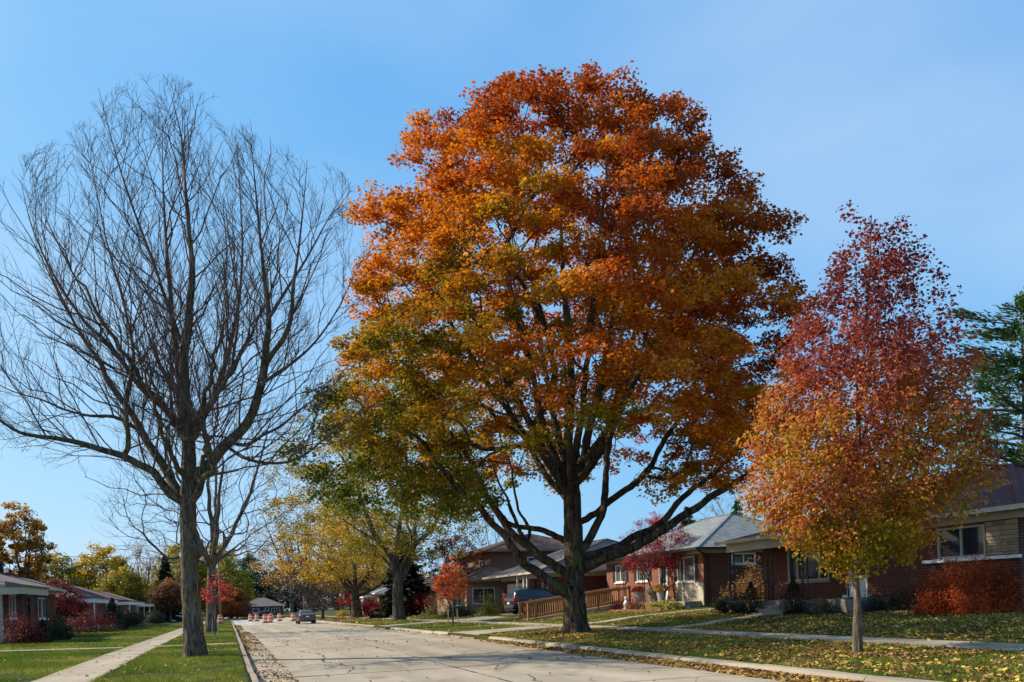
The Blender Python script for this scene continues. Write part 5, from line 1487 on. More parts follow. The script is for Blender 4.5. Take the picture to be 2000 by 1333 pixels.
# ---- right: the two-storey house with siding
def house_two_storey():
    O = (21.0, 70.0, 0.6)
    r = empty('two_storey_house', O); tag(r, 'two storey house with brown siding and brown hipped roof', 'house')
    x0, x1, y0, y1 = 21.2, 31.5, 66.5, 78.0
    U = (24.6, 25.6, 4.0, 5.2); F1, F2 = (68, 69.6, 3.9, 5.1), (73, 74.6, 3.9, 5.1)
    shell(r, O, x0, x1, y0, y1, 0.0, 5.7, {'w': 'brick_tan', 's': 'siding', 'e': 'siding', 'n': 'siding'}, {'s': [U], 'w': [F1, F2]})
    window(r, O, 'y', y0, -1, *U, fw=0.08); window(r, O, 'x', x0, -1, *F1, n=2); window(r, O, 'x', x0, -1, *F2, n=2)
    frieze(r, O, x0, x1, y0, y1, 5.5, 5.7, 'siding', t=0.04)
    hip_roof(r, O, x0 - 0.6, x1 + 0.6, y0 - 0.6, y1 + 0.6, 5.75, 7.55, 'y', inset=4.6, mat='sh_brown', gutter='siding')
    # ground-floor wing towards the street
    a0, a1, b0, b1 = 18.2, 21.19, 63.6, 73.5
    P1 = (65.2, 67.6, 1.2, 2.6); S1 = (18.7, 20.6, 1.3, 2.6)
    shell(r, O, a0, a1 + 2.5, b0, b1, 0.0, 3.15, 'brick_tan', {'w': [P1], 's': [S1]}, name='wing_wall')
    window(r, O, 'x', a0, -1, *P1, n=2); window(r, O, 'y', b0, -1, *S1, n=2)
    hip_roof(r, O, a0 - 0.7, a1 + 3.2, b0 - 0.6, b1 + 0.6, 3.2, 4.55, 'y', inset=2.6, mat='sh_brown', gutter='siding', name='wing_roof')
    MB(O).lathe([(0.09, 0), (0.09, 0.4), (0.12, 0.42)], 26.3, 72, 7.4, 10).build('vent_pipe', M['white'], r)
house_two_storey()

def simple_house(label, O, x0, x1, y0, y1, ze, zr, out, wallm, roofm, holes, porch=None, garage=None, gutter='white', postmat='white', name='brick_house', ridge='y', chimney=None, lattice=False, frz='white', doorm='white'):
    """out = -1: front faces the street from the right, +1 from the left"""
    r = empty(name, O); tag(r, label, 'house')
    key = 'w' if out < 0 else 'e'; c = x0 if out < 0 else x1
    hl = list(holes) + ([garage] if garage else [])
    shell(r, O, x0, x1, y0, y1, O[2] - 0.5, ze - 0.05, wallm, {key: hl})
    for h in holes:
        if h[2] < O[2] + 0.8: door(r, O, 'x', c, out, *h, mat=doorm)
        else: window(r, O, 'x', c, out, *h, n=2, sill='white')
    if garage:
        mb = MB(O); bxa(mb, 'x', c, out, -0.10, -0.06, garage[0] + 0.003, garage[1] - 0.003, garage[2], garage[3] - 0.003)
        gd = mb.build('garage_door', M['white'], r)
        for k in range(4):
            mb = MB(O); hh = (garage[3] - garage[2]) / 4
            bxa(mb, 'x', c, out, -0.06, -0.04, garage[0] + 0.08, garage[1] - 0.08, garage[2] + hh * k + 0.04, garage[2] + hh * (k + 1) - 0.04)
            mb.build('panel', M['white'], gd)
    frieze(r, O, x0, x1, y0, y1, ze - 0.3, ze - 0.05, frz, t=0.04)
    hip_roof(r, O, x0 - 0.5, x1 + 0.5, y0 - 0.5, y1 + 0.5, ze, zr, ridge, mat=roofm, gutter=gutter)
    if porch:
        pa, pb, dep = porch
        xo = c + out * dep; lo, hi = sorted((c + out * 0.55, xo))
        pm = MB(O); zz = ze + 0.02
        xi = c + out * 0.45
        pm.add([(xo, pa, zz - 0.10), (xo, pb, zz - 0.10), (xi, pb, zz + 0.10), (xi, pa, zz + 0.10), (xo, pa, zz - 0.2), (xo, pb, zz - 0.2), (xi, pb, zz - 0.2), (xi, pa, zz - 0.2)],
               [(0, 1, 2, 3), (7, 6, 5, 4), (0, 4, 5, 1), (1, 5, 6, 2), (3, 2, 6, 7), (0, 3, 7, 4)] if out > 0 else [(3, 2, 1, 0), (4, 5, 6, 7), (1, 5, 4, 0), (2, 6, 5, 1), (7, 6, 2, 3), (4, 7, 3, 0)])
        pm.build('porch_roof', M[roofm], r)
        b = MB(O)
        bl, bh = sorted((xo - out * 0.08, xo - out * 0.24))
        b.box(bl, bh, pa + 0.05, pb - 0.05, ze - 0.55, ze - 0.185)
        il, ih = sorted((c + out * 0.05, xo - out * 0.245))
        for yy in (pa + 0.05, pb - 0.21): b.box(il, ih, yy, yy + 0.16, ze - 0.549, ze - 0.186)
        b.build('porch_beam', M[frz], r)
        b = MB(O); l2, h2 = sorted((c + out * 0.004, xo - out * 0.05)); b.box(l2, h2, pa, pb, O[2] - 0.4, O[2] + 0.3); b.build('porch_slab', M['concrete'], r)
        for k in range(3):
            yy = pa + 0.25 + (pb - pa - 0.5) * k / 2
            if lattice: iron_post(r, O, xo - out * 0.16, yy, O[2] + 0.3, ze - 0.55, 0.26)
            else: MB(O).box(xo - out * 0.16 - 0.05, xo - out * 0.16 + 0.05, yy - 0.05, yy + 0.05, O[2] + 0.3, ze - 0.55).build('porch_post', M[postmat], r)
    if chimney:
        cx, cy, cz0, cz1 = chimney
        MB(O).box(cx - 0.5, cx + 0.5, cy - 0.35, cy + 0.35, cz0, cz1).build('chimney', M['brick_dark'], r)
        MB(O).lathe([(0.16, 0), (0.16, 0.35), (0.22, 0.37), (0.05, 0.5)], cx, cy, cz1, 10).build('chimney_pot', M['white'], r)
    return r

# right hand side, further along
simple_house('red brick house with grey roof half hidden by the dark spruce', (20.5, 96, 0.45), 20.5, 31, 88, 99, 3.1, 5.0, -1, 'brick', 'sh_grey', [(89.5, 91, 1.5, 2.7), (96, 97.6, 1.5, 2.7)], porch=(91.5, 95.5, 1.6))
simple_house('white trimmed brick house with garage door beyond the golden maple', (18.5, 118, 0.3), 18.5, 30, 106, 127, 3.0, 4.9, -1, 'brick', 'sh_grey', [(107.5, 109.4, 1.3, 2.6), (111, 112.2, 0.9, 2.6), (114, 116, 1.3, 2.6)], garage=(118.5, 123.2, 0.3, 2.5), porch=(108, 117, 1.8))
# left hand side
def house_left():
    O = (-11.5, 56, 0.36)
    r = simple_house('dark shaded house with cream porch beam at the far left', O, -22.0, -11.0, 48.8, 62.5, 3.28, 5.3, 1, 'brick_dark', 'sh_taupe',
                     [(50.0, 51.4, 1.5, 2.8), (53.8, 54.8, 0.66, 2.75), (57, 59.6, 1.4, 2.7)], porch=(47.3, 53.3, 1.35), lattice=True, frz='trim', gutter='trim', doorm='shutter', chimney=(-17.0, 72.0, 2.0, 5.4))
    window(r, O, 'y', 48.74, -1, -12.6, -11.35, 1.45, 2.75, n=2, sill='white')
    MB(O).box(-14.6, -11.02, 48.70, 48.79, 0.4, 2.95).build('stone_facing', M['veneer'], r)
    for k in range(2): MB(O).box(-9.69 + 0.35 * k, -9.34 + 0.35 * k, 47.6, 49.6, 0.1, 0.55 - 0.17 * k).build('step', M['concrete'], r)
house_left()
simple_house('second house along the left side with white porch posts', (-12, 82, 0.2), -22, -12.2, 73.5, 90, 3.05, 5.0, 1, 'brick', 'sh_taupe', [(77.5, 79.4, 1.3, 2.5), (81.5, 82.5, 0.5, 2.5), (84.5, 86.5, 1.3, 2.5)], porch=(74.5, 89.5, 2.0), chimney=(-17.5, 79, 3.8, 5.3))
simple_house('third house along the left side with open white porch', (-12, 106, 0.1), -22, -12.2, 97, 116, 3.0, 5.0, 1, 'brick', 'sh_brown', [(98.5, 100.4, 1.2, 2.4), (104.5, 105.5, 0.4, 2.4), (109.5, 112.5, 1.2, 2.4)], porch=(98, 115, 2.2))
simple_house('fourth house along the left side, smallest white porch', (-12, 131, 0.0), -22, -12.2, 124, 141, 2.9, 4.8, 1, 'brick', 'sh_taupe', [(125.5, 127, 1.2, 2.4), (129, 130, 0.4, 2.4)], porch=(125, 140, 2.0))
# white garage far left
def far_garage():
    O = (-8.300, 160, -0.3)
    r = empty('garage', O); tag(r, 'small garage with white door left of the rugged trunk', 'garage')
    dh = (-10.100, -6.100, -0.3, 2.3)
    shell(r, O, -10.900, -5.300, 160, 167, -0.8, 2.7, 'brick', {'s': [dh]})
    gd = MB(O).box(-10.097, -6.103, 160.08, 160.12, -0.3, 2.29).build('garage_door', M['white'], r)
    for k in range(4): MB(O).box(-10.000, -6.200, 160.05, 160.078, -0.25 + 0.64 * k, 0.3 + 0.64 * k).build('panel', M['white'], gd)
    hip_roof(r, O, -11.300, -4.900, 159.6, 167.4, 2.75, 4.1, 'y', mat='sh_brown', gutter='white')
far_garage()
# the house that closes the street
def end_house():
    y0 = 230.0; zg = float(grade(y0)) + 0.1
    O = (14, y0, zg)
    r = empty('brick_house', O); tag(r, 'small brick bungalow with grey hipped roof closing the end of the street', 'house'); r.location.x -= 6.3
    x0, x1 = 9.6, 20.4
    w1, d1, w2 = (12.5, 14.2, zg + 0.9, zg + 2.1), (15.7, 16.7, zg + 0.2, zg + 2.2), (17.3, 19.6, zg + 0.7, zg + 2.1)
    shell(r, O, x0, x1, y0, y0 + 9, zg - 0.5, zg + 2.6, 'brick_dark', {'s': [w1, d1, w2]})
    window(r, O, 'y', y0, -1, *w1, n=1, fw=0.14, sill='white'); door(r, O, 'y', y0, -1, *d1, glass=(0.2, 0.8, 0.1, 0.95)); window(r, O, 'y', y0, -1, *w2, n=3, fw=0.12, sill='white')
    hip_roof(r, O, x0 - 0.7, x1 + 0.7, y0 - 0.7, y0 + 9.7, zg + 2.65, zg + 5.0, 'x', mat='sh_taupe', gutter='trim')
    # carport to the left
    cp = MB(O); cp.add([(4.9, y0 - 0.4, zg + 2.2), (9.2, y0 - 0.4, zg + 2.45), (9.2, y0 + 7, zg + 3.3), (4.9, y0 + 7, zg + 2.7), (4.9, y0 - 0.4, zg + 2.05), (9.2, y0 - 0.4, zg + 2.2), (9.2, y0 + 7, zg + 2.2), (4.9, y0 + 7, zg + 2.05)],
                       [(0, 1, 2, 3), (7, 6, 5, 4), (0, 4, 5, 1), (1, 5, 6, 2), (2, 6, 7, 3), (3, 7, 4, 0)])
    cp.build('carport_roof', M['sh_taupe'], r)
    for x in (5.1, 9.0): MB(O).box(x - 0.09, x + 0.09, y0 - 0.3, y0 - 0.1, zg - 0.3, zg + 2.1).build('carport_post', M['trim'], r)
    MB(O).box(4.9, 9.2, y0 + 6.6, y0 + 6.75, zg - 0.3, zg + 2.1).build('carport_wall', M['brick_dark'], r)
    MB(O).box(10.6, 11.4, y0 + 3.6, y0 + 4.4, zg + 2.7, zg + 5.0).build('chimney', M['brick_dark'], r)
    # round wreath-like emblem in the window
    pts = [(13.35 + 0.42 * math.cos(t), y0 - 0.04, zg + 1.5 + 0.42 * math.sin(t)) for t in np.linspace(0, 2 * math.pi, 13)]
    MB(O).tube(pts, 0.13, 6).build('wreath', M['wreath'], r)
M['wreath'] = plain('wreath_red', (0.42, 0.10, 0.06), 0.8, 0.3, 8)
end_house()
drv = bedding('driveway.001', -1, 2.4, 157, 228)
strip(drv, -1.1, 2.5, 156.7, 229.0, 1, 9, M['walk'], lift=0.03)

# ------------------------------------------------------------------ ramp
def ramp():
    xa, xb = 16.3, 22.85; ya, yb = 44.3, 45.6
    za, zb = g1(xa, ya), 1.16
    O = (xa, ya, za)
    r = empty('wheelchair_ramp', O); tag(r, 'brown wooden wheelchair ramp with slatted railing behind the maple trunk', 'ramp')
    def zr(x): return za + 0.06 + (zb - za - 0.06) * (x - xa) / (xb - xa)
    n = 44
    for k in range(n):
        x0 = xa + (xb - xa) * k / n + 0.006; x1 = xa + (xb - xa) * (k + 1) / n - 0.006
        MB(O).add([(x0, ya, zr(x0)), (x1, ya, zr(x1)), (x1, yb, zr(x1)), (x0, yb, zr(x0)), (x0, ya, zr(x0) - 0.035), (x1, ya, zr(x1) - 0.035), (x1, yb, zr(x1) - 0.035), (x0, yb, zr(x0) - 0.035)],
                  [(0, 1, 2, 3), (7, 6, 5, 4), (4, 5, 1, 0), (5, 6, 2, 1), (6, 7, 3, 2), (7, 4, 0, 3)]).build('deck_board', M['wood'], r)
    for y in (ya - 0.05, yb + 0.005):
        MB(O).add([(xa, y, zr(xa) + 0.03), (xb, y, zr(xb) + 0.03), (xb, y + 0.045, zr(xb) + 0.03), (xa, y + 0.045, zr(xa) + 0.03), (xa, y, zr(xa) - 0.07), (xb, y, zr(xb) - 0.22), (xb, y + 0.045, zr(xb) - 0.22), (xa, y + 0.045, zr(xa) - 0.07)],
                  [(0, 1, 2, 3), (7, 6, 5, 4), (4, 5, 1, 0), (5, 6, 2, 1), (6, 7, 3, 2), (7, 4, 0, 3)]).build('stringer', M['paledeck'], r)
        sk_ = MB(O)
        xs = xa + 2.6
        sk_.add([(xs, y + 0.01, zr(xs) - 0.12), (xb, y + 0.01, zr(xb) - 0.225), (xb, y + 0.035, zr(xb) - 0.225), (xs, y + 0.035, zr(xs) - 0.12), (xs, y + 0.01, g1(xs, y) - 0.1), (xb, y + 0.01, g1(xb, y) - 0.1), (xb, y + 0.035, g1(xb, y) - 0.1), (xs, y + 0.035, g1(xs, y) - 0.1)],
                [(0, 1, 2, 3), (7, 6, 5, 4), (4, 5, 1, 0), (5, 6, 2, 1), (6, 7, 3, 2), (7, 4, 0, 3)])
        sk_.build('skirt_board', M['wood'], r)
        yo = y - 0.05 if y < yb else y + 0.055
        rail = MB(O); rail.bar((xa - 0.1, yo + 0.02, zr(xa) + 0.98), (xb + 0.05, yo + 0.02, zr(xb) + 0.98), 0.15, 0.045); rail.build('top_rail', M['wood'], r)
        for h in (0.14, 0.88):
            rail = MB(O); rail.bar((xa, yo + 0.02, zr(xa) + h), (xb, yo + 0.02, zr(xb) + h), 0.04, 0.085); rail.build('rail', M['wood'], r)
        for x in (xa, xa + 0.45, xa + 2.3, xa + 4.4, xb - 0.02):
            MB(O).box(x - 0.05, x + 0.05, yo - 0.03, yo + 0.065, g1(x, y) - 0.2, zr(x) + 0.955).build('post', M['wood'], r)
        m = 46
        bal = MB().box(-0.02, 0.02, -0.016, 0.016, 0.08, 0.93).mesh('baluster', M['wood'])
        for k in range(m):
            x = xa + 0.1 + (xb - xa - 0.2) * k / (m - 1)
            b = link('baluster', bal, r); b.location = (x - O[0], yo - 0.018 - O[1], zr(x) - O[2])
M['paledeck'] = plain('pale_deck_edge', (0.62, 0.52, 0.40), 0.8, 0.15, 6)
ramp()

# ------------------------------------------------------------------ vehicles
def paint(name, c, rough=0.28, coat=0.6, metal=0.25):
    m, n, l, b = new_mat(name)
    f = noise_fac(n, l, 3.0)
    l.new(mix_rgb(n, l, f, c, tuple(np.array(c) * 0.85)), b.inputs['Base Color'])
    b.inputs['Roughness'].default_value = rough; b.inputs['Coat Weight'].default_value = coat; b.inputs['Metallic'].default_value = metal
    b.inputs['Coat Roughness'].default_value = 0.05
    return m
M['navy'] = paint('navy_paint', (0.013, 0.017, 0.040))
M['slate'] = paint('slate_paint', (0.055, 0.06, 0.08))
M['blackpaint'] = paint('black_paint', (0.01, 0.011, 0.015))
M['tyre'] = plain('tyre_rubber', (0.014, 0.014, 0.014), 0.85, 0.2, 8)
M['alloy'] = plain('alloy_wheel', (0.55, 0.55, 0.55), 0.35, 0.08, 6, metal=0.8)
M['plastic'] = plain('black_plastic', (0.02, 0.02, 0.02), 0.6, 0.2)
M['taillight'] = plain('red_lens', (0.5, 0.02, 0.02), 0.2, 0.15, 6, spec=0.6)
M['headlight'] = plain('clear_lens', (0.75, 0.76, 0.78), 0.12, 0.05, 6, spec=0.7)
M['plate'] = plain('licence_plate', (0.72, 0.72, 0.74), 0.4, 0.1, 12)
M['carglass'] = glass_mat('car_glass', (0.015, 0.02, 0.025), 0.03)

def vehicle(name, label, loc, rz, scale, kind, mat, cat):
    """x forward, y left, z up"""
    r = empty(name, loc, rz); r.scale = (scale,) * 3
    tag(r, label, cat)
    if kind == 'suv':
        L, Wd, Ht, wr, wb0, wb1 = 4.1, 0.88, 1.63, 0.34, -1.27, 1.27
        # x, z_bottom, z_belt, half width at belt, z_roof, half width at roof
        S = [(-2.05, 0.50, 0.80, 0.72, 0.86, 0.62), (-1.98, 0.36, 0.98, 0.82, 1.05, 0.66), (-1.86, 0.30, 1.03, 0.86, 1.46, 0.60), (-1.62, 0.26, 1.03, 0.88, 1.60, 0.60), (-0.9, 0.24, 1.02, 0.88, 1.63, 0.60), (-0.1, 0.24, 1.00, 0.88, 1.62, 0.60),
             (0.35, 0.24, 0.99, 0.88, 1.52, 0.58), (0.9, 0.24, 0.98, 0.88, 1.16, 0.64), (1.15, 0.24, 0.97, 0.88, 1.03, 0.70), (1.7, 0.26, 0.90, 0.86, 0.97, 0.70), (1.95, 0.32, 0.80, 0.78, 0.87, 0.62), (2.05, 0.42, 0.68, 0.68, 0.72, 0.55)]
        win = [(-1.72, -1.12), (-1.05, -0.3), (-0.24, 0.52)]
    else:
        L, Wd, Ht, wr, wb0, wb1 = 4.55, 0.87, 1.43, 0.32, -1.33, 1.35
        S = [(-2.27, 0.46, 0.74, 0.70, 0.82, 0.60), (-2.2, 0.32, 0.88, 0.82, 0.97, 0.70), (-1.95, 0.26, 0.92, 0.86, 1.02, 0.72), (-1.55, 0.22, 0.93, 0.87, 1.06, 0.68), (-1.05, 0.2, 0.93, 0.87, 1.34, 0.58), (-0.6, 0.2, 0.92, 0.87, 1.42, 0.57), (0.0, 0.2, 0.91, 0.87, 1.43, 0.57),
             (0.4, 0.2, 0.90, 0.87, 1.36, 0.56), (1.0, 0.2, 0.89, 0.87, 1.02, 0.66), (1.25, 0.22, 0.88, 0.86, 0.95, 0.70), (1.9, 0.24, 0.80, 0.84, 0.86, 0.68), (2.2, 0.30, 0.68, 0.76, 0.74, 0.60), (2.27, 0.4, 0.58, 0.66, 0.62, 0.5)]
        win = [(-1.25, -0.62), (-0.55, 0.05), (0.11, 0.75)]
    V = []; nS = 0
    for x, zb, zw, hw, zr, hr in S:
        half = [(hw * 0.86, zb), (hw * 0.985, zb + 0.12), (hw, (zb + zw) / 2 + 0.04), (hw * 0.965, zw), (hr + (hw * 0.965 - hr) * 0.12, zr - (zr - zw) * 0.10), (hr * 0.86, zr), (0, zr + 0.012)]
        row = [(x, -y, z) for y, z in half] + [(x, y, z) for y, z in reversed(half[:-1])]
        nS = len(row); V += row
    Fq = []
    m = len(S)
    for i in range(m - 1):
        for k in range(nS):
            k2 = (k + 1) % nS
            Fq.append((i * nS + k, i * nS + k2, (i + 1) * nS + k2, (i + 1) * nS + k))
    Fq.append(tuple(reversed(range(nS)))); Fq.append(tuple(range((m - 1) * nS, m * nS)))
    mb = MB(); mb.add(V, [tuple(reversed(f)) for f in Fq])
    me = mb.mesh('body', M[mat], smooth=False)
    bm = bmesh.new(); bm.from_mesh(me)
    bmesh.ops.recalc_face_normals(bm, faces=bm.faces); bm.to_mesh(me); bm.free()
    for p in me.polygons: p.use_smooth = True
    body = link('body', me, r)
    sub = body.modifiers.new('round', 'SUBSURF'); sub.levels = 1; sub.render_levels = 2
    Sx = np.array([q[0] for q in S])
    def at(x):
        return [float(np.interp(x, Sx, [q[k] for q in S])) for k in range(1, 6)]
    # side glass follows the cabin's tumblehome
    for sgn in (-1, 1):
        for a, b in win:
            pts = []
            for x in (a, b):
                zb, zw, hw, zr, hr = at(x)
                for t in (0.10, 0.80):
                    z = zw + (zr - zw) * t; y = (hw * 0.965) + (hr - hw * 0.965) * t + 0.022
                    pts.append((x, sgn * y, z))
            g = MB(); A, B_, C, D = pts
            n_ = Vector((0, sgn * 0.03, 0))
            q = [A, C, D, B_]; q2 = [tuple(Vector(p) - n_) for p in q]
            g.add(q + q2, [(0, 1, 2, 3), (7, 6, 5, 4), (0, 4, 5, 1), (1, 5, 6, 2), (2, 6, 7, 3), (3, 7, 4, 0)])
            g.build('side_window', M['carglass'], r)
    # front and rear glass
    def screen(xa, xb, nm):
        za = at(xa); zb_ = at(xb); g = MB()
        ya, yb_ = za[4] * 0.92, zb_[4] * 0.88
        o = 0.035 if xb > xa else 0.035
        sx = -1 if nm == 'rear_window' else 1
        q = [(xa + sx * 0.03, -ya, za[3] + 0.015), (xa + sx * 0.03, ya, za[3] + 0.015), (xb + sx * 0.03, yb_, zb_[3] - 0.005), (xb + sx * 0.03, -yb_, zb_[3] - 0.005)]
        q2 = [(p[0] - sx * 0.05, p[1], p[2] - 0.03) for p in q]
        g.add(q + q2, [(0, 1, 2, 3), (7, 6, 5, 4), (0, 4, 5, 1), (1, 5, 6, 2), (2, 6, 7, 3), (3, 7, 4, 0)])
        g.build(nm, M['carglass'], r)
    if kind == 'suv': screen(-1.97, -1.74, 'rear_window'); screen(1.05, 0.42, 'windscreen')
    else: screen(-1.6, -1.0, 'rear_window'); screen(1.05, 0.45, 'windscreen')
    # wheels
    for x in (wb0, wb1):
        for sgn in (-1, 1):
            ty = MB(); ty.lathe([(wr * 0.62, -0.10), (wr * 0.92, -0.105), (wr, -0.07), (wr, 0.07), (wr * 0.92, 0.105), (wr * 0.62, 0.10)], n=24)
            t = ty.build('wheel', M['tyre'], r, smooth=False); t.rotation_euler = (R(90), 0, 0); t.location = (x, sgn * (Wd - 0.10), wr)
            rim = MB(); f = 0.085 * (-sgn)
            rim.lathe([(wr * 0.66, f + 0.012 * (-sgn)), (wr * 0.60, f), (wr * 0.58, f * 0.3)] if sgn > 0 else [(wr * 0.58, f * 0.3), (wr * 0.60, f), (wr * 0.66, f + 0.012)], n=20)
            for k in range(5):
                a = 2 * math.pi * k / 5
                rim.bar((0, 0, f * 1.12), (wr * 0.62 * math.cos(a), wr * 0.62 * math.sin(a), f * 1.12), 0.075, 0.03)
            rim.lathe([(0.06, f * 1.0), (0.05, f * 1.3)], n=10)
            rim.build('rim', M['alloy'], t)
            arch = MB(); pts = [(x + (wr + 0.06) * math.cos(q), sgn * (Wd - 0.015), wr + (wr + 0.06) * math.sin(q)) for q in np.linspace(-0.15, math.pi + 0.15, 12)]
            arch.tube(pts, 0.045, 6); arch.build('wheel_arch', M['plastic'] if kind == 'suv' else M[mat], r)
            well = MB(); well.lathe([(wr + 0.05, -0.02), (wr + 0.05, 0.02)], n=20)
            wl_ = well.build('wheel_well', M['plastic'], r); wl_.rotation_euler = (R(90), 0, 0); wl_.location = (x, sgn * (Wd - 0.02), wr + 0.02)
    # lights, bumper, plate, mirrors, handles
    xr = S[1][0]
    for sgn in (-1, 1):
        if kind == 'suv':
            q = MB(); q.box(xr - 0.05, xr + 0.30, min(sgn * 0.5, sgn * 0.85), max(sgn * 0.5, sgn * 0.85), 0.84, 1.02)
        else:
            q = MB(); q.box(xr - 0.06, xr + 0.18, min(sgn * 0.46, sgn * 0.83), max(sgn * 0.46, sgn * 0.83), 0.66, 0.86)
        q.build('tail_light', M['taillight'], r, bevel=0.02)
        xf = S[-2][0]
        q = MB(); q.box(xf - 0.2, xf + 0.06, min(sgn * 0.42, sgn * 0.74), max(sgn * 0.42, sgn * 0.74), 0.60, 0.76); q.build('headlight', M['headlight'], r, bevel=0.02)
        q = MB(); xm = 0.75 if kind == 'suv' else 0.72
        q.box(xm - 0.08, xm + 0.10, min(sgn * 0.86, sgn * 1.03), max(sgn * 0.86, sgn * 1.03), 0.98, 1.12); q.build('mirror', M[mat], r, bevel=0.03)
        for xh in ((-0.95, -0.1) if kind == 'suv' else (-0.75, 0.0)):
            q = MB(); zz = 0.88 if kind == 'suv' else 0.80
            q.box(xh - 0.1, xh + 0.08, min(sgn * 0.868, sgn * 0.905), max(sgn * 0.868, sgn * 0.905), zz, zz + 0.03); q.build('door_handle', M['alloy'] if kind == 'suv' else M[mat], r)
    q = MB(); q.box(xr - 0.13, xr + 0.12, -0.80, 0.80, 0.34, 0.56); q.build('rear_bumper', M['plastic'] if kind == 'suv' else M[mat], r, bevel=0.05)
    q = MB(); zp = 0.66 if kind == 'suv' else 0.70
    q.box(S[0][0] - 0.05, S[0][0] + 0.02, -0.18, 0.18, zp - 0.01, zp + 0.11); q.build('number_plate', M['plate'], r)
    if kind == 'suv':
        for sgn in (-1, 1):
            q = MB(); q.tube([(-1.5, sgn * 0.52, 1.62), (-1.35, sgn * 0.53, 1.68), (-0.2, sgn * 0.53, 1.69), (0.05, sgn * 0.53, 1.63)], 0.02, 6); q.build('roof_rail', M['plastic'], r)
        q = MB(); q.box(-2.02, 2.0, -0.84, 0.84, 0.24, 0.33); q.build('sill_cladding', M['plastic'], r, bevel=0.02)
    return r

def on_road(x, y, z=0.0): return (x, y, float(grade(y)) + z)
vehicle('parked_car', 'slate blue saloon parked at the right kerb, seen from behind', (7.55, 87.2, float(grade(87)) + 0.005), R(90), 1.0, 'saloon', 'slate', 'car')
vehicle('parked_car', 'navy blue sport utility car on the driveway beside the ramp', (19.75, 51.4, 0.585), R(2), 1.06, 'suv', 'navy', 'car')
vehicle('parked_car', 'dark car in the carport of the end house', (0.8, 231.5, float(grade(231)) + 0.16), R(90), 1.0, 'suv', 'blackpaint', 'car')
vehicle('parked_car', 'black car behind the drums in front of the end house', (7.6, 190, float(gz(7.6, 190)) + 0.005), R(180), 1.0, 'saloon', 'blackpaint', 'car')

# ------------------------------------------------------------------ construction drums
M['drum_orange'] = plain('orange_plastic', (0.80, 0.20, 0.07), 0.5, 0.12, 5)
M['drum_white'] = plain('white_reflective', (0.78, 0.76, 0.72), 0.4, 0.08, 5)
def drum(label, x, y):
    r = empty('traffic_drum', (x, y, g1(x, y)) if not (XL < x < XR) else on_road(x, y)); tag(r, label, 'traffic drum', 'orange and white construction drums')
    for o in r_src: 
        c = link(o[0], o[1], r)
    return r
r_src = []
b0 = MB().lathe([(0.38, 0.0), (0.38, 0.07), (0.30, 0.09), (0.30, 0.05)], n=18).mesh('base', M['tyre']); r_src.append(('base', b0))
b1 = MB().lathe([(0.30, 0.09), (0.295, 0.24), (0.285, 0.25), (0.285, 0.44), (0.275, 0.45), (0.275, 0.64), (0.265, 0.65), (0.265, 0.84), (0.255, 0.85), (0.25, 0.98), (0.23, 1.02), (0.1, 1.04)], n=18).mesh('body', M['drum_orange']); r_src.append(('body', b1))
for za, zb, ra in ((0.27, 0.42, 0.289), (0.66, 0.81, 0.269)):
    r_src.append(('reflective_band', MB().lathe([(ra, za), (ra - 0.002, zb)], n=18).mesh('reflective_band', M['drum_white'])))
r_src.append(('handle', MB().tube([(-0.1, 0, 1.02), (-0.09, 0, 1.10), (0, 0, 1.14), (0.09, 0, 1.10), (0.1, 0, 1.02)], 0.02, 6).mesh('handle', M['drum_orange'])))
for lb, x, y in (('leftmost drum on the carriageway', 3.1, 128), ('second drum from the left on the carriageway', 3.9, 125), ('nearest large drum, third from the left on the carriageway', 4.2, 103.5), ('fourth drum from the left on the carriageway', 4.85, 105.0),
                 ('small far drum right of the cluster', 6.3, 132), ('drum standing alone left of the saloon', 6.6, 116), ('drum just left of the parked saloon', 8.1, 112.0),
                 ('left drum of the pair on the grass by the wooden pole', -1.75, 105.0), ('right drum of the pair on the grass by the wooden pole', -0.95, 106.0)):
    drum(lb, x, y)

# ------------------------------------------------------------------ poles, posts, wire, stakes
M['pole'] = plain('weathered_pole', (0.30, 0.22, 0.16), 0.9, 0.25, 4, 0.4, 30, stretch=(1, 1, 0.1))
def pole(label, x, y, h, r0, r1, lean=0.0, nm='utility_pole', cat='pole'):
    z = g1(x, y); r = empty(nm, (x, y, z)); tag(r, label, cat)
    MB().tube([(0, 0, -0.3), (lean * 0.5, 0, h * 0.5), (lean, 0, h)], [r0, (r0 + r1) / 2, r1], 10).build('pole', M['pole'], r, smooth=True)
    return r
p = pole('tall brown wooden pole behind the pair of drums', -1.2, 139, 10.2, 0.2, 0.14)
MB().box(-0.9, 0.9, -0.06, 0.06, 9.5, 9.62).build('crossarm', M['pole'], p)
for x in (-0.8, 0.8): MB().lathe([(0.05, 0), (0.06, 0.08), (0.03, 0.16)], x, 0, 9.62, 8).build('insulator', M['white'], p)
p = pole('short pale wooden post left of the carport', -1.6, 205, 3.6, 0.2, 0.18, nm='wooden_post', cat='post')
MB().lathe([(0.22, 0), (0.22, 0.1)], 0, 0, 3.6, 10).build('cap', M['trim'], p)
p = pole('slim yellow wooden post left of the parked saloon', 9.95, 116.5, 3.2, 0.09, 0.08, nm='wooden_post', cat='post')
MB().lathe([(0.10, 0), (0.10, 0.06)], 0, 0, 3.2, 8).build('cap', M['trim'], p)
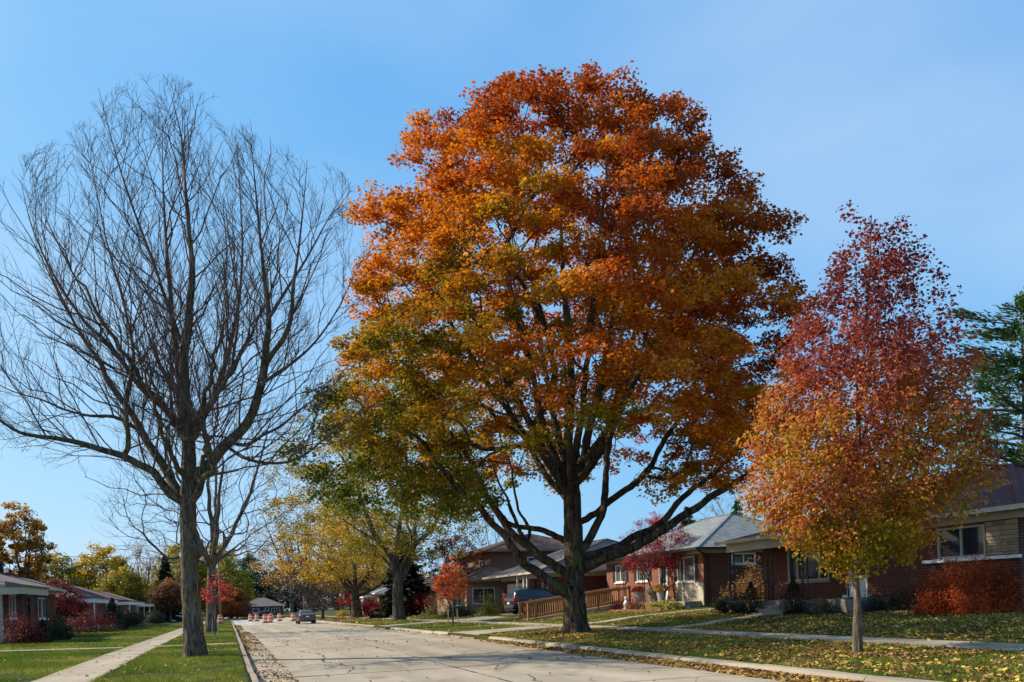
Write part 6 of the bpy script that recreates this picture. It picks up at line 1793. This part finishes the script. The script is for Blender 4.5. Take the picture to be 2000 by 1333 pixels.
def bin_():
    x, y = 4.6, 205; z = g1(x, y); r = empty('wheelie_bin', (x, y, z)); tag(r, 'blue bin with dark lid in front of the end house', 'bin')
    MB().add([(-0.4, -0.35, 0.1), (0.4, -0.35, 0.1), (0.4, 0.35, 0.1), (-0.4, 0.35, 0.1), (-0.55, -0.5, 1.6), (0.55, -0.5, 1.6), (0.55, 0.5, 1.6), (-0.55, 0.5, 1.6)],
             [(3, 2, 1, 0), (4, 5, 6, 7), (0, 1, 5, 4), (1, 2, 6, 5), (2, 3, 7, 6), (3, 0, 4, 7)]).build('bin_body', M['binblue'], r)
    MB().box(-0.6, 0.6, -0.55, 0.55, 1.61, 1.72).build('lid', M['shutter'], r, bevel=0.02)
    wv = MB().lathe([(0.12, -0.4), (0.12, 0.4)], 0, 0, 0, 10).build('wheel', M['tyre'], r); wv.rotation_euler = (0, R(90), 0); wv.location = (0, 0.35, 0.12)
M['binblue'] = plain('blue_plastic', (0.05, 0.10, 0.28), 0.5, 0.1)
bin_()
def stakes(label, x, y, dx):
    for i, (a, b) in enumerate(((-dx, 0.1), (dx, -0.1))):
        z = g1(x + a, y + b); r = empty('tree_stake', (x + a, y + b, z)); tag(r, label[i], 'stake')
        MB().bar((0, 0, -0.2), (0.03 * (1 if a < 0 else -1), 0, 0.95), 0.05).build('stake', M['paledeck'], r)
        MB().tube([(0, 0, 0.85), (-a * 0.5, -b * 0.5, 0.88), (-a, -b, 0.85)], 0.012, 5).build('tie', M['tyre'], r)
stakes(('left stake of the orange red sapling', 'right stake of the orange red sapling'), 12.94, 48.4, 0.28)
stakes(('left stake of the pink red sapling', 'right stake of the pink red sapling'), -0.75, 50.3, 0.16)
def wire(label, a, b, sag):
    pts = []
    for t in np.linspace(0, 1, 16):
        q = Vector(a).lerp(Vector(b), t); q.z -= sag * 4 * t * (1 - t); pts.append(q)
    o = MB().tube(pts, 0.028, 5).build('overhead_wire', M['black']); tag(o, label, 'wire')
wire('overhead wire above the left houses', (-42, 128, 11.5), (-1.2, 139, 9.6), 0.5)
wire('overhead wire before the end house', (-1.2, 139, 9.4), (30, 240, 9.0), 2.2)

# ------------------------------------------------------------------ porch things
M['pot'] = plain('grey_planter', (0.16, 0.15, 0.16), 0.7, 0.2, 6)
M['potpale'] = plain('pale_planter', (0.42, 0.40, 0.40), 0.7, 0.15, 6)
def flower_pot(label, x, y, z, potm, palette, seed, s=1.0):
    rng = np.random.RandomState(seed)
    r = empty('flower_pot', (x, y, z)); tag(r, label, 'flower pot', 'flower pots beside the white door')
    MB().lathe([(0.17 * s, 0), (0.25 * s, 0.5 * s), (0.28 * s, 0.52 * s), (0.28 * s, 0.56 * s), (0.22 * s, 0.56 * s), (0.2 * s, 0.5 * s)], n=14).build('pot', M[potm], r)
    m = 900
    d = unit(rng.normal(size=(m, 3))); d[:, 2] = np.abs(d[:, 2])
    C = d * np.array([0.42, 0.42, 0.32]) * s * rng.uniform(0.5, 1.0, (m, 1)) ** 0.5 + [0, 0, 0.56 * s]
    V, Fq = leaf_geo(C, 0.07, rng, aspect=0.9, outward=d)
    cc = vary(pal(np.clip(0.5 + rng.normal(size=m) * 0.3, 0, 1), palette), rng)
    link('flowers', np_mesh('flowers', V, [Fq], M['leaf'], colors=np.repeat(cc, 4, axis=0)), r)
flower_pot('pot of dark red flowers left of the white door', 23.2, 43.75, 1.15, 'potpale', [(0, (0.10, 0.012, 0.02)), (1, (0.3, 0.02, 0.03))], 1, 1.1)
flower_pot('black pot of white green flowers before the white door', 23.2, 42.1, 1.15, 'pot', [(0, (0.10, 0.14, 0.06)), (1, (0.6, 0.6, 0.5))], 2, 1.0)
flower_pot('grey pot of yellow orange flowers right of the white door', 23.2, 41.05, 1.15, 'potpale', [(0, (0.5, 0.22, 0.02)), (1, (0.75, 0.45, 0.03))], 3, 1.15)
def chair(label, x, y, z, rz):
    r = empty('metal_chair', (x, y, z), rz); tag(r, label, 'chair')
    for sx in (-1, 1):
        MB().tube([(sx * 0.24, 0.25, 0), (sx * 0.24, 0.22, 0.42), (sx * 0.24, 0.1, 0.62), (sx * 0.24, -0.22, 0.62)], 0.014, 6).build('armrest', M['black'], r)
        MB().tube([(sx * 0.24, -0.32, 0), (sx * 0.24, -0.2, 0.42)], 0.014, 6).build('leg', M['black'], r)
    MB().tube([(-0.24, -0.2, 0.42), (-0.24, -0.34, 0.9), (-0.1, -0.37, 0.98), (0.1, -0.37, 0.98), (0.24, -0.34, 0.9), (0.24, -0.2, 0.42)], 0.014, 6).build('back_frame', M['black'], r)
    b = MB()
    for k in range(5): b.bar((-0.2 + 0.1 * k, -0.22, 0.44), (-0.2 + 0.1 * k, -0.35, 0.92), 0.012)
    b.build('backrest', M['black'], r)
    b = MB()
    for k in range(8): b.bar((-0.24, -0.2 + 0.06 * k, 0.42), (0.24, -0.2 + 0.06 * k, 0.42), 0.03, 0.012)
    b.build('seat', M['black'], r)
chair('black wire chair on the porch below the picture window', 23.45, 39.7, 1.15, R(100))
chair('black wire chair on the porch beside the white door', 23.45, 42.95, 1.15, R(80))
def statue():
    x, y = 21.9, 42.9; r = empty('garden_statue', (x, y, g1(x, y) + 0.05)); tag(r, 'small white garden figure in the flower bed by the ramp', 'statue')
    MB().lathe([(0.16, 0), (0.16, 0.08), (0.11, 0.1), (0.10, 0.16)], n=12).build('plinth', M['white'], r)
    MB().lathe([(0.11, 0.16), (0.15, 0.22), (0.14, 0.34), (0.10, 0.48), (0.07, 0.54), (0.05, 0.57), (0.085, 0.61), (0.095, 0.68), (0.06, 0.75), (0.01, 0.77)], n=14).build('figure', M['white'], r, smooth=True)
    for s in (-1, 1): MB().tube([(0, s * 0.10, 0.48), (-0.08, s * 0.14, 0.36), (-0.14, s * 0.04, 0.34)], 0.032, 6).build('arm', M['white'], r)
statue()

# ------------------------------------------------------------------ shrubs
def shrub(name, label, pos, rx, rz, palette, n=2500, leaf=0.08, seed=1, group=None, ry=None, shape='dome', mat='leaf', z=None, weep=False, cat='shrub'):
    rng = np.random.RandomState(seed); ry = ry or rx
    x, y = pos; root = empty(name, (x, y, g1(x, y) if z is None else z)); tag(root, label, cat, group)
    # stems
    mb = MB(); ends = []
    for k in range(9):
        a = 6.283 * k / 9 + rng.uniform(-0.3, 0.3); q = rng.uniform(0.3, 0.8)
        e = np.array([rx * q * math.cos(a), ry * q * math.sin(a), rz * rng.uniform(0.5, 0.85)])
        mb.tube([(0.04 * math.cos(a), 0.04 * math.sin(a), -0.05), tuple(e * [0.45, 0.45, 0.5]), tuple(e)], [0.03, 0.02, 0.008], 5)
    mb.build('stem', M['twig'], root)
    d = unit(rng.normal(size=(n, 3)))
    f = rng.uniform(0.0, 1, (n, 1)) ** 0.28
    lump = 1 + 0.34 * (fnoise(d * 3, 1.7, seed) - 0.5) * 2
    lump = np.where(rng.uniform(size=n) < 0.07, lump * rng.uniform(1.02, 1.22, n), lump)
    if shape == 'dome':
        d[:, 2] = np.where(d[:, 2] < -0.1, -d[:, 2] * rng.uniform(-0.35, 1, n), d[:, 2])
        C = d * f * lump[:, None] * np.array([rx, ry, rz * 0.95]); C[:, 2] = np.maximum(C[:, 2], 0.03) + 0.02
    elif shape == 'cone':
        t = rng.uniform(0, 1, n) ** 1.35; a = rng.uniform(0, 6.283, n)
        r_ = (np.interp(t, [0, 0.15, 0.4, 1], [0.72, 1.0, 0.85, 0.05])) * f[:, 0] * lump
        C = np.stack([rx * r_ * np.cos(a), ry * r_ * np.sin(a), 0.04 + rz * t], 1); d = unit(np.stack([np.cos(a), np.sin(a), np.full(n, 0.4)], 1))
    elif shape == 'ball':
        C = d * f * lump[:, None] * np.array([rx, ry, rz * 0.5]) + [0, 0, rz * 0.52]; C[:, 2] = np.maximum(C[:, 2], 0.02)
    elif shape == 'box':
        C = np.sign(d) * np.abs(d) ** 0.45 * f * np.array([rx, ry, rz * 0.5]) + [0, 0, rz * 0.5]; C[:, 2] = np.maximum(C[:, 2], 0.02)
    V, Fq = leaf_geo(C, leaf, rng, nrm_up=0.3, outward=d, aspect=0.6 if not weep else 0.28, droop=0.3 if not weep else 2.5)
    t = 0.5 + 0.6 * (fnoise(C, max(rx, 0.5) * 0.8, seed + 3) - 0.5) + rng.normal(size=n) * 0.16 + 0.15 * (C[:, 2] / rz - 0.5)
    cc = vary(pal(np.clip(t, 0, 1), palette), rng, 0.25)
    link('foliage', np_mesh('foliage', V, [Fq], M[mat], colors=np.repeat(cc, 4, axis=0)), root)
EVER = [(0, (0.008, 0.014, 0.006)), (0.6, (0.018, 0.030, 0.010)), (1, (0.040, 0.055, 0.016))]
BROWNY = [(0, (0.20, 0.09, 0.03)), (0.5, (0.38, 0.18, 0.05)), (1, (0.46, 0.34, 0.07))]
RF = 'shrubs in front of the right houses'
# before the near right house
shrub('clipped_shrub', 'dark rounded shrub left of the near porch, largest of the row', (22.3, 32.6), 0.75, 0.95, EVER, 3500, 0.06, 1, RF, shape='ball', mat='needle')
shrub('clipped_shrub', 'dark clipped ball left of the porch corner', (20.75, 31.3), 0.48, 0.62, EVER, 2200, 0.05, 2, RF, shape='ball', mat='needle')
shrub('clipped_shrub', 'dark clipped ball below the corner porch post', (19.75, 29.7), 0.42, 0.58, EVER, 2000, 0.05, 3, RF, shape='ball', mat='needle')
shrub('clipped_shrub', 'dark clipped ball between the porch corner and the cone shrub', (19.75, 28.75), 0.42, 0.58, EVER, 2000, 0.05, 4, RF, shape='ball', mat='needle')
shrub('cone_shrub', 'dark cone shaped evergreen left of the porch steps', (19.75, 27.8), 0.48, 1.25, EVER, 3200, 0.055, 5, RF, shape='cone', mat='needle')
shrub('cone_shrub', 'dark cone shaped evergreen right of the porch steps', (19.75, 25.2), 0.5, 1.3, EVER, 3200, 0.055, 6, RF, shape='cone', mat='needle')
shrub('low_shrub', 'grey green low shrub behind the slim tree trunk', (20.0, 23.8), 0.7, 0.7, [(0, (0.03, 0.04, 0.025)), (1, (0.10, 0.11, 0.07))], 3200, 0.05, 7, RF)
shrub('low_shrub', 'dark low shrub under the brick wall right of the slim trunk', (21.2, 22.6), 0.6, 0.75, EVER, 2400, 0.055, 8, RF, mat='needle')
shrub('low_shrub', 'second dark low shrub under the brick wall', (21.2, 21.4), 0.55, 0.8, EVER, 2400, 0.055, 9, RF, mat='needle')
shrub('low_shrub', 'third dark low shrub, beside the orange weeping maple', (21.2, 20.3), 0.5, 0.6, EVER, 2000, 0.055, 10, RF, mat='needle')
shrub('hydrangea', 'tall tan and gold leaved shrub behind the corner porch post', (22.7, 31.9), 1.2, 2.0, BROWNY, 5200, 0.085, 11, RF)
shrub('low_shrub', 'dark green shrub right of the tan shrub against the brick', (21.3, 30.9), 0.55, 1.1, EVER, 2600, 0.06, 12, RF, mat='needle')
shrub('weeping_maple', 'rust orange weeping maple against the house at the right edge', (21.0, 18.8), 1.3, 1.6, [(0, (0.24, 0.04, 0.014)), (0.5, (0.50, 0.09, 0.02)), (1, (0.66, 0.16, 0.03))], 14000, 0.12, 13, ry=1.35, weep=True)
# bed before the grey-roofed house
shrub('bed_plant', 'dark burgundy shrub at the foot of the ramp', (22.1, 43.7), 0.85, 0.75, MAROON, 2600, 0.07, 14, RF)
shrub('bed_plant', 'russet low plants under the crimson tree', (22.1, 41.8), 0.75, 0.55, [(0, (0.10, 0.03, 0.015)), (1, (0.36, 0.12, 0.03))], 2600, 0.07, 15, RF)
shrub('bed_plant', 'yellow green hosta clump right of the crimson tree', (22.3, 39.5), 0.85, 0.5, [(0, (0.14, 0.16, 0.03)), (1, (0.55, 0.45, 0.08))], 1300, 0.16, 16, RF)
shrub('bed_plant', 'second yellow green hosta clump beside the first', (22.4, 38.4), 0.6, 0.45, [(0, (0.14, 0.16, 0.03)), (1, (0.50, 0.40, 0.08))], 900, 0.15, 17, RF)
shrub('bed_plant', 'small yellow plant next to the white garden figure', (21.8, 42.5), 0.3, 0.3, [(0, (0.4, 0.25, 0.03)), (1, (0.65, 0.4, 0.05))], 500, 0.07, 18, RF)
# brick edging of that bed
ed = bedding('flower_bed', 21.6, 22.8, 38.0, 44.2, 0.03)
rg = random.Random(5)
em = MB().box(-0.1, 0.1, -0.055, 0.055, 0, 0.12).mesh('edging_brick', M['brick'], bevel=0.008)
for k in range(44):
    y = 37.9 + k * 0.148; x = 21.35 + 0.35 * math.sin((y - 37.9) / 6.5 * math.pi) * -1
    o = link('edging_brick', em, ed); o.location = (x, y, g1(x, y) - 0.02 + rg.uniform(-0.01, 0.015)); o.rotation_euler = (0, 0, R(90) + rg.uniform(-0.1, 0.1))
# further along the right
shrub('burning_bush', 'large bright crimson bush right of the forked grey trunk', (18.2, 81.5), 1.75, 2.0, CRIMSON, 4200, 0.16, 20, mat='leaf_gloss', shape='ball')
shrub('burning_bush', 'round crimson bush before the far garage, taller of the two', (15.8, 97.5), 1.15, 2.0, [(0, (0.12, 0.008, 0.012)), (1, (0.36, 0.014, 0.02))], 2200, 0.17, 21, shape='ball')
shrub('burning_bush', 'round crimson bush before the far garage, lower of the two', (16.6, 95.0), 1.0, 1.4, CRIMSON, 2000, 0.17, 22, shape='ball')
shrub('hedge_shrub', 'dull brown shrub right of the large crimson bush', (18.6, 74.5), 1.5, 1.9, [(0, (0.06, 0.045, 0.02)), (1, (0.20, 0.15, 0.06))], 3000, 0.13, 23, RF)
shrub('hedge_shrub', 'dark shrub under the dark red maple', (17.3, 64.0), 1.1, 1.0, EVER, 2600, 0.1, 24, RF, mat='needle')
shrub('hedge_shrub', 'second dark shrub below the two storey house', (17.3, 61.8), 0.9, 0.9, EVER, 2200, 0.1, 25, RF, mat='needle')
shrub('hedge_shrub', 'yellow green bush left of the navy car', (18.6, 58.8), 0.9, 1.75, YGREEN, 2400, 0.1, 26, RF)
shrub('hedge_shrub', 'gold flowers by the far garage corner', (14.6, 112), 0.9, 1.0, GOLD, 900, 0.16, 27, RF)
# left hand houses
LF = 'shrubs in front of the left houses'
shrub('dome_shrub', 'dark red dome shrub behind the iron porch posts at far left', (-9.6, 46.4), 0.95, 1.5, [(0, (0.08, 0.014, 0.012)), (1, (0.26, 0.035, 0.022))], 5200, 0.11, 30, LF, weep=True)
shrub('dome_shrub', 'wide deep red dome shrub left of the pavement', (-10.3, 70.5), 1.75, 2.0, [(0, (0.075, 0.010, 0.012)), (1, (0.22, 0.022, 0.022))], 7000, 0.13, 31, LF, weep=True)
shrub('cone_shrub', 'dark green cone shrub before the far left porch', (-8.95, 47.3), 0.5, 1.15, EVER, 2800, 0.07, 32, LF, shape='cone', mat='needle')
shrub('clipped_shrub', 'dark clipped hedge block right of the cone shrub', (-8.7, 50.2), 0.6, 0.8, EVER, 3000, 0.07, 33, LF, shape='box', mat='needle', ry=1.0)
shrub('low_shrub', 'light green rhododendron behind the clipped hedge', (-9.6, 55.5), 0.8, 1.5, [(0, (0.02, 0.035, 0.012)), (1, (0.08, 0.11, 0.03))], 2600, 0.11, 34, LF)
shrub('low_shrub', 'dry cream flower heads below the wide red dome', (-9.0, 69.5), 1.2, 0.7, [(0, (0.03, 0.02, 0.012)), (0.7, (0.10, 0.07, 0.03)), (1, (0.4, 0.3, 0.18))], 1800, 0.1, 35, LF)
shrub('clipped_shrub', 'dark clipped hedge right of the dry flower heads', (-8.9, 75.5), 0.9, 1.0, EVER, 2200, 0.1, 36, LF, shape='box', mat='needle', ry=1.8)
shrub('cone_shrub', 'tall dark green cone beside the second left porch', (-9.6, 79.5), 0.95, 2.8, EVER, 3200, 0.12, 37, LF, shape='cone', mat='needle')
shrub('clipped_shrub', 'dark round shrub before the third left house', (-9.3, 89), 1.2, 1.8, EVER, 2600, 0.12, 38, LF, shape='ball', mat='needle')
shrub('clipped_shrub', 'second dark round shrub before the third left house', (-9.3, 94.5), 1.1, 1.6, EVER, 2400, 0.12, 39, LF, shape='ball', mat='needle')
shrub('clipped_shrub', 'dark green mound before the third porch posts', (-9.1, 117), 1.2, 1.7, EVER, 2000, 0.13, 40, LF, shape='ball', mat='needle')
shrub('clipped_shrub', 'dark green cone before the fourth left house', (-9.4, 124), 1.1, 2.6, EVER, 2000, 0.15, 41, LF, shape='cone', mat='needle')
for k, (lb, x, y, s_) in enumerate((('dark shrub left of the end house door', 5.2, 227.5, 1.1), ('dark shrub right of the end house door', 12.3, 227.5, 1.2), ('dark hedge at the right of the street end', 20, 215, 2.2))):
    shrub('low_shrub', lb, (x, y), s_, s_ * 1.1, EVER, 900, 0.25, 60 + k, mat='needle')

# ------------------------------------------------------------------ grass and fallen leaves
def in_paved(x, y):
    p = (x > -4.08) & (x < -2.72) | (x > 13.82) & (x < 15.13) | (x > 0.30) & (x < 9.97)
    for x0, x1, y0, y1 in ((-12.1, 0.4, 36.4, 37.55), (-9.8, 0.4, 51.95, 53.05), (9.9, 13.9, 33.3, 37.5), (9.9, 13.9, 53.8, 57.6), (15, 21.4, 51.1, 57.6), (15, 22.6, 34.25, 35.35), (15, 20.1, 25.95, 27.05)):
        p |= (x > x0) & (x < x1) & (y > y0) & (y < y1)
    return p

def scatter(n, x0, x1, y0, y1, rng):
    x = rng.uniform(x0, x1, n); y = rng.uniform(y0, y1, n); k = ~in_paved(x, y); return x[k], y[k]

def grass():
    rng = np.random.RandomState(77); X = []; Y = []; S = []
    for x0, x1, y0, y1, dens, sz in ((-2.75, 0.33, 14, 34, 800, 1.0), (-2.75, 0.33, 34, 62, 330, 1.5), (-9, -4.05, 18, 38, 560, 1.15), (-11, -4.05, 38, 62, 220, 1.7), (-11, -4.05, 62, 95, 70, 2.4), (-2.75, 0.33, 62, 100, 110, 2.4),
                                      (9.96, 13.86, 7, 24, 750, 1.0), (9.96, 13.86, 24, 48, 430, 1.35), (9.96, 13.86, 48, 80, 140, 2.0), (15.1, 20.5, 9, 28, 520, 1.15), (15.1, 22.0, 28, 48, 260, 1.5), (15.1, 19, 48, 75, 80, 2.2)):
        n = int(dens * (x1 - x0) * (y1 - y0)); a, b = scatter(n, x0, x1, y0, y1, rng)
        X.append(a); Y.append(b); S.append(np.full(len(a), sz))
    # ragged edges creeping over the pavements
    for xe in (-4.06, -2.74, 13.84, 15.11):
        n = 3500; a = xe + rng.normal(size=n) * 0.035; b = rng.uniform(8, 60, n); X.append(a); Y.append(b); S.append(np.full(n, 1.2))
    X = np.concatenate(X); Y = np.concatenate(Y); S = np.concatenate(S); n = len(X)
    bare = fnoise(np.stack([X, Y, 0 * X], 1), 1.7, 12) < 0.17
    X, Y, S = X[~bare], Y[~bare], S[~bare]; n = len(X)
    Z = gz(X, Y) + 0.0
    h = 0.055 * S ** 0.55 * rng.uniform(0.5, 1.4, n); wd = 0.008 * S * rng.uniform(0.7, 1.3, n)
    a = rng.uniform(0, 6.283, n); ln = rng.uniform(0.1, 0.75, n) * h; b = rng.uniform(0, 6.283, n)
    c = np.stack([X, Y, Z - 0.01], 1); s = np.stack([np.cos(a), np.sin(a), np.zeros(n)], 1) * wd[:, None]
    top = c + np.stack([np.cos(b) * ln, np.sin(b) * ln, h + 0.01], 1)
    V = np.stack([c - s, c + s, top], 1).reshape(-1, 3)
    P = np.stack([X, Y, np.zeros(n)], 1)
    right = np.clip((X - 5) / 6, 0, 1)
    t = np.clip(0.45 + 0.7 * (fnoise(P, 2.6, 5) - 0.5) + 0.35 * (fnoise(P, 0.6, 6) - 0.5) + rng.normal(size=n) * 0.14 + 0.06 * right, 0, 1)
    cc = pal(t, [(0, (0.075, 0.135, 0.012)), (0.45, (0.155, 0.21, 0.02)), (0.75, (0.27, 0.275, 0.035)), (1, (0.44, 0.38, 0.12))])
    cc = vary(cc, rng, 0.25)
    o = link('grass', np_mesh('grass', V, [np.arange(3 * n).reshape(-1, 3)], M['grassblade'], colors=np.repeat(cc, 3, axis=0)))
    tag(o, 'short green lawn grass on the verges and front gardens', 'grass', kind='stuff')
grass()

def litter():
    rng = np.random.RandomState(99); X = []; Y = []; S = []; pv = []
    def add(n, x0, x1, y0, y1, sz, clump=0.0, paved_ok=False, skew=None):
        x = rng.uniform(x0, x1, n); y = rng.uniform(y0, y1, n)
        if skew: x = x0 + (x1 - x0) * rng.uniform(0, 1, n) ** skew
        if clump:
            k = fnoise(np.stack([x, y, np.zeros(n)], 1), clump, int(n) % 97) > rng.uniform(0.15, 0.85, n); x, y = x[k], y[k]
        if not paved_ok:
            k = ~in_paved(x, y); x, y = x[k], y[k]
        X.append(x); Y.append(y); S.append(np.full(len(x), sz))
    add(17000, 10.0, 13.85, 7, 24, 0.06, 0.9); add(9000, 10.0, 13.85, 24, 33.4, 0.066, 1.0)
    add(19000, 15.1, 21.0, 9, 27, 0.068, 1.1); add(6000, 15.1, 22, 27, 44, 0.08, 1.8); add(700, 10, 13.85, 37.5, 53, 0.10, 1.5)
    add(1100, 10, 14, 57, 110, 0.16, 2.5); add(2600, 10, 17.5, 66, 100, 0.15, 2.0); add(700, 15.2, 19, 44, 66, 0.12, 2)
    for tx, ty, nn, sp in ((12.29, 28.24, 1500, 1.5), (12.29, 13.68, 1300, 1.3), (16.5, 17.0, 1600, 1.7), (18.5, 23.5, 1300, 1.6), (19.5, 30.5, 900, 1.3)):
        x = tx + rng.normal(size=nn) * sp; y = ty + rng.normal(size=nn) * sp * 1.4; k = ~in_paved(x, y) & (x > 10.0); X.append(x[k]); Y.append(y[k]); S.append(np.full(int(k.sum()), 0.075))
    add(260, 13.86, 15.1, 8, 48, 0.085, 0.8, True)
    # gutters
    add(8500, 9.7, 9.12, 8, 22, 0.075, 0, True, skew=1.7); add(3000, 9.7, 9.2, 22, 31, 0.08, 1.1, True, skew=2.2); add(900, 11, 13.6, 26.8, 29.6, 0.085, 0); add(600, 9.7, 9.2, 31, 70, 0.10, 1.2, True, skew=2.0)
    add(3200, 0.57, 1.35, 14, 36, 0.07, 1.4, True, skew=2.6); add(1700, 0.57, 1.4, 36, 60, 0.10, 1.2, True, skew=1.8); add(700, 0.57, 1.2, 60, 95, 0.13, 1.5, True, skew=1.8)
    add(420, 0.6, 9.7, 12, 80, 0.085, 0, True)
    add(900, -2.75, 0.3, 14, 50, 0.06, 1.2); add(500, -10, -4.05, 18, 60, 0.07, 1.5); add(60, -4.05, -2.75, 16, 50, 0.07, 0, True)
    X = np.concatenate(X); Y = np.concatenate(Y); S = np.concatenate(S); n = len(X)
    Z = gz(X, Y) + rng.uniform(0.02, 0.05, n)
    road = (X > XL) & (X < XR); Z = np.where(road, grade(Y) + rng.uniform(0.012, 0.035, n), Z)
    gut = road & ((X < 1.3) | (X > 9.3)); Z = np.where(gut, Z + rng.uniform(0, 0.03, n), Z)
    kb = ((X > 0.3) & (X <= XL)) | ((X >= XR) & (X < 9.97)); Z = np.where(kb, grade(Y) + 0.165, Z)
    C = np.stack([X, Y, Z], 1)
    N = rng.normal(size=(n, 3)) * 0.42; N[:, 2] = 1; N = unit(N)
    A = rng.normal(size=(n, 3)); A = unit(A - (A * N).sum(1)[:, None] * N); B = np.cross(N, A)
    L = (S * rng.uniform(0.45, 1.6, n))[:, None]; W = L * rng.uniform(0.6, 0.95, (n, 1)); cu = L * rng.uniform(0.02, 0.28, (n, 1))
    V = np.stack([C - A * L * 0.55, C - A * L * 0.05 + B * W * 0.5 + N * cu, C + A * L * 0.55, C - A * L * 0.05 - B * W * 0.5 + N * cu], 1).reshape(-1, 3)
    t = np.clip(rng.uniform(0, 1, n) + 0.35 * (fnoise(C, 3, 3) - 0.5) - 0.10 * gut - 0.12 * (X < 5), 0, 1)
    cc = vary(pal(t, [(0, (0.12, 0.055, 0.025)), (0.3, (0.27, 0.125, 0.045)), (0.55, (0.40, 0.25, 0.085)), (0.8, (0.58, 0.40, 0.09)), (1, (0.66, 0.46, 0.08))]), rng, 0.3)
    o = link('fallen_leaves', np_mesh('fallen_leaves', V, [np.arange(4 * n).reshape(-1, 4)], M['litter'], colors=np.repeat(cc, 4, axis=0)))
    tag(o, 'fallen brown and yellow leaves on lawns and in the gutters', 'leaves', kind='stuff')
litter()
